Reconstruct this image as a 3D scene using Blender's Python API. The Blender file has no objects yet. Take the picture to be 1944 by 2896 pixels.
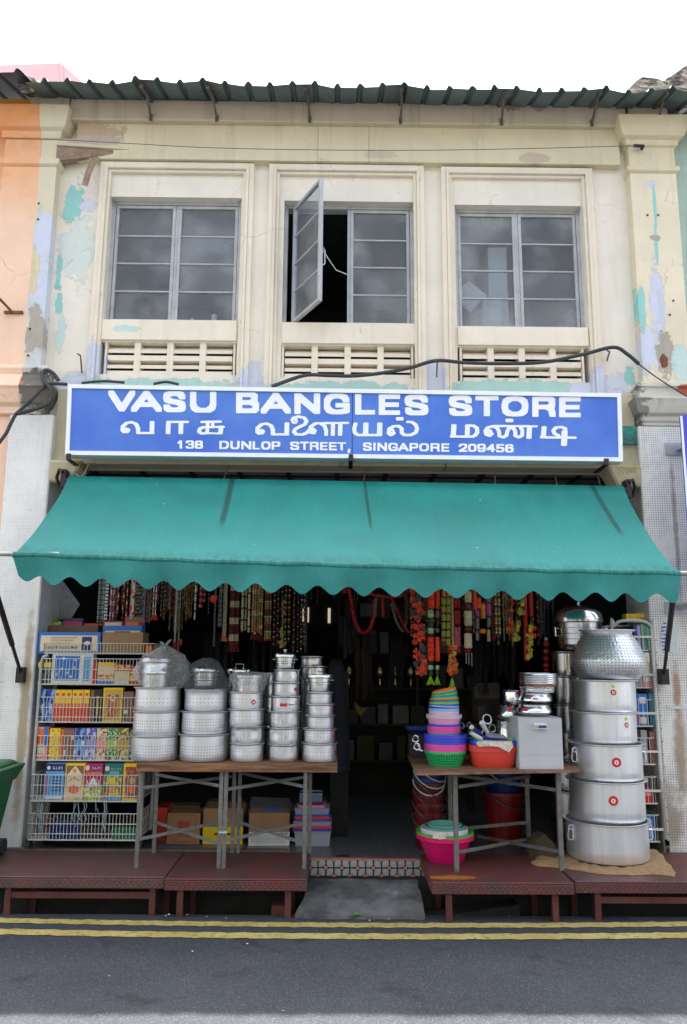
import bpy, bmesh, math, random
from mathutils import Vector, Matrix
random.seed(7)
SC = bpy.context.scene
COL = SC.collection
# ------------------------------------------------------------------ camera
CAM_H, TILT, YAW, ROLL, FPX = 1.70, math.radians(10.45), math.radians(0.5), math.radians(0.4), 2232.0
_f = Vector((math.sin(YAW)*math.cos(TILT), math.cos(YAW)*math.cos(TILT), math.sin(TILT)))
_r0 = Vector((math.cos(YAW), -math.sin(YAW), 0)); _u0 = _r0.cross(_f)
_r = _r0*math.cos(ROLL) + _u0*math.sin(ROLL); _u = _u0*math.cos(ROLL) - _r0*math.sin(ROLL)
cam = bpy.data.cameras.new('camera'); co = bpy.data.objects.new('camera', cam); COL.objects.link(co)
co.matrix_world = Matrix(((_r.x,_u.x,-_f.x,0),(_r.y,_u.y,-_f.y,0),(_r.z,_u.z,-_f.z,CAM_H),(0,0,0,1)))
cam.sensor_fit = 'VERTICAL'; cam.sensor_height = 24; cam.lens = FPX/2896*24; cam.clip_end = 2000
SC.camera = co
# ------------------------------------------------------------------ sky and sun
SUN_EL = math.radians(74.2)
w = bpy.data.worlds.new('World'); SC.world = w; w.use_nodes = True
wn = w.node_tree.nodes; wl = w.node_tree.links; wn.clear()
wo = wn.new('ShaderNodeOutputWorld'); bg = wn.new('ShaderNodeBackground'); sk = wn.new('ShaderNodeTexSky')
sk.sky_type = 'NISHITA'; sk.sun_disc = False; sk.sun_elevation = SUN_EL; sk.sun_rotation = 0.0
sk.air_density = 1.0; sk.dust_density = 5.0; sk.ozone_density = 1.0
hs = wn.new('ShaderNodeHueSaturation'); hs.inputs['Saturation'].default_value = 0.55
wl.new(sk.outputs[0], hs.inputs['Color']); wl.new(hs.outputs[0], bg.inputs[0]); wl.new(bg.outputs[0], wo.inputs[0])
bg.inputs[1].default_value = 0.15
sl = bpy.data.lights.new('sun', 'SUN'); sl.energy = 4.2; sl.angle = math.radians(0.6); sl.color = (1, .95, .87)
so = bpy.data.objects.new('sun', sl); COL.objects.link(so); so.location = (0, 6, 20)
so.rotation_euler = Vector((0.0, -math.cos(SUN_EL), -math.sin(SUN_EL))).to_track_quat('-Z', 'Y').to_euler()
SC.view_settings.view_transform = 'Standard'; SC.view_settings.look = 'None'
SC.view_settings.gamma = 1; SC.view_settings.use_curve_mapping = False; SC.view_settings.exposure = 2.12
SC.cycles.max_bounces = 8; SC.cycles.transparent_max_bounces = 16
# ------------------------------------------------------------------ measuring helpers (photo pixel + distance -> metres)
def _ray(x, y): return _f + _r*((x-972)/FPX) + _u*((1448-y)/FPX)
def P(x, y, Y):
    d = _ray(x, y); return Vector((0,0,CAM_H)) + d*(Y/d.y)
def PZ(x, y, Z):
    d = _ray(x, y); return Vector((0,0,CAM_H)) + d*((Z-CAM_H)/d.z)
def X(x, y, Y): return P(x, y, Y).x
def Zc(x, y, Y): return P(x, y, Y).z
# ------------------------------------------------------------------ object helpers
def tag(o, label=None, cat=None, group=None, kind=None):
    if label: o['label'] = label
    if cat: o['category'] = cat
    if group: o['group'] = group
    if kind: o['kind'] = kind
    return o
def thing(name, label, cat, loc=(0,0,0), group=None):
    o = bpy.data.objects.new(name, None); COL.objects.link(o); o.location = loc; o.empty_display_size = .05
    return tag(o, label, cat, group)
def wloc(o):
    v = Vector(o.location)
    while o.parent: o = o.parent; v = v + Vector(o.location)
    return v
class MB:
    def __init__(s): s.v = []; s.f = []; s.m = []; s.mi = 0; s.sm = []
    def mat(s, i): s.mi = i; return s
    def add(s, vs, fs, smooth=False):
        b = len(s.v); s.v += [tuple(q) for q in vs]
        for q in fs: s.f.append([b+i for i in q]); s.m.append(s.mi); s.sm.append(smooth)
        return s
    def box(s, a, b, rot=0, c=None):
        x0,y0,z0 = a; x1,y1,z1 = b
        vs = [Vector((x,y,z)) for z in (z0,z1) for y in (y0,y1) for x in (x0,x1)]
        if rot:
            c = Vector(c) if c is not None else Vector(((x0+x1)/2,(y0+y1)/2,0)); R = Matrix.Rotation(rot,3,'Z')
            vs = [c + R@(q-c) for q in vs]
        return s.add(vs, [(0,2,3,1),(4,5,7,6),(0,1,5,4),(2,6,7,3),(0,4,6,2),(1,3,7,5)])
    def quad(s, a, b, c, d): return s.add([a,b,c,d], [(0,1,2,3)])
    def hexa(s, lo, hi): # two quads of corresponding points
        return s.add(list(lo)+list(hi), [(3,2,1,0),(4,5,6,7),(0,1,5,4),(1,2,6,5),(2,3,7,6),(3,0,4,7)])
    def bar(s, p, q, w, h=None, up=Vector((0,0,1))):
        p, q = Vector(p), Vector(q); h = h or w; d = (q-p).normalized()
        if abs(d.dot(up)) > .97: up = Vector((0,1,0))
        sx = d.cross(up).normalized()*(w/2); sz = sx.cross(d).normalized()*(h/2)
        o = [-sx-sz, sx-sz, sx+sz, -sx+sz]
        return s.hexa([p+k for k in o], [q+k for k in o])
    def tube(s, pts, r, n=8, closed=False, cap=True):
        pts = [Vector(p) for p in pts]; N = len(pts); rr = r if isinstance(r,(list,tuple)) else [r]*N
        vs = []; prev = None
        for i, p in enumerate(pts):
            d = (pts[(i+1)%N]-pts[i-1]) if (closed or 0<i<N-1) else (pts[1]-pts[0] if i==0 else pts[-1]-pts[-2])
            d.normalize()
            if prev is None: a = d.orthogonal().normalized()
            else:
                a = prev - d*prev.dot(d)
                a = a.normalized() if a.length > 1e-6 else d.orthogonal().normalized()
            prev = a; b = d.cross(a)
            for k in range(n):
                t = 2*math.pi*k/n; vs.append(p + (a*math.cos(t)+b*math.sin(t))*rr[i])
        fs = []
        for i in range(N if closed else N-1):
            j = (i+1)%N
            for k in range(n): fs.append((i*n+k, i*n+(k+1)%n, j*n+(k+1)%n, j*n+k))
        if cap and not closed: fs += [tuple(range(n-1,-1,-1)), tuple(range((N-1)*n, N*n))]
        return s.add(vs, fs, n > 4)
    def lathe(s, prof, c=(0,0,0), n=32, sx=1, sy=1, tilt=None, power=None):
        # prof: list of (r,z); open profile
        c = Vector(c); vs = []
        for r, z in prof:
            for k in range(n):
                t = 2*math.pi*k/n; ct, st = math.cos(t), math.sin(t)
                if power:
                    q = (abs(ct)**power + abs(st)**power)**(-1/power); v = Vector((r*q*ct*sx, r*q*st*sy, z))
                else: v = Vector((r*ct*sx, r*st*sy, z))
                if tilt is not None: v = tilt @ v
                vs.append(c+v)
        fs = [(i*n+k, i*n+(k+1)%n, (i+1)*n+(k+1)%n, (i+1)*n+k) for i in range(len(prof)-1) for k in range(n)]
        return s.add(vs, fs, True)
    def mesh(s, name, mats, off):
        me = bpy.data.meshes.new(name)
        me.from_pydata([(a-off[0], b-off[1], c-off[2]) for a,b,c in s.v], [], s.f)
        for m in (mats if isinstance(mats,(list,tuple)) else [mats]): me.materials.append(m)
        me.polygons.foreach_set('material_index', s.m); me.polygons.foreach_set('use_smooth', s.sm); me.update()
        return me
    def build(s, name, mats, parent=None, label=None, cat=None, group=None, kind=None, origin=None, bevel=0, sharp=35):
        if origin is None:
            if parent is not None: origin = wloc(parent)
            else:
                xs=[q[0] for q in s.v]; ys=[q[1] for q in s.v]; zs=[q[2] for q in s.v]
                origin = Vector(((min(xs)+max(xs))/2,(min(ys)+max(ys))/2,min(zs)))
        origin = Vector(origin)
        me = s.mesh(name, mats, origin); o = bpy.data.objects.new(name, me); COL.objects.link(o)
        if any(s.sm): me.set_sharp_from_angle(angle=math.radians(sharp))
        if parent is not None: o.parent = parent; o.location = origin - wloc(parent)
        else: o.location = origin
        if bevel:
            b = o.modifiers.new('bevel','BEVEL'); b.width = bevel; b.segments = 1; b.limit_method = 'ANGLE'
        return tag(o, label, cat, group, kind)
def copy_tree(o, loc, label=None, parent=None):
    c = o.copy(); COL.objects.link(c); c.parent = parent
    if loc is not None: c.location = loc
    if label: c['label'] = label
    for ch in list(o.children): copy_tree(ch, None, None, c)
    return c
# ------------------------------------------------------------------ material helpers
class NT:
    def __init__(s, name):
        s.m = bpy.data.materials.new(name); s.m.use_nodes = True; s.t = s.m.node_tree; s.n = s.t.nodes
        s.b = s.n['Principled BSDF']; s.out = s.n['Material Output']
    def link(s, a, b): s.t.links.new(a, b)
    def set(s, node, key, v):
        if isinstance(v, bpy.types.NodeSocket): s.link(v, node.inputs[key])
        else: node.inputs[key].default_value = v
    def math(s, op, a, b=0.0, c=None, clamp=False):
        n = s.n.new('ShaderNodeMath'); n.operation = op; n.use_clamp = clamp; s.set(n,0,a); s.set(n,1,b)
        if c is not None: s.set(n,2,c)
        return n.outputs[0]
    def mix(s, fac, a, b, mode='MIX'):
        n = s.n.new('ShaderNodeMix'); n.data_type = 'RGBA'; n.blend_type = mode; n.clamp_factor = True
        s.set(n, 0, fac)
        for k, v in ((6,a),(7,b)):
            if isinstance(v, bpy.types.NodeSocket): s.link(v, n.inputs[k])
            else: n.inputs[k].default_value = (*v[:3], 1)
        return n.outputs[2]
    def pos(s): return s.n.new('ShaderNodeNewGeometry').outputs['Position']
    def obj(s): return s.n.new('ShaderNodeTexCoord').outputs['Object']
    def xyz(s, v):
        n = s.n.new('ShaderNodeSeparateXYZ'); s.link(v, n.inputs[0]); return n.outputs
    def scale(s, v, sc):
        n = s.n.new('ShaderNodeMapping'); s.link(v, n.inputs[0]); n.inputs['Scale'].default_value = sc; return n.outputs[0]
    def noise(s, v, sc, det=4, rough=.6, dist=0):
        n = s.n.new('ShaderNodeTexNoise'); s.link(v, n.inputs['Vector']); n.inputs['Scale'].default_value = sc
        n.inputs['Detail'].default_value = det; n.inputs['Roughness'].default_value = rough; n.inputs['Distortion'].default_value = dist
        return n.outputs['Fac']
    def vor(s, v, sc, feat='F1', out='Distance'):
        n = s.n.new('ShaderNodeTexVoronoi'); n.feature = feat; s.link(v, n.inputs['Vector']); n.inputs['Scale'].default_value = sc
        return n.outputs[out]
    def ramp(s, v, lo, hi):
        n = s.n.new('ShaderNodeMapRange'); n.interpolation_type = 'SMOOTHSTEP'; s.set(n,0,v); n.inputs[1].default_value = lo; n.inputs[2].default_value = hi
        return n.outputs[0]
    def bump(s, h, strength=.3, dist=.005, normal=None):
        n = s.n.new('ShaderNodeBump'); n.inputs['Strength'].default_value = strength; n.inputs['Distance'].default_value = dist
        s.link(h, n.inputs['Height'])
        if normal is not None: s.link(normal, n.inputs['Normal'])
        return n.outputs[0]
    def fin(s, col=None, rough=None, normal=None, metal=None, spec=None, **kw):
        for k, v in (('Base Color',col),('Roughness',rough),('Metallic',metal),('Specular IOR Level',spec)):
            if v is None: continue
            if k == 'Base Color' and not isinstance(v, bpy.types.NodeSocket): v = (*v[:3],1)
            s.set(s.b, k, v)
        if normal is not None: s.link(normal, s.b.inputs['Normal'])
        return s.m
def srgb(r, g, b):
    return tuple((c/255/12.92 if c/255 <= .04045 else ((c/255+.055)/1.055)**2.4) for c in (r,g,b))
_cache = {}
def M(name, col, rough=.6, metal=0, var=.12, vs=7, bump=0, bs=60, spec=.5, dirt=0, coat=0):
    if name in _cache: return _cache[name]
    t = NT(name); v = t.obj()
    n = t.noise(v, vs, 5, .6)
    c = t.mix(t.ramp(n,.25,.75), [q*(1-var) for q in col], [min(1,q*(1+var)) for q in col])
    if dirt:
        d = t.noise(v, vs*.45, 6, .7, .6); c = t.mix(t.math('MULTIPLY', t.ramp(d,.5,.72), dirt), c, (.06,.05,.04))
    r = t.math('ADD', t.math('MULTIPLY', t.math('SUBTRACT', n, .5), .25), rough)
    nm = t.bump(t.noise(v, bs, 4), bump, .01) if bump else None
    t.fin(c, r, nm, metal, spec)
    if coat: t.b.inputs['Coat Weight'].default_value = coat
    _cache[name] = t.m; return t.m
def emis(name, col, k):
    t = NT(name); t.fin((0,0,0), .5); t.b.inputs['Emission Color'].default_value = (*col,1); t.b.inputs['Emission Strength'].default_value = k
    return t.m
def patch(t, px, pz, noise, cx, cz, rx, rz, k=1.2, soft=.03):
    a = t.math('DIVIDE', t.math('SUBTRACT', px, cx), rx); b = t.math('DIVIDE', t.math('SUBTRACT', pz, cz), rz)
    d = t.math('SQRT', t.math('ADD', t.math('MULTIPLY', a, a), t.math('MULTIPLY', b, b)))
    s_ = t.math('ADD', t.math('SUBTRACT', 1.0, d), t.math('MULTIPLY', t.math('SUBTRACT', noise, .5), k*2))
    return t.ramp(s_, 0, soft)
def wall_mat(name, base, patches=(), grime=.35, bumpk=.5, zgrime=None, soft=.03):
    t = NT(name); p = t.pos(); q = t.xyz(p)
    n1 = t.noise(p, 1.7, 6, .65, .3); n2 = t.noise(p, 9, 6, .7); n3 = t.noise(p, 8.5, 8, .75, .3); n4 = t.noise(p, 60, 3)
    sn = t.noise(t.scale(p, (9,9,.7)), 1.0, 5, .65)
    c = t.mix(t.ramp(n1,.3,.7), [k*.93 for k in base], [min(1,k*1.05) for k in base])
    c = t.mix(t.math('MULTIPLY', t.ramp(n2,.52,.8), .25), c, [k*.72 for k in base])
    h = t.math('MULTIPLY', n4, .15)
    for (cx,cz,rx,rz,col,k) in patches:
        m = patch(t, q[0], q[2], n3, cx, cz, rx, rz, k*1.35+.25, soft); rim = t.math('MULTIPLY', t.math('SUBTRACT', patch(t, q[0], q[2], n3, cx, cz, rx*1.06, rz*1.06, k*1.35+.25, soft), m), .35, clamp=True); c = t.mix(rim, c, [v*.55 for v in base])
        c = t.mix(m, c, t.mix(n2, [v*.85 for v in col], [min(1,v*1.12) for v in col])); h = t.math('SUBTRACT', h, t.math('MULTIPLY', m, .5))
    wv = t.n.new('ShaderNodeVectorMath'); wv.operation = 'ADD'; t.link(p, wv.inputs[0])
    sv = t.n.new('ShaderNodeVectorMath'); sv.operation = 'SCALE'; cn_ = t.n.new('ShaderNodeTexNoise'); t.link(p, cn_.inputs['Vector']); cn_.inputs['Scale'].default_value = 3.5; cn_.inputs['Detail'].default_value = 5
    t.link(cn_.outputs['Color'], sv.inputs[0]); sv.inputs['Scale'].default_value = .35; t.link(sv.outputs[0], wv.inputs[1])
    ce = t.vor(wv.outputs[0], 1.15, 'DISTANCE_TO_EDGE')
    cm = t.math('MULTIPLY', t.ramp(ce, .006, .002), t.ramp(n1, .52, .60)); c = t.mix(t.math('MULTIPLY', cm, .32), c, [k*.35 for k in base]); h = t.math('SUBTRACT', h, t.math('MULTIPLY', cm, .6))
    if grime:
        g = t.math('MULTIPLY', t.ramp(sn,.5,.78), grime); c = t.mix(g, c, [base[0]*.42, base[1]*.40, base[2]*.36])
        sp = t.math('MULTIPLY', t.ramp(t.noise(p, 22, 4, .8), .66, .74), grime); c = t.mix(sp, c, (.12,.10,.085))
    t.fin(c, .82, t.bump(h, bumpk, .012), 0, .3)
    return t.m
def txt(body, rect, Y, mats, name, parent, bold=.0, thick=.002, flip=False, quadpts=None):
    """built-in lettering fitted between the photo points rect=(x0,y0,x1,y1) on the plane Y"""
    cu = bpy.data.curves.new('lettering_curve', 'FONT'); cu.body = body; cu.size = 1; cu.offset = bold; cu.resolution_u = 3
    cu.extrude = 0
    to = bpy.data.objects.new('lettering_curve', cu); COL.objects.link(to)
    dg = bpy.context.evaluated_depsgraph_get(); me0 = to.evaluated_get(dg).to_mesh()
    vs = [v.co.copy() for v in me0.vertices]; fs = [list(p.vertices) for p in me0.polygons]
    to.evaluated_get(dg).to_mesh_clear(); bpy.data.objects.remove(to); bpy.data.curves.remove(cu)
    x0=min(v.x for v in vs); x1=max(v.x for v in vs); y0=min(v.y for v in vs); y1=max(v.y for v in vs)
    A,B,C,D = quadpts if quadpts else [P(rect[0],rect[3],Y), P(rect[2],rect[3],Y), P(rect[2],rect[1],Y), P(rect[0],rect[1],Y)]
    mb = MB(); out = []
    for v in vs:
        a=(v.x-x0)/(x1-x0); b=(v.y-y0)/(y1-y0)
        if flip: a, b = 1-a, 1-b
        out.append((A*(1-a)+B*a)*(1-b) + (D*(1-a)+C*a)*b)
    mb.add(out, fs)
    return mb.build(name, mats, parent)
# ================================================================== surface materials
CREAM = srgb(232,224,208); LAV = srgb(206,210,222); TURQ = srgb(152,206,198); PALET = srgb(196,216,208); MINT = srgb(172,208,198); BARE = srgb(176,168,154); TEALP = srgb(40,130,120)
def L_(x,y,rx,ry,col,k,Y=6.5):
    p = P(x,y,Y); s = 6.9/2232
    return (p.x, p.z, rx*s, ry*s*1.12, col, k)
m_wall = wall_mat('cream_wall_paint', CREAM, [
    L_(215,690,50,90,srgb(212,220,210),.8), L_(205,565,30,58,TURQ,1.0), L_(245,570,24,20,LAV,.8), L_(160,760,8,50,TURQ,1.2), L_(165,930,12,50,PALET,1.1), L_(160,850,10,40,TURQ,1.2),
    L_(215,1085,70,36,LAV,1.2), L_(450,1085,210,22,MINT,.75), L_(975,1095,220,20,MINT,.8), L_(1480,1092,230,24,MINT,.75), L_(1660,1085,40,45,LAV,.8),
    L_(700,1080,40,60,LAV,.8), L_(1230,1085,40,70,LAV,.8), L_(1755,1085,40,30,LAV,1.2), L_(1788,1060,14,34,TURQ,1.1), 
    L_(1075,445,40,10,srgb(205,190,165),.7), L_(1500,450,45,14,srgb(206,192,168),.6)], .16)
m_trim = wall_mat('cream_trim_paint', srgb(232,221,200), [L_(262,1040,40,60,LAV,.8), L_(440,1090,220,30,MINT,.8), L_(950,1100,210,30,MINT,.8), L_(1480,1095,210,26,MINT,.8),
    L_(1240,1090,30,55,LAV,.8), L_(710,1085,30,60,LAV,.8), L_(1705,1090,30,60,LAV,.8), L_(350,925,50,7,PALET,1.6)], .2)
m_pilL = wall_mat('cream_pilaster_paint_with_lilac_patches', srgb(222,211,184), [L_(124,700,34,95,LAV,.9), L_(122,860,34,130,LAV,.7), L_(105,950,26,70,BARE,.9), L_(118,1040,44,45,srgb(205,205,205),.8),
    L_(100,1070,30,24,srgb(120,112,100),1.0), L_(100,770,16,60,srgb(222,208,168),.7)], .3, .5)
m_pilR = wall_mat('cream_pilaster_paint_with_teal_streak', srgb(228,216,188), [L_(1836,530,14,10,LAV,.4), L_(1846,590,5,60,TURQ,.35), L_(1850,700,5,60,TURQ,.3), L_(1846,680,16,8,BARE,.8), L_(1854,880,22,110,LAV,.9), L_(1838,1000,44,60,LAV,1.2),
    L_(1808,870,12,60,TURQ,.8), L_(1790,860,7,30,TEALP,.6), L_(1875,1010,26,60,BARE,.9), L_(1872,1030,12,16,srgb(120,70,50),.9), L_(1920,1040,26,50,PALET,.8)], .3, .5)
m_orange = wall_mat('peach_orange_paint', srgb(242,204,176), [L_(60,470,300,190,srgb(240,182,138),.05,), L_(50,330,300,130,srgb(234,156,98),.05)], .10, .25, None, .9)
m_capL = wall_mat('stained_capital_plaster', srgb(200,196,188), [L_(105,1085,60,26,srgb(110,104,94),1.1), L_(130,1130,60,40,srgb(120,114,102),1.1), L_(75,1098,10,6,srgb(196,120,100),.6)], .7, .6)
m_capR = wall_mat('weathered_capital_plaster', srgb(198,194,182), [L_(1785,1160,30,50,srgb(140,137,126),1.4), L_(1925,1112,24,12,srgb(170,84,70),.4)], .6, .5)
m_fascia = wall_mat('grimy_eaves_beam_paint', srgb(204,190,170), [L_(1440,310,24,24,srgb(178,150,130),1.1), L_(1520,312,20,24,srgb(178,152,132),1.1), L_(770,300,20,24,srgb(196,184,164),.6)], .5)
m_frieze = wall_mat('cream_frieze_paint', srgb(222,209,178), [L_(250,375,100,26,srgb(200,180,150),1.0), L_(260,400,100,16,srgb(205,186,170),.5), L_(1075,440,46,12,srgb(206,190,168),.6), L_(1510,450,40,16,srgb(204,186,164),.6)], .26)
m_greenwall = wall_mat('pale_grey_green_paint', srgb(170,190,178), [], .5)
m_beam = wall_mat('dirty_olive_beam_paint', srgb(190,182,152), [], .55)
m_console = wall_mat('flaking_console_plaster', srgb(200,190,158), [L_(250,1305,30,20,srgb(160,140,90),1.0), L_(1770,1320,30,20,srgb(170,160,120),1.0)], .6, .6)
def tile_mat(name, size, col, grout, stain=0, var=.06, bump=.3, xy=False, gw=.13):
    t = NT(name); p = t.pos(); q = t.xyz(p); cells = []
    a = t.math('ADD', q[0], 0 if xy else q[1]); b = q[1] if xy else q[2]
    lines = []
    for v in (a, b):
        fr = t.math('FRACT', t.math('DIVIDE', t.math('ADD', v, 50.0), size))
        lines.append(t.math('ABSOLUTE', t.math('SUBTRACT', fr, .5)))
    edge = t.math('MAXIMUM', lines[0], lines[1]); g = t.ramp(edge, .5-gw, .5-gw*.35)
    n1 = t.noise(p, 3, 6, .7); n2 = t.noise(p, 14, 5, .7); sn = t.noise(t.scale(p,(6,6,.5)), 1, 5, .7)
    c = t.mix(n2, [v*(1-var) for v in col], [min(1,v*(1+var)) for v in col])
    c = t.mix(t.math('MULTIPLY', g, t.math('ADD', .25, t.ramp(n1,.35,.6))), c, grout)
    if stain:
        c = t.mix(t.math('MULTIPLY', t.ramp(sn,.5,.75), stain), c, srgb(140,112,72))
        c = t.mix(t.math('MULTIPLY', t.ramp(n1,.55,.75), stain*.7), c, srgb(120,116,106))
    t.fin(c, .35, t.bump(t.math('SUBTRACT', t.math('MULTIPLY', n2, .2), g), bump, .002), 0, .5)
    return t, c
t, c = tile_mat('white_mosaic_tile', .0185, srgb(238,237,232), srgb(206,206,202), .28)
q = t.xyz(t.pos()); n = t.noise(t.pos(), 8, 6, .75)
sx_ = X(70,1900,6.43)
c = t.mix(t.math('MULTIPLY', patch(t, q[0], q[2], n, sx_+.02, 1.2, .055, 1.0, .5, .6), .75), c, srgb(150,122,72))
c = t.mix(t.ramp(t.noise(t.scale(t.pos(),(3,3,14)), 1.6, 6, .75), .665, .70), c, srgb(90,84,80))
t.set(t.b, 'Base Color', c); m_mosL = t.m
t, c = tile_mat('grey_mosaic_tile', .0195, srgb(230,228,222), srgb(152,151,145), .33)
q = t.xyz(t.pos()); n = t.noise(t.pos(), 9, 6, .75)
for (x,y,rx,ry,col) in ((1915,1960,16,110,srgb(140,88,40)),(1925,2120,26,170,srgb(130,104,66)),(1880,2320,80,150,srgb(112,96,70)),(1870,1640,8,80,srgb(160,124,84)),(1912,1500,10,300,srgb(120,118,112))):
    p_ = P(x,y,6.43); s = 6.3/2232
    c = t.mix(t.math('MULTIPLY', patch(t, q[0], q[2], n, p_.x, p_.z, rx*s, ry*s, .7, .7), .7), c, col)
t.set(t.b, 'Base Color', c); m_mosR = t.m
t, c = tile_mat('blue_grey_floor_tile', .10, srgb(100,104,110), srgb(84,54,50), .0, .18, .2, True, .05)
c = t.mix(t.math('MULTIPLY', t.ramp(t.vor(t.pos(), 55), .30, .12), .55), c, srgb(70,80,98)); c = t.mix(t.math('MULTIPLY', t.ramp(t.noise(t.pos(), 2.2, 5, .7), .45, .75), .6), c, srgb(60,56,52))
t.set(t.b, 'Base Color', c); m_floor = t.m
# asphalt
t = NT('worn_asphalt'); p = t.pos(); n1 = t.noise(p, .9, 6, .65); n2 = t.noise(p, 2.6, 5, .65, .5); ag = t.vor(p, 190); agc = t.vor(p, 190, out='Color')
c = t.mix(t.ramp(n1,.3,.7), (.026,.031,.038), (.038,.044,.052))
sp = t.xyz(agc)[0]
c = t.mix(t.math('MULTIPLY', t.ramp(sp,.74,.98), .36), c, (.16,.16,.165)); c = t.mix(t.math('MULTIPLY', t.ramp(sp,.25,.02), .55), c, (.03,.03,.034))
c = t.mix(t.math('MULTIPLY', t.ramp(n2,.57,.68), .75), c, (.020,.022,.027))
c = t.mix(t.math('MULTIPLY', t.ramp(t.noise(t.scale(p,(.5,7,1)), 1.2, 5, .7), .6, .8), .2), c, (.05,.05,.055))
m_road = t.fin(c, .85, t.bump(ag, .3, .005), 0, .3)
t = NT('worn_yellow_road_paint'); p = t.pos(); n = t.noise(p, 26, 5, .8); n2 = t.noise(p, 4, 4, .7)
c = t.mix(t.ramp(n2,.3,.7), srgb(158,142,76), srgb(182,166,100)); c = t.mix(t.math('MULTIPLY', t.ramp(n,.52,.64), .8), c, (.07,.07,.07))
m_yellow = t.fin(c, .7, t.bump(t.vor(p,150), .4, .004), 0, .3)
t = NT('stained_concrete'); p = t.pos(); n1 = t.noise(p, 3.2, 6, .62, .2); n2 = t.noise(p, 24, 5, .7)
c = t.mix(t.ramp(n1,.30,.66), (.055,.055,.056), (.20,.20,.195)); c = t.mix(t.math('MULTIPLY', t.ramp(n1,.6,.72), .8), c, (.5,.5,.49)); c = t.mix(t.math('MULTIPLY', n2, .25), c, (.05,.05,.05))
m_conc = t.fin(c, .85, t.bump(n2, .22, .006), 0, .3)
m_drain = M('shade_dark_concrete', (.022,.021,.02), .7, 0, .4, 5, .5, 30, dirt=.6)  # near-black base colour puts the shade under the platforms into the concrete
m_ground = M('plain_ground', (.16,.155,.15), .9, 0, .2, .6)
# checker plate
def checker_mat(name, col, dark):
    t = NT(name); p = t.pos(); q = t.xyz(p)
    a = t.math('ADD', q[0], t.math('ADD', q[1], q[2])); b = t.math('SUBTRACT', q[0], t.math('ADD', q[1], q[2])); s = .036
    fa = t.math('FRACT', t.math('DIVIDE', t.math('ADD', a, 40.0), s)); fb = t.math('FRACT', t.math('DIVIDE', t.math('ADD', b, 40.0), s))
    ra = t.math('MULTIPLY', t.ramp(t.math('ABSOLUTE', t.math('SUBTRACT', fa, .5)), .22, .10), t.ramp(t.math('ABSOLUTE', t.math('SUBTRACT', fb, .5)), .40, .32))
    chk = t.n.new('ShaderNodeTexChecker'); n1 = t.noise(p, 3, 6, .7); n2 = t.noise(p, 30, 5, .7)
    rb = t.math('MULTIPLY', t.ramp(t.math('ABSOLUTE', t.math('SUBTRACT', fb, .5)), .22, .10), t.ramp(t.math('ABSOLUTE', t.math('SUBTRACT', fa, .5)), .40, .32))
    par = t.math('PINGPONG', t.math('ADD', t.math('FLOOR', t.math('DIVIDE', t.math('ADD', a, 40.0), s)), t.math('FLOOR', t.math('DIVIDE', t.math('ADD', b, 40.0), s))), 1.0)
    hgt = t.math('ADD', t.math('MULTIPLY', ra, par), t.math('MULTIPLY', rb, t.math('SUBTRACT', 1.0, par)))
    c = t.mix(t.ramp(n1,.35,.65), col, dark); c = t.mix(t.math('MULTIPLY', hgt, .35), c, [v*1.5 for v in col]); c = t.mix(t.math('MULTIPLY', t.ramp(n2,.6,.75), .5), c, (.03,.026,.024))
    c = t.mix(t.math('MULTIPLY', patch(t, q[0], q[1], n2, .80, 5.66, .16, .05, .8), .8), c, srgb(170,110,10))
    c = t.mix(t.math('MULTIPLY', t.ramp(t.noise(p, 11, 7, .85), .70, .74), .6), c, (.3,.29,.28))
    t.fin(c, .5, t.bump(t.math('ADD', hgt, t.math('MULTIPLY', n2, .3)), .6, .004), .0, .5); return t.m
m_plate = checker_mat('maroon_checker_plate', srgb(96,48,45), srgb(70,52,48))
m_plate2 = checker_mat('dusty_maroon_checker_plate', srgb(96,62,58), srgb(72,58,54))
m_maroon = M('maroon_steel_paint', srgb(90,46,42), .5, 0, .25, 9, .2, 40, dirt=.5)
m_roofsheet = M('weathered_green_grey_roof_sheet', srgb(96,112,112), .5, .2, .2, 3, .1, 30, dirt=.4)
m_steeldark = M('dark_rusted_steel', srgb(108,100,94), .6, .5, .3, 14, .2, 60, dirt=.4)
m_iron = M('black_painted_iron', srgb(44,36,36), .5, .2, .3, 14)
m_rust = M('rusty_iron', srgb(120,84,60), .8, .1, .35, 18, .3, 60)
m_frame = M('grey_window_frame_paint', srgb(176,176,176), .5, 0, .14, 10, .15, 50, dirt=.25)
m_black = M('black_rubber', srgb(48,50,54), .55, 0, .2, 9, .15, 60)
m_dark = M('dark_plaster', srgb(70,66,62), .9, 0, .2, 2)
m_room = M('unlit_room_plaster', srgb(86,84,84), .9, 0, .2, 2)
m_ceil = M('grey_ceiling_board', srgb(140,130,130), .9, 0, .15, 4)
m_batten = M('black_ceiling_batten', srgb(40,36,36), .8, 0, .15, 4)
m_wood = M('raw_splintered_wood', srgb(150,126,108), .85, 0, .35, 16, .4, 50)
m_white = M('white_sign_frame', srgb(236,238,240), .35, 0, .03, 9)
m_pinkroof = M('pale_pink_roof_sheet', srgb(232,186,186), .55, 0, .06, 1.5)
t = NT('dusty_window_glass'); p = t.pos(); n1 = t.noise(p, 1.6, 4, .6); st = t.noise(t.scale(p,(26,26,.8)), 1.0, 5, .7); sk_ = t.noise(p, 40, 3, .7)
c = t.mix(t.ramp(n1,.3,.7), srgb(150,154,158), srgb(190,188,182)); c = t.mix(t.math('MULTIPLY', t.ramp(st,.55,.75), .4), c, srgb(176,174,168))
tr = t.n.new('ShaderNodeBsdfTransparent'); tr.inputs[0].default_value = (.85,.9,.95,1); ms = t.n.new('ShaderNodeMixShader')
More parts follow.
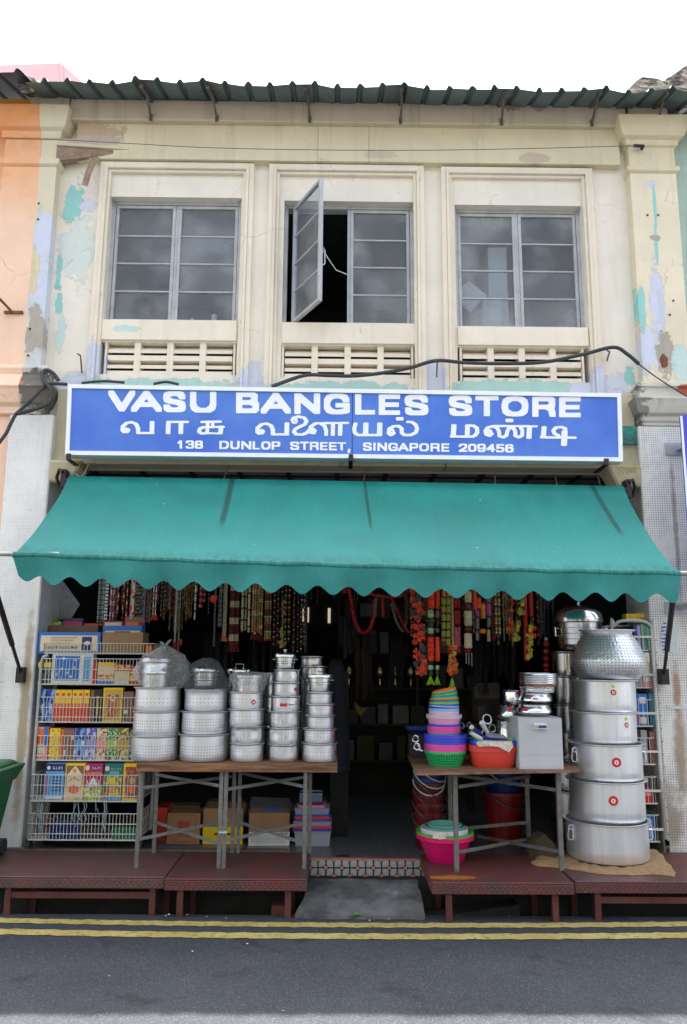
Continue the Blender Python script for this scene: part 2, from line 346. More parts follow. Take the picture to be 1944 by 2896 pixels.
t.fin(c, .22, None, 0, .6); oi = t.n.new('ShaderNodeObjectInfo').outputs['Random']; t.set(ms, 0, t.math('ADD', t.math('ADD', .14, t.math('MULTIPLY', oi, .14)), t.math('MULTIPLY', t.ramp(t.noise(p, 1.9, 3, .5), .42, .7), .26))); t.link(tr.outputs[0], ms.inputs[1]); t.link(t.b.outputs[0], ms.inputs[2]); t.link(ms.outputs[0], t.out.inputs[0])
m_glass = t.m
# ================================================================== ground, road, walkway
MB().box((-150,-150,-1.2),(150,150,-1.0)).build('ground', m_ground, kind='structure')
b = MB(); b.box((-30,-5.2,-.9),(30,5.70,0)); b.build('road', m_road, kind='structure')
def line_y(x): return .055*(x/2.2)**2 + (-.006*x)
for y0, y1, in ((5.445,5.535),(5.232,5.332)):
    b = MB(); N = 240
    xs = [-6+12*i/N for i in range(N+1)]
    for i in range(N):
        o = [line_y(max(-3,min(3,xs[k]))) for k in (i,i+1)]
        e0_=[.005*math.sin(xs[k]*31)+.004*math.sin(xs[k]*73+y0*9) for k in (i,i+1)]; o=[o[0]+e0_[0],o[1]+e0_[1]]; b.quad((xs[i],y0+o[0],.004),(xs[i+1],y0+o[1],.004),(xs[i+1],y1+o[1],.004),(xs[i],y1+o[0],.004))
    b.build('road_marking', m_yellow, kind='structure')
MB().box((-30,5.70,-.9),(30,6.26,-.32)).build('drain', m_drain, kind='structure')
FZ = .225
fl = MB().box((-6,6.26,-.9),(6,12,FZ)).build('walkway', m_floor, kind='structure')
MB().box((-30,6.235,-.33),(30,6.2455,-.02)).build('drain_wall', m_drain, kind='structure'); MB().box((-30,6.2462,-.019),(X(874,2440,6.25)-.05,6.2585,FZ-.002)).build('drain_wall', m_drain, kind='structure'); MB().box((X(1200,2440,6.25)+.04,6.2462,-.019),(30,6.2585,FZ-.002)).build('drain_wall', m_drain, kind='structure')  # thin dark sheets added over the walkway face to deepen the drain's shade
# patterned tiles on the riser: white quarter tiles round pink squares
m_twhite = M('white_glazed_tile', srgb(150,154,152), .3, 0, .25, 30, dirt=.75); m_tpink = M('pink_glazed_tile', srgb(176,112,92), .4, 0, .2, 30, dirt=.6)
m_grout = M('dark_grout', (.03,.028,.026), .9)
gx0, gx1 = X(874,2440,6.25)-.05, X(1200,2440,6.25)+.04
MB().box((gx0,6.252,-.1),(gx1,6.259,FZ-.004)).build('grout', m_grout, fl)
pitch = .118; n_p = int((gx1-gx0)/pitch)
def shared(name, mb, mats, parent, locs):
    me = mb.mesh(name, mats, (0,0,0)); out = []
    for l in locs:
        o = bpy.data.objects.new(name, me); COL.objects.link(o); o.parent = parent; o.location = Vector(l) - wloc(parent); out.append(o)
    return out
h = pitch/2; g = .0055; cpk = .021
quarter = MB(); pts = [(cpk+g,g),(h-cpk-g,g),(h-g,cpk+g),(h-g,h-cpk-g)]
def quart(sx, sz):
    pp = [(cpk*.75+g,g),(h-cpk-g,g),(h-g,cpk+g),(h-g,h-g),(g+.012,h-g),(g,h-g-.012),(g,cpk*.75+g)]
    pp = [(g+cpk*.8,g),(h-g,g),(h-g,h-g-cpk*.7),(h-g-cpk*.7,h-g),(g,h-g),(g,g+cpk*.8)]
    pp = [(sx*a,sz*c_) for a,c_ in pp]
    if sx*sz < 0: pp = pp[::-1]
    k = len(pp); mb = MB()
    mb.add([(a,-.004,c_) for a,c_ in pp]+[(a,.004,c_) for a,c_ in pp], [tuple(range(k))]+[(i,i+k,(i+1)%k+k,(i+1)%k) for i in range(k)])
    return mb
zc = FZ-.062
for sx in (-1,1):
    for sz in (-1,1):
        shared('tile', quart(sx,sz), m_twhite, fl, [(gx0+(i+.5)*pitch,6.25,zc) for i in range(n_p)])
def sq(r): return MB().box((-r,-.0055,-r),(r,.004,r))
shared('tile', sq(.013), m_tpink, fl, [(gx0+(i+.5)*pitch,6.25,zc) for i in range(n_p)])
shared('tile', MB().box((-.014,-.0052,-.007),(.014,.004,.006)), m_tpink, fl, [(gx0+i*pitch,6.25,zc+s*(h-.006)) for i in range(1,n_p) for s in (1,-1)])
MB().box((gx0,6.245,FZ-.006),(gx1,6.275,FZ+.004)).build('nosing', m_tpink, fl)
# drain cover on the walkway
b = MB(); pc = PZ(970,2422,FZ); b.lathe([(.0,.006),(.05,.006),(.055,.001)], pc, 20, 1, .6); b.build('drain_cover', m_iron, label='small dark round drain cover in the tiled walkway', cat='drain cover')
# concrete slab ramp
A_ = PZ(880,2484,.10); B_ = PZ(1180,2488,.10); C_ = PZ(1206,2592,.02); D_ = PZ(836,2588,.02)
b = MB(); N = 16; top=[]; bot=[]
for j in range(7):
    for i in range(N+1):
        u_, v_ = i/N, j/6; q = (A_*(1-u_)+B_*u_)*(1-v_) + (D_*(1-u_)+C_*u_)*v_
        jit = .012 if (i in (0,N) or j==6) else 0
        top.append(q + Vector((random.uniform(-jit,jit)*.6, random.uniform(-jit,jit), random.uniform(-.003,.003))))
bot = [q - Vector((0,0,.09)) for q in top]; k = N+1; nt = len(top)
fs = [(j*k+i,(j+1)*k+i,(j+1)*k+i+1,j*k+i+1) for j in range(6) for i in range(N)]
loop = [i for i in range(k)] + [j*k+N for j in range(1,7)] + [6*k+i for i in range(N-1,-1,-1)] + [j*k for j in range(5,0,-1)]
fs += [(loop[i], loop[(i+1)%len(loop)], loop[(i+1)%len(loop)]+nt, loop[i]+nt) for i in range(len(loop))]
b.add(top+bot, fs); b.build('concrete_slab', m_conc, label='cracked grey concrete slab laid as a ramp up to the tiled step', cat='slab')
# ================================================================== the shophouse
SH = thing('shophouse', 'two storey cream shophouse with peeling paint and three upper windows', 'building', (0,6.6,FZ))
XL, XR = -2.56, 2.63
wins = [(-2.08,-.89,4.62,5.81),(-.50,.68,4.61,5.79),(1.05,2.21,4.59,5.77)]
vents = [(-2.045,-.90,4.113,4.41),(-.495,.663,4.10,4.395),(1.07,2.165,4.08,4.395)]
surs = [(-2.175,-.778,6.132),(-.642,.77,6.130),(.925,2.312,6.122)]
b = MB(); YF, YB = 6.56, 6.78
cols = [XL]+[v for w_ in wins for v in w_[:2]]+[XR]
for i in range(0,8,2): b.box((cols[i],YF,3.30),(cols[i+1],YB,6.74))
for (x0,x1,z0,z1),(vx0,vx1,vz0,vz1) in zip(wins,vents):
    b.box((x0,YF,z1),(x1,YB,6.74)); b.box((x0,YF,vz1),(x1,YB,z0)); b.box((x0,YF,3.30),(x1,YB,vz0))
b.build('wall', m_wall, SH)
for (x0,x1,zt),(wx0,wx1,wz0,wz1),(vx0,vx1,vz0,vz1) in zip(surs,wins,vents):
    b = MB(); zb = 3.95
    def ring(a, c_, yf, b=b, zt=zt, x0=x0, x1=x1):
        b.box((x0+a,yf,zb),(x0+c_,YF+.004,zt-a)); b.box((x1-c_,yf,zb),(x1-a,YF+.004,zt-a)); b.box((x0+c_,yf,zt-c_),(x1-c_,YF+.004,zt-a))
    ring(0,.045,6.510); ring(.045,.070,6.495); ring(.070,.098,6.522)
    b.box((wx0+.004,6.535,vz1+.012),(wx1-.004,YF+.003,wz0-.008))
    b.build('window_surround', m_trim, SH, bevel=.004)
# vents: recess, two louvre rows with posts
m_ventdark = M('dark_vent_gap', srgb(62,50,44), .9)
for (x0,x1,z0,z1) in vents:
    vt = MB().box((x0-.01,YF+.16,z0-.01),(x1+.01,YF+.18,z1+.01)).build('vent', m_ventdark, SH)
    n4 = 4; dx = (x1-x0)/n4; hz = (z1-z0)
    for i in range(n4+1):
        xx = x0+i*dx; hw = .028 if 0<i<n4 else .02
        MB().box((max(x0,xx-hw),YF+.004,z0),(min(x1,xx+hw),YF+.14,z1)).build('mullion', m_trim, vt, bevel=.003)
    for i in range(n4):
        a, c_ = x0+i*dx+.028, x0+(i+1)*dx-.028
        for (q0,q1) in ((.68,.97),(.20,.44)):
            zz0 = z0+hz*q0; zz1 = z0+hz*q1
            bb = MB(); bb.hexa([(a,YF+.09,zz1-.012),(c_,YF+.10,zz1-.012),(c_,YF+.10,zz1),(a,YF+.10,zz1)],[(a,YF+.015,zz0),(c_,YF+.015,zz0),(c_,YF+.015,zz0+.03),(a,YF+.015,zz0+.03)])
            bb.build('louvre', m_trim, vt)
        for q0,q1 in ((.44,.60),(.0,.12)):
            MB().box((a,YF+.008,z0+hz*q0),(c_,YF+.10,z0+hz*q1)).build('rail', m_trim, vt)
# windows
def pane_grid(parent, x0, x1, z0, z1, yf, fw=.028, M4=None):
    """one casement: frame as mesh, panes as sub-parts; M4 optional transform"""
    T = M4 or (lambda q: Vector(q))
    rows = [z0+fw+(z1-z0-2*fw)*i/4 for i in range(5)]
    fr = MB()
    for (a,c_) in (((x0,yf,z0),(x0+fw,yf+.035,z1)),((x1-fw,yf,z0),(x1,yf+.035,z1)),((x0+fw,yf,z0),(x1-fw,yf+.035,z0+fw)),((x0+fw,yf,z1-fw),(x1-fw,yf+.035,z1))): fr.box(a,c_)
    for zz in rows[1:4]: fr.box((x0+fw,yf+.008,zz-.007),(x1-fw,yf+.03,zz+.007))
    fr.v = [tuple(T(q)) for q in fr.v]
    f = fr.build('casement', m_frame, parent, bevel=.002)
    for i in range(4):
        pn = MB().box((x0+fw-.003,yf+.016,rows[i]+.004),(x1-fw+.003,yf+.021,rows[i+1]-.004)); pn.v = [tuple(T(q)) for q in pn.v]
        pn.build('pane', m_glass, parent)
for wi,(x0,x1,z0,z1) in enumerate(wins):
    yf = 6.655; b = MB(); fw = .032
    b.box((x0,yf-.02,z0),(x0+fw,yf+.05,z1)); b.box((x1-fw,yf-.02,z0),(x1,yf+.05,z1)); b.box((x0+fw,yf-.02,z1-fw),(x1-fw,yf+.05,z1)); b.box((x0+fw,yf-.02,z0),(x1-fw,yf+.05,z0+.012))
    xm = (x0+x1)/2-.0; b.box((xm-.012,yf-.005,z0+.012),(xm+.012,yf+.05,z1-fw))
    for xx in (x0+.01,x1-.01): b.tube([(xx,yf-.03,z1-.05),(xx,yf-.05,z1-.01),(xx+(.03 if xx<xm else -.03),yf-.07,z1-.02)], .008, 6)
    W = b.build('window', m_frame, SH)
    if wi != 1: pane_grid(W, x0+fw+.004, xm-.014, z0+.014, z1-fw-.004, yf-.012)
    else:
        hx = x0+fw+.045; ang = math.radians(-62); cc, ss = math.cos(ang), math.sin(ang)
        pane_grid(W, 0, .545, z0+.014, z1-fw-.004, 0, .028, lambda q: Vector((hx+q[0]*cc-q[1]*ss, yf-.03+q[0]*ss+q[1]*cc, q[2])))
        tp = P(909,730,6.2); 
        hb = MB(); ex = hx+.53*cc; ey = yf-.03+.53*ss
        hb.tube([(ex+.03,ey,5.12),(ex+.055,ey+.02,5.09),(ex+.055,ey+.02,4.97),(ex+.03,ey,4.94)], .006, 6); hb.build('handle', m_frame, W)
        wb = MB(); wb.tube([(ex+.03,ey+.02,5.1),(ex+.15,ey+.3,5.06),(xm,yf+.03,5.13)], .004, 5); wb.build('stay_wire', m_white, W)
    pane_grid(W, xm+.014, x1-fw-.004, z0+.014, z1-fw-.004, yf-.012)
# upper room (dark shell behind the windows)
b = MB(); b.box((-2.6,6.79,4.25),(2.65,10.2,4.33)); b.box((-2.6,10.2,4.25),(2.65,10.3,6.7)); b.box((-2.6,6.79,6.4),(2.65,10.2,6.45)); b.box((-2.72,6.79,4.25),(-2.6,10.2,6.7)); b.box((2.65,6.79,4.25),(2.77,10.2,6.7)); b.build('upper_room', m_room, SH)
m_card = M('plain_card', srgb(240,238,232), .8, 0, .06, 8)
def carton_in_window(x0,y0,x1,y1,Y,lab):
    a = P(x0,y1,Y); c_ = P(x1,y0,Y); MB().box((a.x,Y,a.z),(c_.x,Y+.2,c_.z)).build('carton', m_card, label=lab, cat='carton')
sh_ = P(1395,920,6.74); b = MB().box((1.05,6.72,4.30),(2.2,7.4,4.53)); b.build('low_shelf', m_dark, SH)
a0 = P(1367,918,6.715); a1 = P(1418,885,6.715); MB().box((a0.x,6.715,4.535),(a1.x,6.9,a1.z)).build('carton', m_card, label='white carton standing lowest behind the dusty pane of the rightmost window', cat='carton')
a2 = P(1360,883,6.73); a3 = P(1412,848,6.73); MB().box((a2.x,6.72,a1.z+.002),(a3.x,6.92,a3.z),.15).build('carton', m_card, label='white carton stacked on another carton behind a dusty upper window pane', cat='carton')
a4 = P(1382,782,6.93); a5 = P(1432,700,6.93); MB().box((a4.x,6.93,4.535),(a5.x,7.15,a5.z)).build('carton', m_card, label='tall blurred white carton seen through a dusty upper window', cat='carton')
b = MB(); cx_ = P(1328,835,6.72); r_=.16; b.hexa([(cx_.x-r_,6.72,cx_.z),(cx_.x,6.72,cx_.z-r_),(cx_.x+r_,6.72,cx_.z),(cx_.x,6.72,cx_.z+r_*.9)],[(cx_.x-r_,6.75,cx_.z),(cx_.x,6.75,cx_.z-r_),(cx_.x+r_,6.75,cx_.z),(cx_.x,6.75,cx_.z+r_*.9)]); b.build('cardboard_sheet', m_card, label='pale cardboard sheet propped on its corner behind an upper window', cat='cardboard')
b = MB(); q = P(690-145,880,6.78); 
for dx,w_,h_ in ((0,.06,.22),(.09,.05,.18),(.2,.09,.28)): b.lathe([(w_*.5,4.34),(w_*.6,4.5),(w_*.55,4.6),(w_*.3,4.6+h_*.4),(w_*.3,4.6+h_*.6)], (q.x+dx,6.78,0), 10)
b.build('bottles', m_card, label='pale bottles huddled behind the pane of the leftmost upper window', cat='bottles', kind='stuff')
q = P(915,672,8.8); MB().tube([q+Vector((-.25,0,0)), q+Vector((.045,0,0))], .025, 8).build('tube_lamp', emis('lit_tube', (.55,.85,1.0), 1.4), label='lit fluorescent tube glimpsed in the dark room behind the open window', cat='lamp')
# eaves beam, frieze, lower beam
b = MB(); z_ej, z_cl, z_fl = 6.70, 6.49, 6.14
b.box((-2.46,6.42,z_cl),(2.615,6.60,z_ej)); b.build('eaves_beam', m_fascia, SH, bevel=.01)
b = MB(); xs_ = [-2.40,X(900,400,6.5),X(1044,400,6.5),2.56]
for i in range(3): b.box((xs_[i]+(.0015 if i else 0),6.482,z_fl),(xs_[i+1]-(.0015 if i<2 else 0),6.562,z_cl))
b.build('frieze', m_frieze, SH)
# broken timber at the left end of the frieze
b = MB(); z0_ = Zc(165,455,6.47); z1_ = Zc(165,420,6.47); xa = X(163,440,6.47); xb = X(330,440,6.47)
b.hexa([(xa,6.44,z0_-.02),(xa,6.5,z0_-.02),(xa,6.5,z1_),(xa,6.44,z1_)],[(xb,6.485,z1_-.03),(xb,6.5,z1_-.03),(xb,6.5,z1_),(xb,6.485,z1_)]); b.build('broken_lath', m_wood, SH)
b = MB(); b.hexa([(xa,6.42,z1_+.004),(xa,6.5,z1_+.004),(xa,6.5,z1_+.11),(xa,6.47,z1_+.11)],[(xb+.1,6.475,z1_+.004),(xb+.1,6.5,z1_+.004),(xb+.1,6.5,z1_+.05),(xb+.1,6.48,z1_+.05)]); b.build('peeled_plaster', m_frieze, SH)
b = MB(); pa=[P(275,445,6.46),P(262,462,6.42),P(250,490,6.41),P(240,525,6.43)]
for i in range(3): b.bar(pa[i],pa[i+1],.055,.006,Vector((0,1,.2)))
b.build('hanging_lath', m_wood, SH)
b = MB(); b.box((-2.40,6.50,3.29),(2.55,6.66,4.0-.05)); b.box((-2.40,6.47,3.29),(2.55,6.50,3.36)); b.build('lower_beam', m_beam, SH)
for (x0,x1) in ((-2.40,-2.12),(2.26,2.55)):
    b = MB(); b.hexa([(x0,6.44,3.12),(x1-(.1 if x0<0 else 0),6.44,3.12),(x1-(.1 if x0<0 else 0),6.66,3.12),(x0,6.66,3.12)],[(x0,6.40,3.30),(x1,6.40,3.30),(x1,6.66,3.30),(x0,6.66,3.30)])
    if x0>0: b.v = [((x0+.1 if abs(v[0]-x0)<1e-6 and v[2]<3.2 else v[0]),v[1],v[2]) for v in b.v]
    b.build('console', m_console, SH, bevel=.015)
# shop ceiling with battens
b = MB(); b.box((-2.75,6.66,3.42),(2.85,11.5,3.5)); CE = b.build('ceiling', m_ceil, SH)
for i in range(11): MB().box((-2.3+i*.46-.02,6.67,3.40),(-2.3+i*.46+.02,9,3.419)).build('batten', m_batten, CE)
for y_ in (7.0,7.42,7.9): MB().box((-2.7,y_-.012,3.404),(2.8,y_+.012,3.418)).build('batten', m_batten, CE)
# pilasters and mosaic pillars
def moulding(x0, x1, prof, yf=6.45, yb=6.60, fl=1, fr=1):
    b = MB(); vs = []
    for p_, z in prof: vs += [(x0-p_*fl,yb,z),(x0-p_*fl,yf-p_,z),(x1+p_*fr,yf-p_,z),(x1+p_*fr,yb,z)]
    fs = [(i*4+k,i*4+(k+1)%4,i*4+4+(k+1)%4,i*4+4+k) for i in range(len(prof)-1) for k in range(4)] + [(3,2,1,0), tuple((len(prof)-1)*4+k for k in range(4))]
    b.add(vs, fs); return b
XB = X(110,500,6.45)
zl = [Zc(60,y_,6.43) for y_ in (313,345,372,392,445,462)]
capprof = lambda z: [(.0,z[5]-.02),(.025,z[5]),(.03,z[4]-.01),(.0,z[4]),(.0,z[3]),(.025,z[3]+.01),(.03,z[2]),(.07,z[2]+.02),(.10,z[1]),(.115,z[0]-.02),(.115,z[0])]
LS = thing('shophouse', 'peach orange painted neighbouring shophouse, only its pilaster edge showing', 'building', (-3.2,6.6,FZ))
MB().box((XB,6.45,3.95),(-2.55,6.62,zl[5])).build('pilaster', m_pilL, SH)
moulding(XB,-2.55,capprof(zl),fl=0).build('capital', m_pilL, SH, bevel=.004)
MB().box((XB-.12,6.42,zl[0]),(-2.47,6.6,z_ej+.01)).build('pilaster_block', m_fascia, SH)
MB().box((-3.03,6.45,3.95),(XB,6.62,zl[5])).build('pilaster', m_orange, LS)
moulding(-3.03,XB,capprof(zl),fr=0).build('capital', m_orange, LS, bevel=.004)
MB().box((-6.5,6.55,3.4),(-3.03,6.75,6.74)).build('wall', m_orange, LS)
m_ochre = M('ochre_paint', srgb(196,140,50), .8, 0, .1, 3)
MB().box((-6.5,6.44,zl[0]-.12),(XB-.13,6.6,6.70)).build('eaves_beam', m_ochre, LS)
# moulding band between pilaster and pillar, orange half and bare half
zb_ = [Zc(60,y_,6.42) for y_ in (1172,1150,1140,1105,1098,1060,1042,1035)]
bandprof = [(0,zb_[0]),(.02,zb_[0]+.01),(.02,zb_[1]),(.05,zb_[2]),(.085,zb_[3]),(.10,zb_[4]),(.03,zb_[5]-.0),(.03,zb_[5]+.0),(.045,zb_[6]),(.03,zb_[7]),(0,zb_[7]+.02)]
XB2 = X(62,1100,6.42)
moulding(XB2,-2.50,bandprof,yf=6.44,yb=6.6,fl=0).build('moulding', m_capL, SH, bevel=.004)
moulding(-3.03,XB2,bandprof,yf=6.44,yb=6.6,fr=0).build('moulding', m_orange, LS, bevel=.004)
PLx0, PLx1 = X(26,1200,6.43), -2.395
MB().box((PLx0,6.43,.0),(PLx1,6.95,zb_[0]+.005)).build('mosaic_pillar', m_mosL, SH, bevel=.01)
MB().box((-6.5,6.46,.0),(PLx0,6.9,zb_[0]+.004)).build('pillar', m_orange, LS)
# right pilaster
zr = [Zc(1850,y_,6.43) for y_ in (342,372,398,414,468,482)]
MB().box((2.63,6.45,3.95),(3.05,6.62,zr[5])).build('pilaster', m_pilR, SH)
moulding(2.63,3.05,capprof(zr)).build('capital', m_frieze, SH, bevel=.004)
MB().box((2.64,6.42,zr[0]),(3.0,6.6,z_ej+.01)).build('pilaster_block', m_fascia, SH)
MB().box((3.0,6.46,zr[0]),(3.3,6.6,z_ej+.01)).build('pilaster_block', m_steeldark, SH)
zq = [Zc(1850,y_,6.42) for y_ in (1205,1190,1178,1140,1132,1098,1085)]
bp2 = [(0,zq[0]),(.015,zq[0]+.008),(.015,zq[0]+.03),(.03,zq[1]),(.03,zq[2]),(.06,zq[2]+.02),(.09,zq[3]),(.10,zq[4]),(.03,zq[4]+.02),(.03,zq[5]),(.05,zq[5]+.01),(.04,zq[6]),(0,zq[6]+.02)]
moulding(2.60,3.15,bp2,yf=6.44,yb=6.6).build('moulding', m_capR, SH, bevel=.004)
MB().box((2.55,6.43,0),(3.25,6.95,zq[0]+.004)).build('mosaic_pillar', m_mosR, SH, bevel=.01)
RS = thing('shophouse', 'pale grey green neighbouring shophouse wall past the tiled pillar', 'building', (4.2,6.6,FZ))
MB().box((3.05,6.52,3.4),(7,6.75,6.70)).build('wall', m_greenwall, RS)
MB().box((3.25,6.5,0),(7,6.9,3.4)).build('pillar', m_greenwall, RS)
# teal corner paint block and ledge beside the sign
MB().box((2.40,6.46,Zc(1770,1255,6.46)),(2.56,6.5,Zc(1770,1205,6.46))).build('ledge', M('flaking_teal_paint', srgb(58,128,120), .8, 0, .4, 14, .4, 40, dirt=.7), SH)
# shop interior shell
m_mosside = M('shaded_interior_wall', srgb(150,146,140), .9, 0, .2, 3, dirt=.3)
b = MB(); b.box((-2.80,6.95,FZ),(-2.45,11.5,3.42)); b.box((2.60,6.95,FZ),(2.9,11.5,3.42)); b.box((-2.8,11.5,FZ),(2.9,11.7,3.5)); b.build('interior_wall', M('dark_interior_wall', srgb(44,41,40), .9, 0, .2, 3), SH)  # interior wall in an even near-black base colour
# eaves roofing sheets
BRK = [X(q,300,6.4) for q in (425,605,870,1130,1410,1670,1850)]
def wave(x): return .042*max(math.exp(-((x-q)/.17)**2) for q in BRK) - .014 + .008*math.sin(x*7.3)
def roof_sheets(x0, x1, n, parent, mat_, zoff=0, seed=1, y0=6.05, slope=.335):
    rnd = random.Random(seed); wsh = (x1-x0)/n
    for s_ in range(n):
        a = x0+s_*wsh; b = MB(); N = 5; pr = []
        for k in range(N):
            u0 = a+wsh*k/N; d = wsh/N
            pr += [(u0,0),(u0+d*.68,-.002),(u0+d*.78,.034),(u0+d*.90,.034)]
        pr.append((a+wsh+.01,0.002)); rows = []
        ph = rnd.uniform(0,6)
        for j,yy in enumerate((y0,y0+.25,y0+.6,y0+3.4)):
            rows.append([Vector((x,yy+(rnd.uniform(-.01,.01) if j==0 else 0), 6.565+zoff-.0075*x+slope*(yy-y0)+hh+(wave(x)*(1,.6,.1,0)[j])+s_%2*.003)) for x,hh in pr])
        k = len(pr); vs = [v for r in rows for v in r]
        b.add(vs, [(j*k+i,j*k+i+1,(j+1)*k+i+1,(j+1)*k+i) for j in range(3) for i in range(k-1)])
        o = b.build('roof_sheet', mat_, parent); m = o.modifiers.new('thickness','SOLIDIFY'); m.thickness = .004
roof_sheets(-2.72, 3.12, 6, SH, m_roofsheet)
roof_sheets(-6.5,-2.74, 4, LS, M('dark_slate_roof_sheet', srgb(58,62,68), .6, .1, .2, 3), .05, 3, 6.0, .335)
roof_sheets(3.14, 7, 4, RS, m_roofsheet, -.03, 5)
for sx_ in (425,605,870,1130,1410,1670,1850):
    z_ = 6.60; xx = X(sx_,300,6.4); b = MB(); j = .012*math.sin(sx_)
    b.bar((xx-.008,6.10,z_-.02),(xx+.008,6.42,z_+.08),.03,.03); b.bar((xx+.01,6.22,z_+.01),(xx+.02+j,6.405,z_-.09),.02,.012)
    b.bar((xx+.02+j,6.41,z_-.125),(xx+.02+j,6.41,z_-.06),.028,.012); b.build('eaves_bracket', m_steeldark, SH)
# party wall coping and rear roofs behind the eaves
def slab_outline(pts, Y0, Y1, name, mat_, label, cat):
    A = [P(x,y,Y0) for x,y in pts]; B = [v+Vector((0,Y1-Y0,(Y1-Y0)*.35)) for v in A]; k = len(A)
    b = MB(); b.add(A+B, [tuple(range(k-1,-1,-1)), tuple(range(k,2*k))]+[(i,(i+1)%k,(i+1)%k+k,i+k) for i in range(k)])
    return b.build(name, mat_, label=label, cat=cat)
t = NT('sooty_gable_plaster'); p = t.pos(); n1 = t.noise(t.scale(p,(3,3,9)), 1.6, 7, .75, 1.0); n2 = t.noise(p, 5, 6, .7)
c = t.mix(t.ramp(n1,.40,.62), srgb(70,66,62), srgb(190,176,160)); c = t.mix(t.math('MULTIPLY', t.ramp(n2,.5,.65), .7), c, srgb(64,62,60)); m_gable = t.fin(c, .9, t.bump(n1,.6,.02), 0, .2)
slab_outline([(1760,300),(1778,252),(1800,228),(1818,217),(1862,222),(1885,232),(1925,262),(1925,300)], 7.0, 7.5, 'gable_coping', m_gable, 'rounded weathered plaster coping showing above the metal eaves', 'coping')
slab_outline([(1880,300),(1885,222),(1905,210),(1944,182),(2080,100),(2900,100),(2900,300)], 7.6, 8.4, 'gable_wall', m_gable, 'sloping grey stained gable wall rising past the roof end', 'wall')
pk = [P(25,205,13),P(173,178,13),P(250,245,13),P(25,330,13)]
b = MB(); r_ = [pk[0]+Vector((-1.5,3,.3)),pk[1]+Vector((.3,3,.0))]
b.add([pk[0]+Vector((-3,0,0)),pk[1],pk[2],pk[2]+Vector((0,0,-1.5)),pk[0]+Vector((-3,0,-1.5)),pk[1]+Vector((.9,4,-.5)),pk[2]+Vector((1.2,4,-.5))],[(0,4,3,2,1),(1,2,6,5),(0,1,5)])
b.tube([pk[1]+Vector((0,-.02,0)),pk[1]+Vector((.12,-.02,-.8))],.02,6)
b.build('rear_roof', m_pinkroof, label='pale pink metal roof of a taller block behind the eaves', cat='roof')
b = MB(); pts=[P(50,235,6.25),P(75,215,6.25),P(100,222,6.25),P(118,255,6.25),P(60,262,6.25)]
b.add(pts+[q+Vector((0,.2,.1)) for q in pts],[(4,3,2,1,0)]+[(i,(i+1)%5,(i+1)%5+5,i+5) for i in range(5)]); b.build('mortar_lump', m_gable, LS)
# ================================================================== shop sign
t = NT('blue_acrylic_sign_face'); p = t.pos(); n1 = t.noise(p, 1.1, 4, .6); st_ = t.noise(t.scale(p,(22,22,1.2)), 1, 5, .7); q = t.xyz(p)
c = t.mix(t.ramp(n1,.3,.7), srgb(58,102,200), srgb(86,132,212)); c = t.mix(t.math('MULTIPLY', t.ramp(st_,.55,.8), .22), c, srgb(120,140,180)); m_blue = t.fin(c, .3, None, 0, .5)
m_letter = M('white_sign_lettering', srgb(238,239,240), .4, 0, .03, 9)
SY = 6.22
sg = thing('shop_sign', 'long blue and white shop sign reading VASU BANGLES STORE above the green awning', 'sign', P(975,1296,SY+.1))
cor = [P(193,1086,SY),P(1757,1112,SY),P(1763,1305,SY),P(184,1286,SY)]
bk = [q+Vector((0,.13,0)) for q in cor]
inset = []
cen = sum(cor, Vector())/4
for q in cor: inset.append(Vector((q.x - math.copysign(.032,q.x-cen.x), q.y, q.z - math.copysign(.034,q.z-cen.z))))
b = MB(); y4 = Vector((0,.008,0))
b.hexa([q+y4*0 for q in (cor[3],cor[2],inset[2],inset[3])],[q+Vector((0,.13,0)) for q in (cor[3],cor[2],inset[2],inset[3])])
b.hexa([q for q in (inset[0],inset[1],cor[1],cor[0])],[q+Vector((0,.13,0)) for q in (inset[0],inset[1],cor[1],cor[0])])
b.hexa([q for q in (cor[3],inset[3],inset[0],cor[0])],[q+Vector((0,.13,0)) for q in (cor[3],inset[3],inset[0],cor[0])])
b.hexa([q for q in (inset[2],cor[2],cor[1],inset[1])],[q+Vector((0,.13,0)) for q in (inset[2],cor[2],cor[1],inset[1])])
b.build('frame', m_white, sg)
sm = P(997,1200,SY).x
def lerp_edge(a, c_, x): k=(x-a.x)/(c_.x-a.x); return a*(1-k)+c_*k
tm, bm_ = lerp_edge(inset[0],inset[1],sm), lerp_edge(inset[3],inset[2],sm)
for quad_ in ((inset[3],bm_-Vector((.004,0,0)),tm-Vector((.004,0,0)),inset[0]),(bm_+Vector((.004,0,0)),inset[2],inset[1],tm+Vector((.004,0,0)))):
    MB().hexa([q+Vector((0,.014,0)) for q in quad_],[q+Vector((0,.10,0)) for q in quad_]).build('sign_panel', m_blue, sg)
MB().hexa([bm_+Vector((dx,.013,0)) for dx in (-.004,.004)]+[tm+Vector((dx,.013,0)) for dx in (.004,-.004)],[bm_+Vector((dx,.10,0)) for dx in (-.004,.004)]+[tm+Vector((dx,.10,0)) for dx in (.004,-.004)]).build('panel_joint', M('navy_joint', srgb(40,60,140), .5), sg)
LY = SY+.011
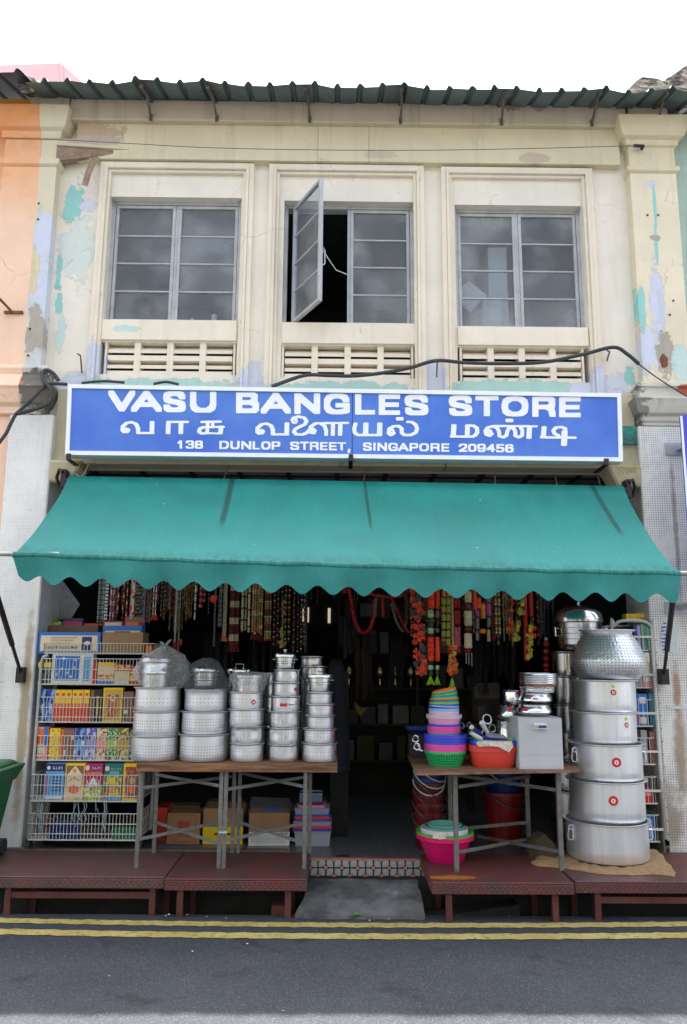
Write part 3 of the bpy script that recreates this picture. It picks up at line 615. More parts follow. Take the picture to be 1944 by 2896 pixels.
GL = {'V':[[(0,0),(.5,1),(1,0)]],'A':[[(0,1),(.5,0),(1,1)],[(.22,.70),(.78,.70)]],
 'S':[[(.97,.2),(.9,.06),(.75,0),(.25,0),(.06,.07),(0,.2),(.06,.38),(.25,.46),(.75,.55),(.95,.64),(1,.8),(.94,.94),(.75,1),(.25,1),(.08,.93),(.02,.8)]],
 'U':[[(0,0),(0,.65),(.06,.86),(.25,1),(.75,1),(.94,.86),(1,.65),(1,0)]],'B':[[(0,0),(0,1)],[(0,0),(.78,0),(.92,.1),(.92,.36),(.78,.48),(0,.48)],[(.78,.48),(1,.6),(1,.88),(.85,1),(0,1)]],
 'N':[[(0,1),(0,0)],[(.02,0),(.98,1)],[(1,1),(1,0)]],'G':[[(.97,.26),(.88,.07),(.68,0),(.32,0),(.12,.08),(0,.3),(0,.7),(.12,.92),(.32,1),(.68,1),(.9,.95),(1,.9),(1,.58),(.58,.58)]],
 'L':[[(0,0),(0,1),(1,1)]],'E':[[(0,0),(0,1)],[(0,0),(1,0)],[(0,.5),(.92,.5)],[(0,1),(1,1)]],'T':[[(0,0),(1,0)],[(.5,0),(.5,1)]],
 'O':[[(.5,0),(.78,.04),(.95,.2),(1,.5),(.95,.8),(.78,.96),(.5,1),(.22,.96),(.05,.8),(0,.5),(.05,.2),(.22,.04),(.5,0)]],
 'R':[[(0,0),(0,1)],[(0,0),(.82,0),(.97,.1),(.97,.4),(.82,.52),(0,.52)],[(.72,.52),(.92,.64),(1,1)]],'D':[[(0,0),(0,1),(.6,1),(.88,.88),(1,.65),(1,.35),(.88,.12),(.6,0),(0,0)]],
 'P':[[(0,0),(0,1)],[(0,0),(.82,0),(1,.12),(1,.44),(.82,.56),(0,.56)]],'I':[[(.5,0),(.5,1)]],',':[[(.5,1),(.2,1.35)]],'1':[[(.05,.28),(.65,0),(.65,1)]],
 '3':[[(0,.16),(.15,0),(.82,0),(1,.12),(1,.36),(.82,.48),(.4,.48)],[(.82,.48),(1,.6),(1,.88),(.82,1),(.15,1),(0,.84)]],
 '8':[[(.5,0),(.85,.03),(.95,.24),(.85,.45),(.5,.48),(.15,.45),(.05,.24),(.15,.03),(.5,0)],[(.5,.48),(.88,.52),(1,.74),(.88,.97),(.5,1),(.12,.97),(0,.74),(.12,.52),(.5,.48)]],
 '2':[[(0,.25),(.1,.05),(.3,0),(.78,0),(.98,.12),(.98,.36),(.8,.55),(0,1),(1,1)]],'4':[[(.78,1),(.78,0),(0,.7),(1,.7)]],'5':[[(.95,0),(.12,0),(.06,.46),(.75,.42),(1,.56),(1,.85),(.8,1),(.15,1),(0,.86)]],
 '6':[[(.95,.14),(.75,0),(.25,0),(.03,.2),(0,.7),(.15,1),(.82,1),(1,.85),(1,.55),(.82,.42),(.2,.44),(.02,.6)]],'9':[[(.05,.86),(.25,1),(.75,1),(.97,.8),(1,.3),(.85,0),(.18,0),(0,.15),(0,.45),(.18,.58),(.8,.56),(.98,.4)]]}
GL['0'] = GL['O']
strokes = []
def letters(s_, spans, top, bot, wf=.30, hf=.23):
    for ch,(x0,x1) in zip(s_, spans):
        xm_ = (x0+x1)/2; t0, t1 = top(xm_), bot(xm_); H_ = t1-t0; nw = min(wf*H_*1.0, (x1-x0)*.9); nh = hf*H_
        if ch in 'VA': nw *= .92
        for pl in GL[ch]:
            strokes.append(([(x0+nw/2+(x1-x0-nw)*a, t0+nh/2+(H_-nh)*c_) for a,c_ in pl], nw, nh, 1))
t1_ = lambda x: 1104+(x-307)*.0143; b1_ = lambda x: 1163.5+(x-307)*.0128
letters('VASU',[(307,383),(371,458),(462,526),(538,612)],t1_,b1_); letters('BANGLES',[(668,733),(738,823),(833,906),(917,990),(1005,1061),(1072,1132),(1145,1212)],t1_,b1_)
letters('STORE',[(1270,1336),(1345,1410),(1419,1495),(1506,1572),(1582,1643)],t1_,b1_)
t3_ = lambda x: 1245+(x-502)*.0118; b3_ = lambda x: 1268.5+(x-502)*.0118
letters('138DUNLOPSTREET,',[(502,519),(526,549),(551,575),(621,648),(652,678),(683,711),(715,735),(739,766),(769,793),(821,847),(849,874),(877,902),(906,927),(931,953),(955,979),(983,993)],t3_,b3_,.27,.20)
letters('SINGAPORE209456',[(1027,1052),(1055,1064),(1068,1095),(1099,1126),(1127,1156),(1159,1183),(1186,1214),(1218,1244),(1249,1271)]+[(1298+26.2*i,1322+26.2*i) for i in range(6)],t3_,b3_,.27,.20)
lat = strokes
# Tamil line drawn with a broad nib
SA = lambda x,y: (280+x*.4464, 1150+y*.4464)
SB = lambda x,y: (960+x*.4592, 1100+y*.4592)
va = [(176,140),(186,148),(178,160),(162,162),(150,150),(152,126),(176,104),(208,98),(236,110),(248,135),(249,164)]
strokes = []
def st(f, pts, dx=0, dy=0, nw=23, nh=13):
    strokes.append(([f(x+dx,y+dy) for x,y in pts], nw*.56, nh*.52))
def spiral(f, cx, cy, r, dx=0, dy=0): st(f, [(cx+r*math.cos(a),cy+r*math.sin(a)) for a in [i*.5 for i in range(14)]], dx, dy, 13, 11)
for dx,dy in ((0,0),(854,9)):
    st(SA, va, dx, dy, 21, 12); st(SA, [(252,167),(338,167)], dx, dy); st(SA, [(338,98),(336,165)], dx, dy)
st(SA,[(441,98),(439,167)]); st(SA,[(441,97),(556,97)]); st(SA,[(521,98),(519,167)])
st(SA,[(658,97),(765,95)]); st(SA,[(690,97),(688,150),(684,168),(650,170),(634,158),(640,140),(664,130)],nw=18); st(SA,[(664,130),(785,128)],nh=11); st(SA,[(775,128),(770,168)]); st(SA,[(688,168),(770,170)],nh=10); st(SA,[(722,100),(722,130)],nw=16)
spiral(SA,1240,90,13); st(SA,[(1226,84),(1236,70),(1264,63),(1300,70),(1316,90),(1306,112),(1272,128),(1244,142),(1236,160),(1252,176),(1290,177),(1318,166),(1338,146)],nw=19)
st(SA,[(1350,140),(1368,150),(1362,168),(1345,165),(1336,150),(1345,125),(1375,106),(1405,106),(1430,122),(1440,150),(1440,178)],nw=19); st(SA,[(1400,105),(1572,103)],nh=12); st(SA,[(1484,106),(1482,178)],nw=20); st(SA,[(1531,106),(1528,178)],nw=22)
st(SB,[(100,214),(92,245),(96,270),(116,284),(250,284)],nw=20); st(SB,[(164,214),(162,284)],nw=26); st(SB,[(250,214),(248,284)],nw=26)
spiral(SB,322,262,12); st(SB,[(336,272),(318,284),(304,272),(308,246),(335,230),(365,228),(385,244),(384,268),(400,284),(440,284),(472,268),(480,244),(470,220),(445,203),(425,203)],nw=19); st(SB,[(360,184),(386,184)],nh=20,nw=16)
st(SB,[(706,224),(702,292)],nw=26); st(SB,[(695,293),(820,294)]); st(SB,[(790,226),(788,290)],nw=24); st(SB,[(790,225),(825,226),(848,240),(850,268),(835,288),(815,294)],nw=20)
spiral(SB,925,266,11); st(SB,[(940,276),(925,288),(905,280),(900,258),(915,238),(945,230),(972,240),(984,262),(986,290),(1010,298),(1030,286),(1036,258),(1048,240),(1072,240),(1084,262),(1084,288),(1106,298),(1126,286),(1128,256),(1118,238)],nw=19); st(SB,[(960,228),(1208,230)],nh=12); st(SB,[(1172,234),(1168,300)],nw=26); st(SB,[(1034,194),(1062,194)],nh=20,nw=16)
st(SB,[(1262,236),(1256,296)],nw=25); st(SB,[(1250,298),(1448,300)]); st(SB,[(1350,286),(1326,276),(1318,256),(1334,238),(1368,234),(1392,244),(1394,300)],nw=19); st(SB,[(1388,262),(1384,344)],nw=30)
# rasterise the strokes on a fine grid and lay runs of it out as flat strips
def raster(strokes, ox, oy, ex, ey, G=.55):
    gw, gh = int((ex-ox)/G), int((ey-oy)/G); grid = bytearray(gw*gh)
    for s_ in strokes:
        pts, nw, nh = s_[:3]; rect = len(s_) > 3
        for (xa,ya),(xb,yb) in zip(pts, pts[1:]):
            L = max(1, int(math.hypot(xb-xa,yb-ya)/.6))
            for k in range(L+1):
                px = xa+(xb-xa)*k/L; py = ya+(yb-ya)*k/L
                for j in range(int((py-nh/2-oy)/G), int((py+nh/2-oy)/G)+1):
                    dyy = ((j+.5)*G+oy-py)/(nh/2)
                    if abs(dyy) > 1 or not 0 <= j < gh: continue
                    hw = nw/2*(1-abs(dyy)**(7 if rect else 3))**(1/(7 if rect else 3))
                    i0 = max(0,int((px-hw-ox)/G)); i1 = min(gw-1,int((px+hw-ox)/G))
                    if i1 >= i0: grid[j*gw+i0:j*gw+i1+1] = b'\x01'*(i1-i0+1)
    b = MB()
    for j in range(gh):
        row = grid[j*gw:(j+1)*gw]; i = row.find(1)
        while i >= 0:
            k = row.find(0, i); k = gw if k < 0 else k
            x0, x1 = ox+i*G, ox+k*G; y0, y1 = oy+j*G, oy+(j+1)*G
            b.quad(P(x0,y1,LY),P(x1,y1,LY),P(x1,y0,LY),P(x0,y0,LY)); i = row.find(1, k)
    return b
raster(lat, 300, 1095, 1660, 1300).build('lettering', m_letter, sg)
raster(strokes, 330, 1168, 1640, 1275).build('lettering', m_letter, sg)
for x,y in ((195,1292),(993,1294),(1715,1306)):
    q = P(x,y,SY); b = MB(); b.box((q.x-.018,SY-.012,q.z-.015),(q.x+.018,SY+.0,q.z+.025)); b.box((q.x-.016,SY-.012,q.z-.03),(q.x+.016,6.5,q.z-.015)); b.build('bracket', m_iron, sg)
# ================================================================== awning
def canvas(name, dirt):
    t = NT(name); p = t.pos(); q = t.xyz(p); n1 = t.noise(p, 1.8, 6, .65, .4); n2 = t.noise(p, 160, 2); sn = t.noise(t.scale(p,(14,2,2)), 1, 5, .7)
    c = t.mix(t.ramp(n1,.3,.7), srgb(12,116,108), srgb(22,134,124)); front_light = t.math('MULTIPLY', t.ramp(t.math('ADD', q[1], t.math('MULTIPLY', t.math('SUBTRACT', n1, .5), .5)), 6.15, 5.45), .30); c = t.mix(front_light, c, srgb(84,162,160)); c = t.mix(t.math('MULTIPLY', t.ramp(sn,.5,.8), .3), c, srgb(70,140,134)); c = t.mix(t.math('MULTIPLY', t.ramp(t.noise(p, 20, 5, .8), .68,.74), .5), c, srgb(20,70,64))  # lighter tone towards the front hem puts light into the canvas colour
    c = t.mix(t.math('MULTIPLY', t.ramp(t.vor(p, 7), .055, .03), t.ramp(t.noise(p, 1.3, 2), .55, .6)), c, (.6,.62,.6))
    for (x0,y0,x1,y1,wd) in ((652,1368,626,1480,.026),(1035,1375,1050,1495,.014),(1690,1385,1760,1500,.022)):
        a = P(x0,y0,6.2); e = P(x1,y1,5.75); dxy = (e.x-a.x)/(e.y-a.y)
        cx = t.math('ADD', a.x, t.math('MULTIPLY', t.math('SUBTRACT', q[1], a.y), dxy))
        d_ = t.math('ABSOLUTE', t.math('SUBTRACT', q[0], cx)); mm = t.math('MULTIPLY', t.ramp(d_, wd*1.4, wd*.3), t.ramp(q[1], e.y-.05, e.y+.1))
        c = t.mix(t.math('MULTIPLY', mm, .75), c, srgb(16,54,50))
    
    if dirt: hz_ = t.math('MULTIPLY', t.ramp(q[1], 5.44, 5.33), t.ramp(t.noise(t.scale(p,(4,1,1)), 9, 5, .75), .38, .62)); c = t.mix(t.math('MULTIPLY', hz_, .45), c, srgb(14,62,58))
    t.fin(c, .6, t.bump(t.math('ADD', t.math('ADD', t.math('MULTIPLY', n2,.15), n1), t.math('MULTIPLY', t.noise(t.scale(p,(2.2,.7,.7)), 4, 4, .6, .8), 1.2)), .55, .02), 0, .4)
    tl = t.n.new('ShaderNodeBsdfTranslucent'); t.link(c, tl.inputs[0]); ms = t.n.new('ShaderNodeMixShader'); ms.inputs[0].default_value = .16
    t.link(t.b.outputs[0], ms.inputs[1]); t.link(tl.outputs[0], ms.inputs[2]); t.link(ms.outputs[0], t.out.inputs[0]); return t.m
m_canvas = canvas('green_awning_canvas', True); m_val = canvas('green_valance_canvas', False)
AT = [P(178,1346,6.32), P(1722,1374,6.32)]; AF = [P(40,1566,5.31), P(1922,1620,5.31)]
aw = thing('awning', 'wide green canvas awning with scalloped valance over the shop front', 'awning', ((AF[0].x+AF[1].x)/2,5.8,AF[1].z))
AT[1].x = AF[1].x+.03; AT[0].x = AF[0].x-.02
b = MB(); NX, NY = 200, 14; vs = []
for j in range(NY+1):
    v_ = j/NY
    for i in range(NX+1):
        u_ = i/NX; q = (AT[0]*(1-u_)+AT[1]*u_)*(1-v_) + (AF[0]*(1-u_)+AF[1]*u_)*v_
        sag = -.035*math.sin(math.pi*v_)*(1+.3*math.sin(u_*9)) + .006*math.sin(u_*40+v_*3)*v_*(1-v_)*3 - .012*math.sin(u_*math.pi)*v_
        seam = -.010*sum(math.exp(-((u_-su)/.004)**2) for su in (.355,.655,.87))*math.sin(math.pi*min(1,v_*1.1))
        sag += seam + .004*math.sin(u_*95+4*v_)*v_**2
        edge = .035*math.sin(math.pi*v_)*(1 if i==0 else -1 if i==NX else 0)
        vs.append(q+Vector((edge,0,sag)))
b.add(vs, [(j*(NX+1)+i,(j+1)*(NX+1)+i,(j+1)*(NX+1)+i+1,j*(NX+1)+i+1) for j in range(NY) for i in range(NX)], True)
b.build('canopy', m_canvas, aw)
fr_ = vs[-(NX+1):]
b = MB(); ns = 21.4; NX2 = 428; vs2 = []
ph0 = .24
for j in range(9):
    v_ = j/8
    for i in range(NX2+1):
        u_ = i/NX2; q = AF[0]*(1-u_)+AF[1]*u_ + Vector((0,0,-.012*math.sin(u_*math.pi)))
        L = .164 + .030*math.cos(2*math.pi*(u_*ns-ph0)) 
        if u_ < .03: L *= .8+.2*u_/.03
        wob = .016*math.sin(u_*61+1)*v_ + .010*math.sin(u_*23+v_*2)*v_
        vs2.append(q + Vector((.03*v_*(1-2*u_)*1.2, -.022+.012*v_+wob, -.012-L*v_)))
b.add(vs2, [(j*(NX2+1)+i,(j+1)*(NX2+1)+i,(j+1)*(NX2+1)+i+1,j*(NX2+1)+i+1) for j in range(8) for i in range(NX2)], True)
b.build('valance', m_val, aw)
# rolled front hem
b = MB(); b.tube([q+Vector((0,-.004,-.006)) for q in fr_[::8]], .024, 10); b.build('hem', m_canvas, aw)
m_galv = M('galvanised_tube', srgb(170,172,172), .4, .6, .15, 12, dirt=.3)
b = MB(); e0 = P(-60,1566,5.33); b.tube([e0, AF[0]+Vector((.3,.02,0))], .017, 10); b.tube([AF[1]-Vector((.3,-.02,0)), P(2000,1622,5.33)], .017, 10); b.build('tube', m_galv, aw); b = MB(); b.tube([AT[0]+Vector((-.06,.04,-.03)),AT[1]+Vector((.06,.04,-.03))], .03, 12); b.build('roller', m_iron, aw)
for pts in (((-40,1580,5.36),(60,1905,6.40)),((1912,1625,5.34),(1878,1910,6.36))):
    a, e = P(*pts[0]), P(*pts[1]); mid = a.lerp(e,.72)
    b = MB(); b.tube([a,mid], .021, 8); b.tube([mid,e], .014, 8); b.box((e.x-.03,e.y-.03,e.z-.07),(e.x+.03,e.y+.06,e.z+.05)); b.build('arm', m_iron, aw, label='dark telescopic awning arm')
for x,y in ((648,1316),(1035,1330),(1400,1338),(1690,1342),(1570,1340)):
    a = P(x,y,6.48); b = MB(); b.tube([a,Vector((a.x-.03,6.33,3.10))], .006, 6); b.build('hanger_rod', m_steeldark, aw)
for s_,e in ((-1,AT[0]),(1,AT[1])):
    b = MB(); b.tube([e+Vector((s_*.05,.0,.03)),e+Vector((s_*.09,.03,.06)),e+Vector((s_*.12,.06,.0)),e+Vector((s_*.1,.08,-.08))], .014, 8); b.box((e.x+s_*.05-.02,6.33,e.z-.09),(e.x+s_*.05+.02,6.48,e.z+.06)); b.build('end_bracket', m_iron, aw)
# ================================================================== cables and wires on the facade
def smooth(pts, n=6):
    out = []
    for i in range(len(pts)-1):
        p0 = pts[max(0,i-1)]; p1 = pts[i]; p2 = pts[i+1]; p3 = pts[min(len(pts)-1,i+2)]
        for k in range(n):
            t_ = k/n; out.append(.5*((2*p1)+(p2-p0)*t_+(2*p0-5*p1+4*p2-p3)*t_**2+(3*p1-p0-3*p2+p3)*t_**3))
    return out+[pts[-1]]
def cable(name, pts, r, mat_, lab, cat='cable', Y=6.4, n=8):
    b = MB(); b.tube(smooth([P(x,y,(z if z else Y)) for x,y,z in [(q+(None,))[:3] for q in pts]]), r, n); return b.build(name, mat_, label=lab, cat=cat)
cable('cable', [(770,1093,6.34),(860,1062),(930,1062),(1000,1063),(1080,1055),(1160,1040),(1235,1020),(1320,1026),(1430,1028),(1540,1024),(1650,1002),(1735,982),(1775,1002),(1808,1030)], .0165, m_black, 'thick black sheathed cable sagging along the wall above the sign', Y=6.42)
cable('cable', [(1806,1029),(1850,1062),(1900,1095),(1975,1140)], .006, m_black, 'thin black cable slanting down across the right pilaster base', Y=6.38)
cable('cable', [(166,1076,6.38),(150,1055,6.38),(130,1047,6.37),(120,1060,6.35),(128,1080,6.33),(143,1100,6.32),(146,1125,6.32),(130,1145,6.3),(90,1160,6.28),(50,1170,6.28)], .0165, m_black, 'looped thick black cable end hooked over the left capital', Y=6.36)
cable('cable', [(190,1087,6.36),(150,1085,6.35),(128,1090,6.34),(95,1125,6.30),(58,1160,6.29),(45,1172,6.28),(30,1200,6.28),(15,1230,6.27),(-25,1280,6.25)], .015, m_black, 'straight thick black cable dropping past the left pillar', Y=6.3)
cable('cable', [(232,1083,6.36),(290,1078,6.36),(330,1080,6.36),(352,1082,6.36)], .012, m_black, 'short black cable lying on top of the sign', Y=6.36)
cable('cable', [(435,1086,6.38),(470,1080,6.38),(505,1087,6.38)], .012, m_black, 'short hump of black cable rising over the sign top', Y=6.38)
cable('wire', [(-5,390),(160,395),(350,405),(600,418),(900,424),(1200,425),(1500,420),(1800,412)], .0032, m_steeldark, 'thin sagging wire strung across the top of the facade', 'wire', Y=6.36, n=5)
cable('wire', [(253,1290),(250,1315),(238,1340),(228,1348),(215,1340)], .004, m_galv, 'short grey wire dangling under the left end of the sign', 'wire', Y=6.38, n=5)
cable('wire', [(1255,1303),(1262,1318),(1256,1332)], .005, m_iron, 'short black wire hooked below the middle of the sign', 'wire', Y=6.46, n=5)
for (x,y,w_,h_,lab) in ((228,1005,8,50,'rusty bent nail projecting from the wall left of the vents'),(1725,995,-16,26,'rusty peg carrying the thick cable near the right pilaster'),(1237,1022,-3,45,'rusty strip hanging under the cable between two vents')):
    b = MB(); a = P(x,y,6.42); b.tube([P(x-8,y-4,6.38), P(x,y,6.44), P(x+w_*.3,y+h_*.5,6.50), P(x+w_*.5,y+h_,6.53)], .007, 6); b.build('peg', m_rust, label=lab, cat='peg')
b = MB(); q = P(38,882,6.43); b.box((q.x-.08,6.43,q.z-.012),(q.x+.08,6.449,q.z+.012)); b.bar((q.x-.01,6.43,q.z),(q.x-.08,6.30,q.z+.07),.016); b.build('bracket', m_rust, label='small rusty iron bracket fixed to the peach pilaster', cat='bracket')
b = MB(); q = P(1805,412,6.40); b.bar((q.x-.04,6.40,q.z),(q.x+.05,6.40,q.z-.004),.02); b.bar((q.x+.05,6.40,q.z),(q.x+.05,6.46,q.z),.02); b.build('wire_anchor', m_iron, label='dark iron anchor holding the wire at the right capital', cat='anchor')
for (x,y) in ((110,575),(108,620),(85,930),(80,1005),(1832,608),(1862,608),(1895,890),(1905,850)):
    q = P(x,y,6.447); b = MB(); b.lathe([(0,-.0),(.011,.0),(.008,.006)], (0,0,0), 8); b.v = [(q.x+v[0], 6.449-v[2], q.z+v[1]) for v in b.v]; b.build('bolt', m_rust, SH)
# ================================================================== side sign at the right edge
m_purple = M('violet_blue_sign_face', srgb(70,74,190), .3, 0, .04, 2)
ps = thing('projecting_sign', 'violet blue lightbox sign projecting beside the tiled pillar', 'sign', P(1960,1690,6.15))
a = P(1924,1178,6.06); c_ = P(1936,1690,6.06)
b = MB(); x0 = a.x
b.hexa([(x0,6.05,c_.z),(x0+.5,6.05,c_.z),(x0+.5,6.08,c_.z),(x0,6.08,c_.z)],[(x0,6.05,a.z),(x0+.5,6.05,a.z+.15),(x0+.5,6.08,a.z+.15),(x0,6.08,a.z)]); b.build('panel', m_purple, ps)
b = MB(); b.box((x0-.006,6.045,c_.z-.01),(x0+.012,6.049,a.z)); b.build('frame', m_white, ps)
for y_ in (1270,1720):
    q = P(1912,y_,6.42); b = MB(); b.box((q.x-.09,6.415,q.z-.05),(q.x+.12,6.43,q.z+.05)); b.box((q.x+.0,6.12,q.z-.015),(q.x+.05,6.415,q.z+.025)); b.build('bracket', M('grey_bracket_steel', srgb(176,178,182), .4, .3, .08, 9), ps)
# torn posters on the right pillar
m_poster = M('torn_paper', srgb(206,208,214), .8, 0, .1, 20, dirt=.3); m_posterb = M('blue_printed_paper', srgb(120,136,190), .8, 0, .35, 30)
def poster(pts, mat_, lab):
    A = [P(x,y,6.424) for x,y in pts]; k = len(A); b = MB(); b.add(A+[v+Vector((0,.005,0)) for v in A],[tuple(range(k-1,-1,-1))]+[(i,(i+1)%k,(i+1)%k+k,i+k) for i in range(k)])
    return b.build('poster', mat_, label=lab, cat='poster')
t = NT('blue_printed_scrap'); p = t.pos(); q = t.xyz(p); nn = t.noise(p, 45, 4, .7)
t.fin(t.mix(t.math('MULTIPLY', t.ramp(t.math('SINE', t.math('ADD', t.math('MULTIPLY', q[2], 210.0), t.math('MULTIPLY', nn, 9.0))), .0,.3), t.ramp(nn,.35,.5)), srgb(206,210,222), srgb(72,92,168)), .8); m_scrap = t.m
poster([(1872,1770),(1880,1757),(1890,1760),(1894,1775),(1890,1800),(1893,1830),(1886,1848),(1876,1845),(1870,1800)], m_scrap, 'torn poster scrap with blue lettering stuck on the mosaic pillar')
poster([(1899,1780),(1913,1774),(1917,1810),(1919,1850),(1896,1846),(1893,1815)], m_poster, 'faded white paper scrap on the mosaic pillar behind the awning arm')
poster([(1885,1993),(1915,1997),(1946,1995),(1946,2004),(1912,2006),(1886,2000)], m_poster, 'torn strip of white paper low on the stained mosaic pillar')
# ================================================================== platforms over the drain
PZT = .25
def platform(x0, x1, yf, yb, legs, mat_, lab, rail=None, skew=0):
    T = thing('platform', lab, 'platform', ((x0+x1)/2,(yf+yb)/2,0), 'maroon steel platforms over the drain')
    b = MB(); b.hexa([(x0,yf,PZT-.012),(x1,yf,PZT-.012),(x1,yb,PZT-.012),(x0,yb,PZT-.012)],[(x0,yf,PZT),(x1,yf,PZT),(x1,yb,PZT),(x0,yb,PZT)])
    b.box((x0,yf,PZT-.075),(x1,yf+.012,PZT-.012)); b.box((x0,yf+.012,PZT-.075),(x0+.012,yb,PZT-.012)); b.box((x1-.012,yf+.012,PZT-.075),(x1,yb,PZT-.012))
    b.build('deck', mat_, T, bevel=.004)
    for lx in legs:
        for ly in (yf+.03, 6.16): MB().box((lx-.02,ly,0 if ly<5.72 else -.318),(lx+.02,ly+.04,PZT-.0125)).build('leg', m_maroon, T)
    if rail: MB().box((rail[0],yf+.035,.105),(rail[1],yf+.065,.145)).build('rail', m_maroon, T)
    return T
xa = [X(*q) for q in ((-260,2480,5.65),(466,2484,5.62),(869,2487,5.60),(1222,2497,5.54),(1619,2492,5.6),(2200,2480,5.62))]
platform(xa[0],xa[1]-.004,5.64,6.40,(X(20,2540,5.66),X(430,2540,5.66)),m_plate2,'worn maroon checker plate platform beside the green bin',(X(26,2540,5.66),X(424,2540,5.66)))
platform(xa[1]+.004,xa[2],5.60,6.34,(X(510,2540,5.64),X(815,2540,5.64)),m_plate,'maroon steel platform under the left table, next to the concrete slab')
platform(xa[3],xa[4]-.005,5.54,6.30,(X(1270,2540,5.58),X(1568,2540,5.6)),m_plate,'maroon steel platform with an orange stain, holding the pink basins')
platform(xa[4]+.010,xa[5],5.58,6.40,(X(1690,2540,5.62),X(2080,2540,5.6)),m_plate,'maroon steel platform carrying the big aluminium pots',(X(1697,2540,5.62),X(2076,2540,5.62)))
b = MB(); b.box((-3.3,6.35,.2),(-.35,6.40,.262)); b.build('angle_bar', m_steeldark, label='dark steel bar along the back edge of the left platforms', cat='bar')
# rubble under the platforms
b = MB(); a = PZ(1200,2590,-.02); e = PZ(1435,2560,-.1); b.hexa([(a.x,5.78,-.31),(e.x,5.85,-.31),(e.x,6.0,-.31),(a.x,5.95,-.31)],[(a.x,5.78,-.05),(e.x,5.85,.03),(e.x,6.0,.03),(a.x,5.95,-.05)]); b.build('concrete_block', m_drain, label='old concrete kerb block lying under the right platform', cat='concrete block', bevel=.01)
b = MB(); a = P(768,2562,5.7); e = P(822,2594,5.7); b.box((a.x,5.705,-.32),(e.x,5.80,a.z)); b.build('brick_pier', m_maroon, label='red brick pier beside the platform leg near the slab', cat='brick pier', bevel=.004)
m_leaf = M('weed_green', srgb(70,130,40), .6, 0, .3, 30)
b = MB(); c0 = PZ(1012,2593,.01)
for i in range(60):
    a_ = random.uniform(0,6.28); l = random.uniform(.012,.035); d = Vector((math.cos(a_),math.sin(a_)*.5,random.uniform(.3,1))).normalized(); s_ = d.cross(Vector((0,0,1))).normalized()*.006; o_ = c0+Vector((random.uniform(-.03,.03),random.uniform(-.015,.01),0))
    b.add([o_-s_*.3,o_+d*l*.6-s_,o_+d*l,o_+d*l*.6+s_],[(0,1,2,3)])
b.build('weed', m_leaf, label='tiny green weed growing at the foot of the concrete slab', cat='weed')
m_litter = M('white_litter', srgb(220,220,215), .8)
b = MB()
for (x,y) in ((470,2590),(478,2586),(530,2586),(700,2668),(1278,2663),(545,2690),(800,2858),(310,2760),(640,2596),(585,2593),(1440,2590),(1700,2592),(1100,2600),(1046,2603)):
    c0 = PZ(x,y,.008); r = random.uniform(.003,.007); a_ = random.uniform(0,3)
    b.add([c0+Vector((r*math.cos(a_+k*1.57)*1.6,r*math.sin(a_+k*1.57),random.uniform(-.002,.004))) for k in range(4)],[(0,1,2,3)])
b.build('litter', m_litter, kind='stuff', label='scraps of white litter scattered along the gutter', cat='litter')
# ================================================================== wheelie bin
m_bin = M('green_bin_plastic', srgb(18,98,56), .42, 0, .12, 5, .08, 40, dirt=.15)
bt = P(0,2150,5.75)
bx1 = X(72,2165,6.28); wb = thing('wheelie_bin', 'green plastic wheelie bin with closed lid beside the left pillar', 'bin', (bx1-.3,6.0,PZT))
ztop = Zc(60,2188,5.72)
b = MB(); lo = [(bx1-.54,5.80,PZT+.012),(bx1-.13,5.80,PZT+.012),(bx1-.13,6.16,PZT+.012),(bx1-.54,6.16,PZT+.012)]; hi = [(bx1-.60,5.76,ztop-.10),(bx1-.06,5.76,ztop-.10),(bx1-.06,6.24,ztop-.10),(bx1-.60,6.24,ztop-.10)]
b.hexa(lo,hi); b.build('body', m_bin, wb, bevel=.015)
b = MB(); b.hexa([(bx1-.62,5.74,ztop-.12),(bx1-.06,5.74,ztop-.12),(bx1-.06,6.27,ztop-.12),(bx1-.62,6.27,ztop-.12)],[(bx1-.66,5.71,ztop),(bx1,5.71,ztop),(bx1,6.3,ztop),(bx1-.66,6.3,ztop)])
for k in range(5):
    xx = bx1-.08-k*.07; b.box((xx-.008,5.735,ztop-.19),(xx+.008,5.775,ztop-.06))
b.build('rim', m_bin, wb, bevel=.008)
b = MB(); zl_ = ztop+.012; b.hexa([(bx1-.62,5.74,ztop+.001),(bx1-.05,5.74,ztop+.001),(bx1-.05,6.3,ztop+.001),(bx1-.62,6.3,ztop+.001)],[(bx1-.56,5.80,zl_+.012),(bx1-.10,5.80,zl_+.012),(bx1-.09,6.26,zl_+.02),(bx1-.56,6.26,zl_+.02)]); b.box((bx1-.10,5.80,zl_-.02),(bx1-.06,5.87,zl_+.06)); b.build('lid', m_bin, wb, bevel=.012)
for xx in (bx1-.57,bx1-.10):
    b = MB(); b.tube([(xx-.02,6.2,PZT+.061),(xx+.02,6.2,PZT+.061)], .06, 16); b.build('wheel', m_black, wb)
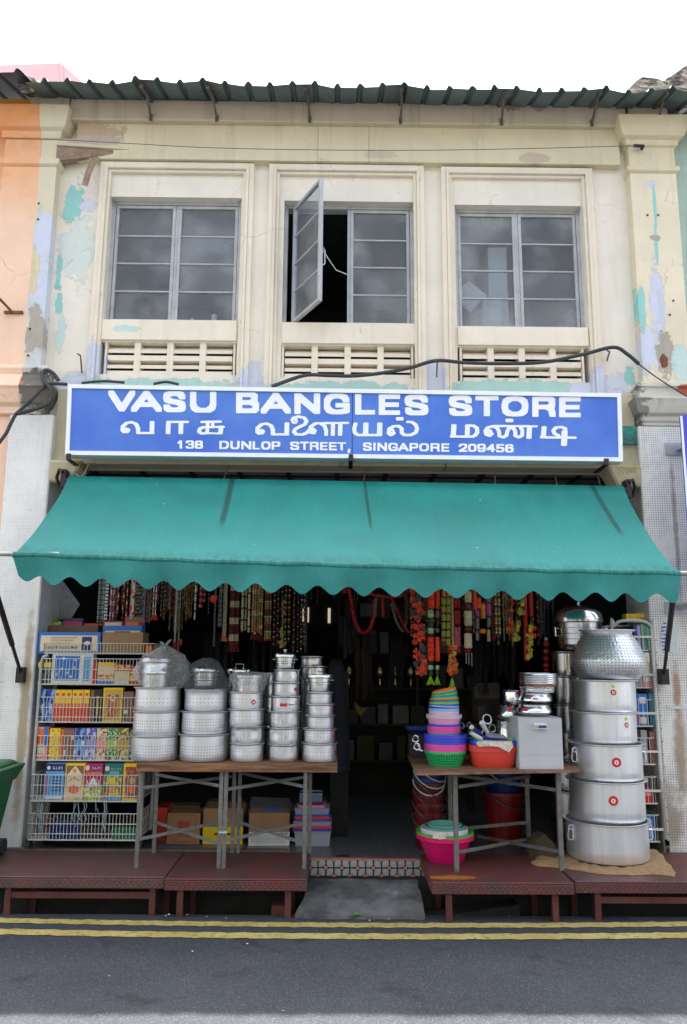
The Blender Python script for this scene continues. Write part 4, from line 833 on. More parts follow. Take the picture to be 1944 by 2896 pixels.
# ================================================================== metalware materials
def metal_mat(name, col, rough, streak=.1, perf=None, hammer=0, dull=0, swirl=0):
    t = NT(name); v = t.obj(); q = t.xyz(v)
    sn = t.noise(t.scale(v,(26,26,1.2)), 1.0, 4, .6); n2 = t.noise(v, 9, 5, .7)
    c = t.mix(sn, [k*(1-streak) for k in col], [min(1,k*(1+streak*.5)) for k in col])
    r = t.math('ADD', rough, t.math('MULTIPLY', t.math('SUBTRACT', n2, .5), .18)); met = 1.0 - dull
    nm = None
    if perf:
        N, dz, lo, hi, size = perf
        ang = t.math('ARCTAN2', q[0], t.math('MULTIPLY', q[1], -1.0)); ua = t.math('MULTIPLY', ang, N/6.2832)
        fu = t.math('SUBTRACT', t.math('FRACT', t.math('ADD', ua, 100.0)), .5); fv = t.math('SUBTRACT', t.math('FRACT', t.math('DIVIDE', t.math('ADD', q[2], 10.0), dz)), .5)
        d = t.math('SQRT', t.math('ADD', t.math('MULTIPLY', fu, fu), t.math('MULTIPLY', fv, fv)))
        m = t.math('MULTIPLY', t.ramp(d, size, size*.6), t.math('MULTIPLY', t.math('GREATER_THAN', q[2], lo), t.math('LESS_THAN', q[2], hi)))
        c = t.mix(m, c, (.16,.16,.17)); r = t.math('ADD', r, t.math('MULTIPLY', m, .4)); met = t.math('MULTIPLY', t.math('SUBTRACT', 1.0, m), 1.0-dull)
    if hammer:
        nm = t.bump(t.vor(v, hammer), .5, .004)
    elif swirl: nm = t.bump(n2, swirl, .004)
    t.fin(c, r, nm, met, .5); return t.m
AL = (.80,.81,.83)
m_alu = metal_mat('spun_aluminium', AL, .24, .14, dull=.04, swirl=.12)
m_alubig = metal_mat('brushed_aluminium', (.88,.90,.93), .36, .24, dull=.22, swirl=.1)
m_perfA = metal_mat('perforated_aluminium_sparse', AL, .38, .08, (34,.030,.035,.115,.155), dull=.15)
m_perfB = metal_mat('perforated_aluminium_dense', AL, .36, .08, (52,.020,.025,.12,.22), dull=.12)
m_perfC = metal_mat('perforated_aluminium_fine', AL, .36, .08, (28,.026,.03,.10,.15), dull=.12)
m_steel = metal_mat('polished_steel', (.74,.75,.76), .2, .05, swirl=.15)
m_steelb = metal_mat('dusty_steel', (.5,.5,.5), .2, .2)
m_handi = metal_mat('hammered_perforated_aluminium', (.82,.84,.87), .45, .08, (64,.021,.03,.34,.24), hammer=42)
m_copper = metal_mat('copper', (.72,.32,.2), .25, .1)
m_blackglass = M('dark_lid_glass', (.03,.045,.05), .08, 0, .1, 5, coat=.5)
m_red = M('red_sticker', srgb(200,30,36), .4, 0, .1, 40); m_stw = M('white_sticker', srgb(235,228,224), .5); m_lime = M('lime_sticker', srgb(170,210,40), .5); m_navy = M('navy_print', srgb(34,52,130), .5)
def dist(p): return (Vector(p)-Vector((0,0,CAM_H))).dot(_f)
def rad(px, p): return px*dist(p)/FPX
def pot_prof(r, rr, h, lip=.006, th=.004):
    return [(0,0),(r*.90,0),(r*.97,.006),(r,.022),(r,.022+(h-.036)*.25),(r,.022+(h-.036)*.5),(r,.022+(h-.036)*.75),(r,h-.014),(rr-.003,h-.007),(rr,h-.003),(rr,h),(rr-.004,h+.001),(r-th,h-.004),(r-th-.001,.03),(0,.02)]
def sticker(parent, cx, cy, r, z, ang, R, ring=True, name='sticker'):
    b = MB()
    def disc(R, off, mi, sx=1):
        b.mat(mi); vs=[]; n=20
        vs.append((cx+(r+off)*math.sin(ang), cy-(r+off)*math.cos(ang), z))
        for k in range(n):
            a = 2*math.pi*k/n; da = ang+R*sx*math.cos(a)/r; vs.append((cx+(r+off)*math.sin(da), cy-(r+off)*math.cos(da), z+R*math.sin(a)))
        b.add(vs, [(0,1+k,1+(k+1)%n) for k in range(n)])
    disc(R,.0022,0)
    if ring: disc(R*.48,.0030,1); disc(R*.25,.0036,2,.6)
    return b.build(name, [m_red,m_stw,m_red], parent, label='round red and white maker sticker')
def strip_sticker(parent, cx, cy, r, z, ang, w, h, mat_, name='sticker'):
    b = MB(); vs=[]; n=4
    for k in range(n+1):
        da = ang+(k/n-.5)*w/r
        for s_ in (-1,1): vs.append((cx+(r+.0025)*math.sin(da), cy-(r+.0025)*math.cos(da), z+s_*h/2))
    b.add(vs, [(2*k,2*k+2,2*k+3,2*k+1) for k in range(n)]); return b.build(name, mat_, parent)
def dent(v,x,y,z,dn,r):
    a = math.atan2(v[1]-y,v[0]-x); k = 0
    for da,dz,dd in dn: k += dd*math.exp(-((a-da)/.22)**2-((v[2]-z-dz)/.03)**2)
    rr = math.hypot(v[0]-x,v[1]-y); f = 1-k/rr if rr>1e-4 else 1
    return (x+(v[0]-x)*f, y+(v[1]-y)*f, v[2])
def stack(name, rows, z0, Yc, mats, labels, group=None, cat='pot'):
    """rows bottom->top: (cx, y_rim, rim half px, body half px)"""
    out = []; z = z0
    for i,(cx,yr,rh,bh) in enumerate(rows):
        p0 = P(cx, yr, Yc); r = rad(bh,p0); rr = rad(rh,p0); p0 = P(cx, yr, Yc-rr*.9); zt = p0.z; x = P(cx,yr,Yc).x
        h = max(.03, zt-z); b = MB(); jr = random.Random(int(cx*7+yr)); x += jr.uniform(-.003,.003); b.lathe(pot_prof(r,rr,h), (x,Yc,z), 40, 1+jr.uniform(-.012,.012), 1)
        dn = [(jr.uniform(-2.2,-.9),jr.random()*h,jr.uniform(.0006,.0018)) for _ in range(5)]
        b.v = [pv if (pv[2]-z)>h-.016 else dent(pv,x,Yc,z,dn,r) for pv in b.v]
        m = mats[i] if isinstance(mats,list) else mats
        o = b.build(name, m, label=labels[i], cat=cat, group=group); out.append((o,x,r,z,zt)); z = zt-.003
    return out
# ================================================================== left table
m_plank = M('worn_brown_table_plank', srgb(128,92,66), .7, 0, .3, 12, .3, 50, dirt=.5)
t = NT('weathered_table_wood'); v = t.obj(); gr = t.noise(t.scale(v,(1.5,22,22)), 2.0, 6, .65, .5); n1 = t.noise(v, 5, 5, .7)
c = t.mix(t.ramp(gr,.35,.65), srgb(86,60,44), srgb(150,108,76)); c = t.mix(t.math('MULTIPLY', t.ramp(n1,.55,.7), .5), c, srgb(70,62,58)); m_plank = t.fin(c, .75, t.bump(gr,.35,.004), 0, .3)
m_angle = M('grey_angle_steel', srgb(116,116,112), .5, .35, .22, 20, .2, 60, dirt=.45)
TZ = .952
LT = thing('folding_table', 'long wooden plank table on grey angle steel legs, holding the pot stacks', 'table', (-.7,6.05,PZT))
x0, x1 = X(386,2165,5.83), X(955,2165,5.83)
b = MB(); b.box((x0,5.83,TZ-.055),(x1,6.36,TZ)); b.build('tabletop', m_plank, LT, bevel=.004)
def angle_leg(b, x, y, z0, z1, s=.03): b.box((x,y,z0),(x+s,y+.004,z1)); b.box((x,y+.004,z0),(x+.004,y+s,z1))
for lx,ly,sgn in ((391,5.87,1),(622,5.87,1),(636,5.87,1),(862,5.87,1)):
    xx = X(lx,2320,5.87); b = MB(); angle_leg(b, xx-.012, 5.87, PZT, TZ-.055, .028); b.build('leg', m_angle, LT)
for lx in (440,660,676,876):
    xx = X(lx,2290,6.30); b = MB(); angle_leg(b, xx-.012, 6.30, (PZT if lx<800 else PZT), TZ-.055, .028); b.build('leg', m_angle, LT)
def brace(parent, a, c_, w=.022): MB().bar(P(*a),P(*c_),w,.006,Vector((0,1,0))).build('brace', m_angle, parent)
fy, by = 5.865, 6.30
for a,c_ in (((395,2373,fy),(655,2318,by)),((440,2325,by),(620,2386,fy)),((643,2376,fy),(872,2325,by)),((676,2325,by),(858,2384,fy)),((402,2228,fy),(655,2196,by)),((440,2190,by),(620,2222,fy)),((645,2232,fy),(872,2196,by)),((680,2186,by),(858,2224,fy))): brace(LT,a,c_)
b = MB(); q = P(631,2354,5.862); b.box((q.x-.03,5.855,q.z-.006),(q.x+.03,5.868,q.z+.006)); b.build('tie', M('pale_green_tape', srgb(150,190,180), .6), LT)
# pot stacks on the left table
ords = ['lowest','second','third','fourth','fifth','sixth','top']
def lab(kind, n, where): return [f'{kind}, {ords[i] if i<n-1 else "uppermost"} of the stack {where}' for i in range(n)]
GP = 'aluminium pots stacked on the left table'
sa = stack('perforated_pot', [(441,2083,67,63),(444,2013,68,64),(448,1945,68,62)], TZ, 6.06, [m_perfB,m_perfB,m_perfA], lab('wide perforated aluminium strainer pot',3,'beside the wire rack'), GP)
sb = stack('perforated_pot', [(579,2079,74,67),(581,2013,69,64),(584,1951,62,59)], TZ, 6.06, [m_perfB,m_perfB,m_perfA], lab('wide perforated aluminium strainer pot',3,'under the steel pot in dark plastic'), GP)
sc_ = stack('perforated_pot', [(700,2104,51,47),(700,2055,51,48),(699,2006,54,48),(698,1957,50,46)], TZ, 6.03, [m_perfC,m_alu,m_perfC,m_perfC], lab('medium aluminium pot with small holes',4,'under the plastic wrapped pot'), GP)
sd = stack('aluminium_pot', [(802,2107,47,43),(803,2059,49,44),(804,2013,48,42),(807,1969,45,40),(809,1930,41,37),(811,1894,39,35)], TZ, 6.03, m_alu, lab('plain aluminium cooking pot',6,'topped by a lidded tiffin pot'), GP)
sf = stack('perforated_pot', [(903,2104,53,48),(905,2063,49,44),(907,2025,43,38),(907,1992,40,36),(907,1958,37,33)], TZ, 6.03, m_perfC, lab('small perforated aluminium pot',5,'at the right end of the table'), GP)
se = stack('aluminium_pot', [(882,2060,44,40),(883,2000,42,38),(884,1955,41,37),(884,1916,40,36),(886,1884,40,35),(882,1856,32,29)], TZ, 6.24, [m_alu]*5+[m_perfC], lab('dull aluminium pot',6,'behind the right end pots'), GP)
sg2 = stack('aluminium_pot', [(770,2060,34,30),(770,2010,33,29),(768,1968,32,28),(767,1931,31,27),(767,1903,30,26)], TZ, 6.24, m_alu, lab('dim aluminium pot',5,'hidden behind the middle stacks'), GP)
o,x,r,z0_,z1_ = sc_[3]; sticker(o,x,6.03,r,z0_+(z1_-z0_)*.42,.55,.018)
o,x,r,z0_,z1_ = sd[3]; strip_sticker(o,x,6.03,r,z0_+(z1_-z0_)*.45,-.08,.05,.022,m_red); strip_sticker(o,x,6.03,r,z0_+(z1_-z0_)*.45,.5,.045,.008,m_navy)
o,x,r,z0_,z1_ = sd[4]; strip_sticker(o,x,6.03,r,z0_+(z1_-z0_)*.5,.9,.026,.02,m_red)
for k in (0,1,3): o,x,r,z0_,z1_ = sf[k]; strip_sticker(o,x,6.03,r,z0_+(z1_-z0_)*.5,1.3,.03,.035,m_red)
def lidded(name, cx, ybot, yrim, ylid, half, Yc, z, label_, mat_, lidmat, knob=True, wire=False):
    p = P(cx,yrim,Yc); r = rad(half,p); x = p.x; h = Zc(cx,yrim,Yc-r)-z; hl = Zc(cx,ylid,Yc-r*.3)-z-h
    T = thing(name, label_, 'pot', (x,Yc,z), 'lidded pots')
    b = MB(); b.lathe([(0,0),(r*.78,0),(r*.82,.006),(r*.82,h*.48),(r*.90,h*.52),(r*.90,h*.62),(r*.86,h*.66),(r*.86,h*.9),(r*1.0,h*.95),(r*1.0,h),(r*.9,h)], (x,Yc,z), 32); b.build('pot', mat_, T)
    b = MB(); b.lathe([(r*1.02,h),(r*1.02,h+.012),(r*.97,h+.02)], (x,Yc,z), 32); b.build('lid_rim', mat_, T)
    b = MB(); b.lathe([(r*.97,h+.02),(r*.8,h+max(.02,hl*.6)),(r*.4,h+max(.025,hl)),(0,h+max(.028,hl*1.05))], (x,Yc,z), 32); b.build('lid', lidmat, T)
    zt = z+h+max(.028,hl*1.05)
    if knob: b = MB(); b.lathe([(.008,zt-.006),(.008,zt+.006),(.016,zt+.012),(.016,zt+.02),(0,zt+.022)], (x,Yc,0), 12); b.build('knob', mat_, T)
    if wire: b = MB(); b.tube([(x-.03,Yc,zt-.01),(x-.03,Yc,zt+.025),(x+.03,Yc,zt+.025),(x+.03,Yc,zt-.01)], .004, 6); b.build('handle', m_steel, T)
    for s_ in (-1,1):
        b = MB(); b.tube([(x+s_*r*.86,Yc-.03,z+h*.8),(x+s_*(r*.86+.02),Yc-.03,z+h*.8),(x+s_*(r*.86+.02),Yc+.03,z+h*.8),(x+s_*r*.86,Yc+.03,z+h*.8)], .004, 6); b.build('side_handle', m_steel, T)
    return T
lidded('tiffin_pot',807,1893,1857,1845,31,6.03,sd[5][4]-.004,'small lidded steel tiffin pot with orange sticker on the tall pot stack',m_steel,m_blackglass)
o = strip_sticker(None, X(782,1871,6.03)+.02, 6.03, .01, Zc(782,1871,5.95), 0, .0001,.0001, m_red); bpy.data.objects.remove(o)
lidded('lidded_pot',905,1958,1915,1905,36,6.03,sf[4][4]-.004,'lidded aluminium pot on the stack at the table end',m_alu,m_blackglass)
lidded('lidded_pot',678,1950,1900,1888,38,6.26,TZ+.36,'lidded steel pot with wire handle behind the wrapped pot',m_steel,m_blackglass,False,True)
b = MB(); q = P(678,1950,6.26); b.lathe(pot_prof(.12,.13,.36), (q.x,6.26,TZ), 32); b.build('aluminium_pot', m_alu, label='tall dim aluminium pot behind the middle of the left table', cat='pot')
# plastic-wrapped pots
def film_mat(name, tint, op, edge):
    t = NT(name); v = t.obj(); n = t.noise(v, 22, 6, .7, 1.5); n2 = t.noise(v, 9, 4, .6)
    t.fin(tint, .08, t.bump(n, .9, .02), 0, .9); tr = t.n.new('ShaderNodeBsdfTransparent'); tr.inputs[0].default_value = (.92,.93,.94,1)
    lw = t.n.new('ShaderNodeLayerWeight'); lw.inputs[0].default_value = .5
    f = t.math('ADD', t.math('ADD', op, t.math('MULTIPLY', t.ramp(n,.5,.75), .30)), t.math('MULTIPLY', lw.outputs['Facing'], edge), clamp=True)
    ms = t.n.new('ShaderNodeMixShader'); t.link(f, ms.inputs[0]); t.link(tr.outputs[0], ms.inputs[1]); t.link(t.b.outputs[0], ms.inputs[2]); t.link(ms.outputs[0], t.out.inputs[0]); return t.m
m_film = film_mat('clear_crinkled_plastic', (.85,.85,.86), .13, .4); m_filmd = film_mat('smoky_crinkled_plastic', (.3,.3,.31), .14, .35)
def bag(prof, c, mat_, lab_, seed, knot=None):
    rnd = random.Random(seed); b = MB(); n = 40; vs = []
    for i,(r,z) in enumerate(prof):
        for k in range(n):
            a = 2*math.pi*k/n; w_ = 1+.08*math.sin(3*a+seed+i*.7)+.05*math.sin(7*a+i*1.3)+rnd.uniform(-.06,.06)
            vs.append((c[0]+r*w_*math.cos(a), c[1]+r*w_*math.sin(a)*.9, c[2]+z+rnd.uniform(-.006,.006)))
    b.add(vs, [(i*n+k,i*n+(k+1)%n,(i+1)*n+(k+1)%n,(i+1)*n+k) for i in range(len(prof)-1) for k in range(n)], True)
    if knot:
        for dx,dz in knot: b.tube([(c[0],c[1],c[2]+prof[-1][1]-.01),(c[0]+dx*.5,c[1],c[2]+prof[-1][1]+dz*.7),(c[0]+dx,c[1],c[2]+prof[-1][1]+dz)], [.012,.012,.004], 6)
    return b.build('plastic_bag', mat_, label=lab_, cat='plastic bag', sharp=18)
z = sa[2][4]; x = sa[2][1]; px = P(450,1945,6.06).x
T = lidded('lidded_pot',445,1945,1868,1850,46,6.06,z-.004,'lidded aluminium pot knotted inside a clear plastic bag',m_alu,m_alu,False)
bag([(.15,.005),(.185,.05),(.20,.11),(.19,.17),(.14,.23),(.08,.27),(.03,.30)], (px+.03,6.06,z), m_film, 'clear knotted plastic bag around the pot by the wire rack', 3, [(-.04,.035),(.05,.05)])
T = lidded('lidded_pot',581,1950,1898,1880,38,6.06,sb[2][4]-.004,'polished steel lidded pot inside a smoky plastic bag',m_steel,m_blackglass,False)
bag([(.17,.003),(.165,.03),(.14,.09),(.13,.14),(.10,.19),(.05,.22),(.015,.225)], (X(584,1940,6.06),6.06,sb[2][4]), m_filmd, 'smoky crumpled plastic wrap over the polished steel pot', 8)
lidded('lidded_pot',703,1957,1915,1904,44,6.03,sc_[3][4]-.004,'lidded aluminium pot sealed in tight clear plastic',m_alu,m_alu,False)
bag([(.115,.003),(.125,.05),(.145,.10),(.15,.125),(.10,.135),(.02,.14)], (X(705,1950,6.03),6.03,sc_[3][4]), m_film, 'tight clear plastic film wrapped round the middle pot', 5)
# ================================================================== right table
t = NT('chipped_plywood'); v = t.obj(); gr = t.noise(t.scale(v,(3,16,16)), 2, 6, .65); n1 = t.noise(v, 6, 6, .75)
c = t.mix(t.ramp(gr,.35,.65), srgb(112,80,60), srgb(146,108,84)); c = t.mix(t.math('MULTIPLY', t.ramp(n1,.5,.68), .6), c, srgb(74,54,44)); c = t.mix(t.ramp(n1,.30,.26), c, srgb(206,180,144)); m_ply = t.fin(c, .7, t.bump(gr,.3,.003), 0, .3)
RZ = .93
RT = thing('folding_table', 'plywood topped table on grey steel legs, holding basins and the grey box', 'table', (1.1,6.1,PZT))
A = PZ(1178,2186,RZ); B = PZ(1647,2178,RZ); D = Vector((A.x+.03,6.62,RZ)); C = Vector((B.x+.06,6.75,RZ)); dz = Vector((0,0,.016))
MB().hexa([A-dz,B-dz,C-dz,D-dz],[A,B,C,D]).build('tabletop', m_ply, RT)
for lx,ly in ((1290,5.81),(1585,5.84),(1275,6.5),(1495,6.5)):
    xx = X(lx,2330,ly); b = MB(); angle_leg(b, xx-.015, ly, PZT, RZ-.016, .032); b.build('leg', m_angle, RT)
for a,c_ in (((1297,2410,5.82),(1540,2365,6.5)),((1350,2365,6.5),(1580,2408,5.84)),((1298,2225,5.82),(1500,2195,6.5)),((1290,2192,6.5),(1580,2235,5.84)),((1290,2345,6.5),(1500,2325,6.5))): brace(RT,a,c_,.024)
# ---- plastic ware
def plast(name, rgb, rough=.35, tr=.0): return M(name, srgb(*rgb), rough, 0, .05, 6, coat=.0)
pl = {k:plast(k+'_plastic',v) for k,v in dict(green=(40,190,110),hotpink=(226,80,160),blue=(62,72,200),teal=(40,160,150),lilac=(206,150,214),palepink=(238,170,204),mint=(176,196,190),skyblue=(112,186,228),orange=(236,110,30),lime=(130,196,50),cyan=(20,150,190),azure=(24,110,190),lavender=(196,176,226),navy=(28,40,120),coral=(214,70,56),royal=(20,90,200),magenta=(216,20,106),seagreen=(96,168,150),white=(222,206,226),deepred=(120,22,22),bucketblue=(28,44,120),grass=(60,180,70),bucketred=(104,24,24),grey=(150,156,164)).items()}
t = NT('green_perforated_plastic'); v = t.obj(); q = t.xyz(v); ang = t.math('ARCTAN2', q[0], t.math('MULTIPLY', q[1], -1.0))
fu = t.math('ABSOLUTE', t.math('SUBTRACT', t.math('FRACT', t.math('ADD', t.math('MULTIPLY', ang, 48/6.2832), 100.0)), .5)); fv = t.math('ABSOLUTE', t.math('SUBTRACT', t.math('FRACT', t.math('DIVIDE', t.math('ADD', q[2], 5.0), .0165)), .5))
m_ = t.math('MULTIPLY', t.ramp(t.math('MAXIMUM', fu, fv), .30, .24), t.math('MULTIPLY', t.math('GREATER_THAN', q[2], .012), t.math('LESS_THAN', q[2], .095)))
t.fin(t.mix(m_, srgb(40,190,110), srgb(8,60,34)), .35); m_greenperf = t.m
def bowl(name, cx, yrim, yb, rim, base, Yc, z0, mat_, lab_, h=None, tilt=0, rimh=.012, flare=.004, group='nested plastic basins on the plywood table', cat='basin'):
    p = P(cx,yrim,Yc); R = rad(rim,p); r = rad(base,p); x = p.x
    zt = Zc(cx,yrim,Yc-R*.9); h = h if h is not None else zt-z0
    z0 = zt-h if z0 is None else z0
    b = MB(); rot = Matrix.Rotation(tilt,3,'Y') if tilt else None
    b.lathe([(0,0),(r*.93,0),(r,.008),(R-flare-.004,h-rimh),(R-.002,h-rimh),(R,h-rimh+.002),(R,h),(R-.005,h+.001),(R-flare-.008,h-.004),(r-.004,.010),(0,.006)], (x,Yc,z0), 40, tilt=rot)
    return b.build(name, mat_, label=lab_, cat=cat, group=group, origin=(x,Yc,z0))
Yb = 6.02
bowl('colander',1260,2128,2176,60,48,Yb,RZ,m_greenperf,'green perforated plastic colander at the bottom of the basin tower',rimh=.022,cat='colander')
zz = [2127,2121,2114,2107,2100,2092,2080]
def ringbowl(cx,yt,yb,half,mat_,lab_,depth=.07,taper=.94,tilt=0,Yc=Yb):
    p = P(cx,yt,Yc); R = rad(half,p); zt = Zc(cx,yt,Yc-R*.9); zb = Zc(cx,yb,Yc-R*.9); rh = max(.006,zt-zb)
    b = MB(); rot = Matrix.Rotation(tilt,3,'Y') if tilt else None; r = R*taper
    b.lathe([(0,-depth),(r*.8,-depth),(r*.86,-depth+.01),(R*.95,-rh-.004),(R,-rh),(R,0),(R-.005,.001),(R*.93,-.006),(r*.82,-depth+.016),(0,-depth+.012)], (p.x,Yc,zt), 40, tilt=rot)
    return b.build('basin', mat_, label=lab_, cat='basin', group='nested plastic basins on the plywood table', origin=(p.x,Yc,zt))
for i,(yt,yb) in enumerate(((2121,2127),(2114,2120),(2107,2113))): ringbowl(1260,yt,yb,60,pl['hotpink'],f'hot pink plastic basin, {["lowest","middle","upper"][i]} of three nested on the green colander')
for i,(yt,yb) in enumerate(((2099,2107),(2091,2098),(2080,2090))): ringbowl(1260,yt,yb,60.5,pl['blue'],f'violet blue plastic basin, {["lowest","middle","upper"][i]} of three above the pink basins')
ringbowl(1256,2081,2086,46,pl['lilac'],'lilac plastic bowl peeping out of the blue basins',.05)
ringbowl(1256,2076,2081,46,pl['teal'],'teal plastic bowl in the basin tower, over the lilac one',.05)
for i,(yt,yb) in enumerate(((2069,2075),(2062,2068),(2056,2061))): ringbowl(1256,yt,yb,46.5,pl['hotpink'],f'smaller hot pink bowl, {["lowest","middle","upper"][i]} of three over the teal bowl',.04)
ringbowl(1256,2050,2055,46.5,pl['blue'],'thin blue bowl rim below the pale pink bowl',.03)
bowl('basin',1256,2029,2052,50,41,Yb,None,pl['palepink'],'pale pink bowl with flared rim in the basin tower',h=.07,rimh=.012)
ringbowl(1256,2023,2029,50.5,pl['mint'],'mint grey flared bowl resting in the pale pink bowl',.03)
ringbowl(1256,2013,2026,42.5,pl['palepink'],'pale pink deep bowl under the sky blue bowl',.03)
ringbowl(1256,2004,2013,42.5,pl['skyblue'],'sky blue deep bowl under the tilted bowls',.03)
top = [(1257,2001,2003,41,'navy',.03),(1257,1997,2000,42,'lavender',.03),(1257,1992,1996,41,'azure',.0),(1257,1987,1991,42,'lime',-.02),(1257,1982,1986,40,'cyan',-.04),(1257,1976,1979,41.5,'orange',-.05),(1257,1973,1975,38,'lime',-.06),(1257,1970,1972,37,'cyan',-.08),(1257,1966,1968,37,'teal',-.11),(1257,1962,1964,37,'lime',-.14),(1257,1958,1960,36,'azure',-.16),(1256,1955,1957,35,'lime',-.19),(1256,1951,1954,34.5,'orange',-.21)]
seen_c = {}
for i,(cx,yt,yb,hw,cn,tl_) in enumerate(top):
    ringbowl(cx,yt,yb,hw,pl[cn],f'tilted {cn} plastic bowl, {["first","second","third","fourth","fifth","sixth","seventh","eighth","ninth","tenth","eleventh","twelfth","topmost"][i]} above the sky blue deep bowl',.03,.9,tl_)
# coral tub with blue basin, dustpans, newspaper
tx = X(1392,2120,5.98); zr_ = Zc(1392,2110,5.83)
def tub(cx, Yc, z0, h, hx, hy, mat_, name, lab_, taper=.86, rimh=.02):
    b = MB(); b.lathe([(0,0),(taper*.94,0),(taper,.015),(.955,h-rimh),(1.0,h-rimh),(1.0,h),(.955,h),(taper-.02,.02),(0,.012)], (0,0,0), 48, power=4.5)
    b.v = [(cx+v[0]*hx, Yc+v[1]*hy, z0+v[2]) for v in b.v]; return b.build(name, mat_, label=lab_, cat=name)
hx = rad(69,P(1392,2115,5.84)); tub(tx,6.0,RZ,zr_-RZ-.0,hx,.15,pl['coral'],'tub','coral red rectangular plastic tub on the plywood table',rimh=.045)
zb2 = Zc(1392,2096,5.83); tub(tx+.01,6.0,zr_-.06,zb2-zr_+.06,hx*1.0,.15,pl['royal'],'basin','bright blue oval basin sitting in the coral tub',.8,.03)
tub(tx+.01,6.0,zb2-.05,.055,hx*.84,.125,pl['lime'],'basin','lime green basin sitting in the blue basin',.8,.012)
m_news = M('crumpled_newspaper', srgb(206,198,178), .9, 0, .25, 60, .5, 30)
b = MB(); pts = [(1350,2097),(1375,2094),(1400,2095),(1425,2095),(1448,2096),(1452,2112),(1440,2128),(1425,2122),(1410,2112),(1380,2110),(1356,2112),(1348,2104)]
A = [P(x_,y_,5.835+.006*math.sin(i*2.1)) for i,(x_,y_) in enumerate(pts)]; k=len(A); b.add(A+[v+Vector((0,.006,0)) for v in A],[tuple(range(k-1,-1,-1))]+[(i,(i+1)%k,(i+1)%k+k,i+k) for i in range(k)])
b.build('newspaper', m_news, label='crumpled newspaper sheet folded over the rim of the coral tub', cat='newspaper')
m_greyp = pl['grey']; m_whitep = plast('white_handle_plastic',(206,208,206))
def dustpan(hdl, pan, mh, mp, mw, lab_, Yc):
    T = thing('dustpan', lab_, 'dustpan', P(*hdl[1],Yc))
    a, c_ = P(*hdl[0],Yc-.06), P(*hdl[1],Yc)
    b = MB(); b.tube([a,a.lerp(c_,.15),c_], [.016,.018,.014], 10); b.build('handle', mh, T)
    b = MB(); A = [P(x_,y_,Yc+dy) for x_,y_,dy in pan]; k=len(A); b.add(A+[v+Vector((0,.008,-.02)) for v in A],[tuple(range(k))]+[(i,i+k,(i+1)%k+k,(i+1)%k) for i in range(k)]+[tuple(range(2*k-1,k-1,-1))]); b.build('pan', mp, T)
    b = MB(); b.tube([a, a+(a-c_).normalized()*.012], .0175, 10); b.build('end_cap', mw, T)
dustpan(((1364,2046),(1380,2073)),[(1373,2078,0),(1382,2072,.02),(1400,2073,.05),(1425,2078,.05),(1436,2088,-.02),(1400,2086,-.05),(1380,2084,-.04)],m_whitep,m_greyp,m_whitep,'grey dustpan with white handle lying on the coral tub',5.94)
dustpan(((1336,2058),(1362,2080)),[(1366,2080,-.02),(1390,2086,-.03),(1436,2090,-.04),(1438,2094,-.06),(1400,2096,-.08),(1368,2092,-.06)],pl['navy'],pl['navy'],m_whitep,'navy blue dustpan lying under the grey one on the coral tub',5.92)
b = MB(); b.tube([P(1332,2072,5.88),P(1366,2093,5.90)], .016, 10); b.build('brush_handle', m_whitep, label='white plastic brush handle poking out of the coral tub', cat='brush')
# grey steel box
m_cab = M('pale_grey_powder_coat', srgb(186,187,190), .45, 0, .05, 5, .05, 60, dirt=.12)
BX = thing('letter_box', 'pale grey steel box with a printed label standing on the plywood table', 'box', (X(1532,2177,5.80),5.95,RZ))
x0, x1 = X(1470,2177,5.80), X(1595,2176,5.80); zt = Zc(1530,2030,5.80)
b = MB(); b.box((x0,5.80,RZ),(x1,6.10,zt)); b.build('body', m_cab, BX, bevel=.004)
zs = Zc(1530,2136,5.8); MB().box((x0+.004,5.7975,RZ+.004),(x1-.004,5.80,zs-.0015)).build('lower_panel', m_cab, BX)
MB().box((x0+.004,5.7975,zs+.0015),(x1-.004,5.80,zt-.006)).build('door', m_cab, BX)
a = P(1512,2060,5.795); e = P(1546,2049,5.795); b = MB(); b.hexa([(a.x,5.775,a.z-.004),(e.x,5.775,a.z-.004),(e.x,5.797,a.z+.004),(a.x,5.797,a.z+.004)],[(a.x-.005,5.77,e.z),(e.x-.003,5.77,e.z),(e.x-.003,5.797,e.z+.008),(a.x-.005,5.797,e.z+.008)]); h_ = b.build('label_holder', m_white, BX)
b = MB(); b.box((a.x+.004,5.766,a.z+.006),(e.x-.007,5.7695,e.z-.004)); b.build('label', m_navy, BX); MB().box((a.x+.006,5.764,a.z+.008),(a.x+.022,5.7655,e.z-.006)).build('emblem', m_lime, BX)
for qx in (1506,1550): q = P(qx,2060,5.797); MB().lathe([(0,.0),(.004,0)],(q.x,5.796,q.z),8).build('screw', m_white, BX) if False else MB().box((q.x-.003,5.794,q.z-.003),(q.x+.003,5.7976,q.z+.003)).build('screw', m_white, BX)
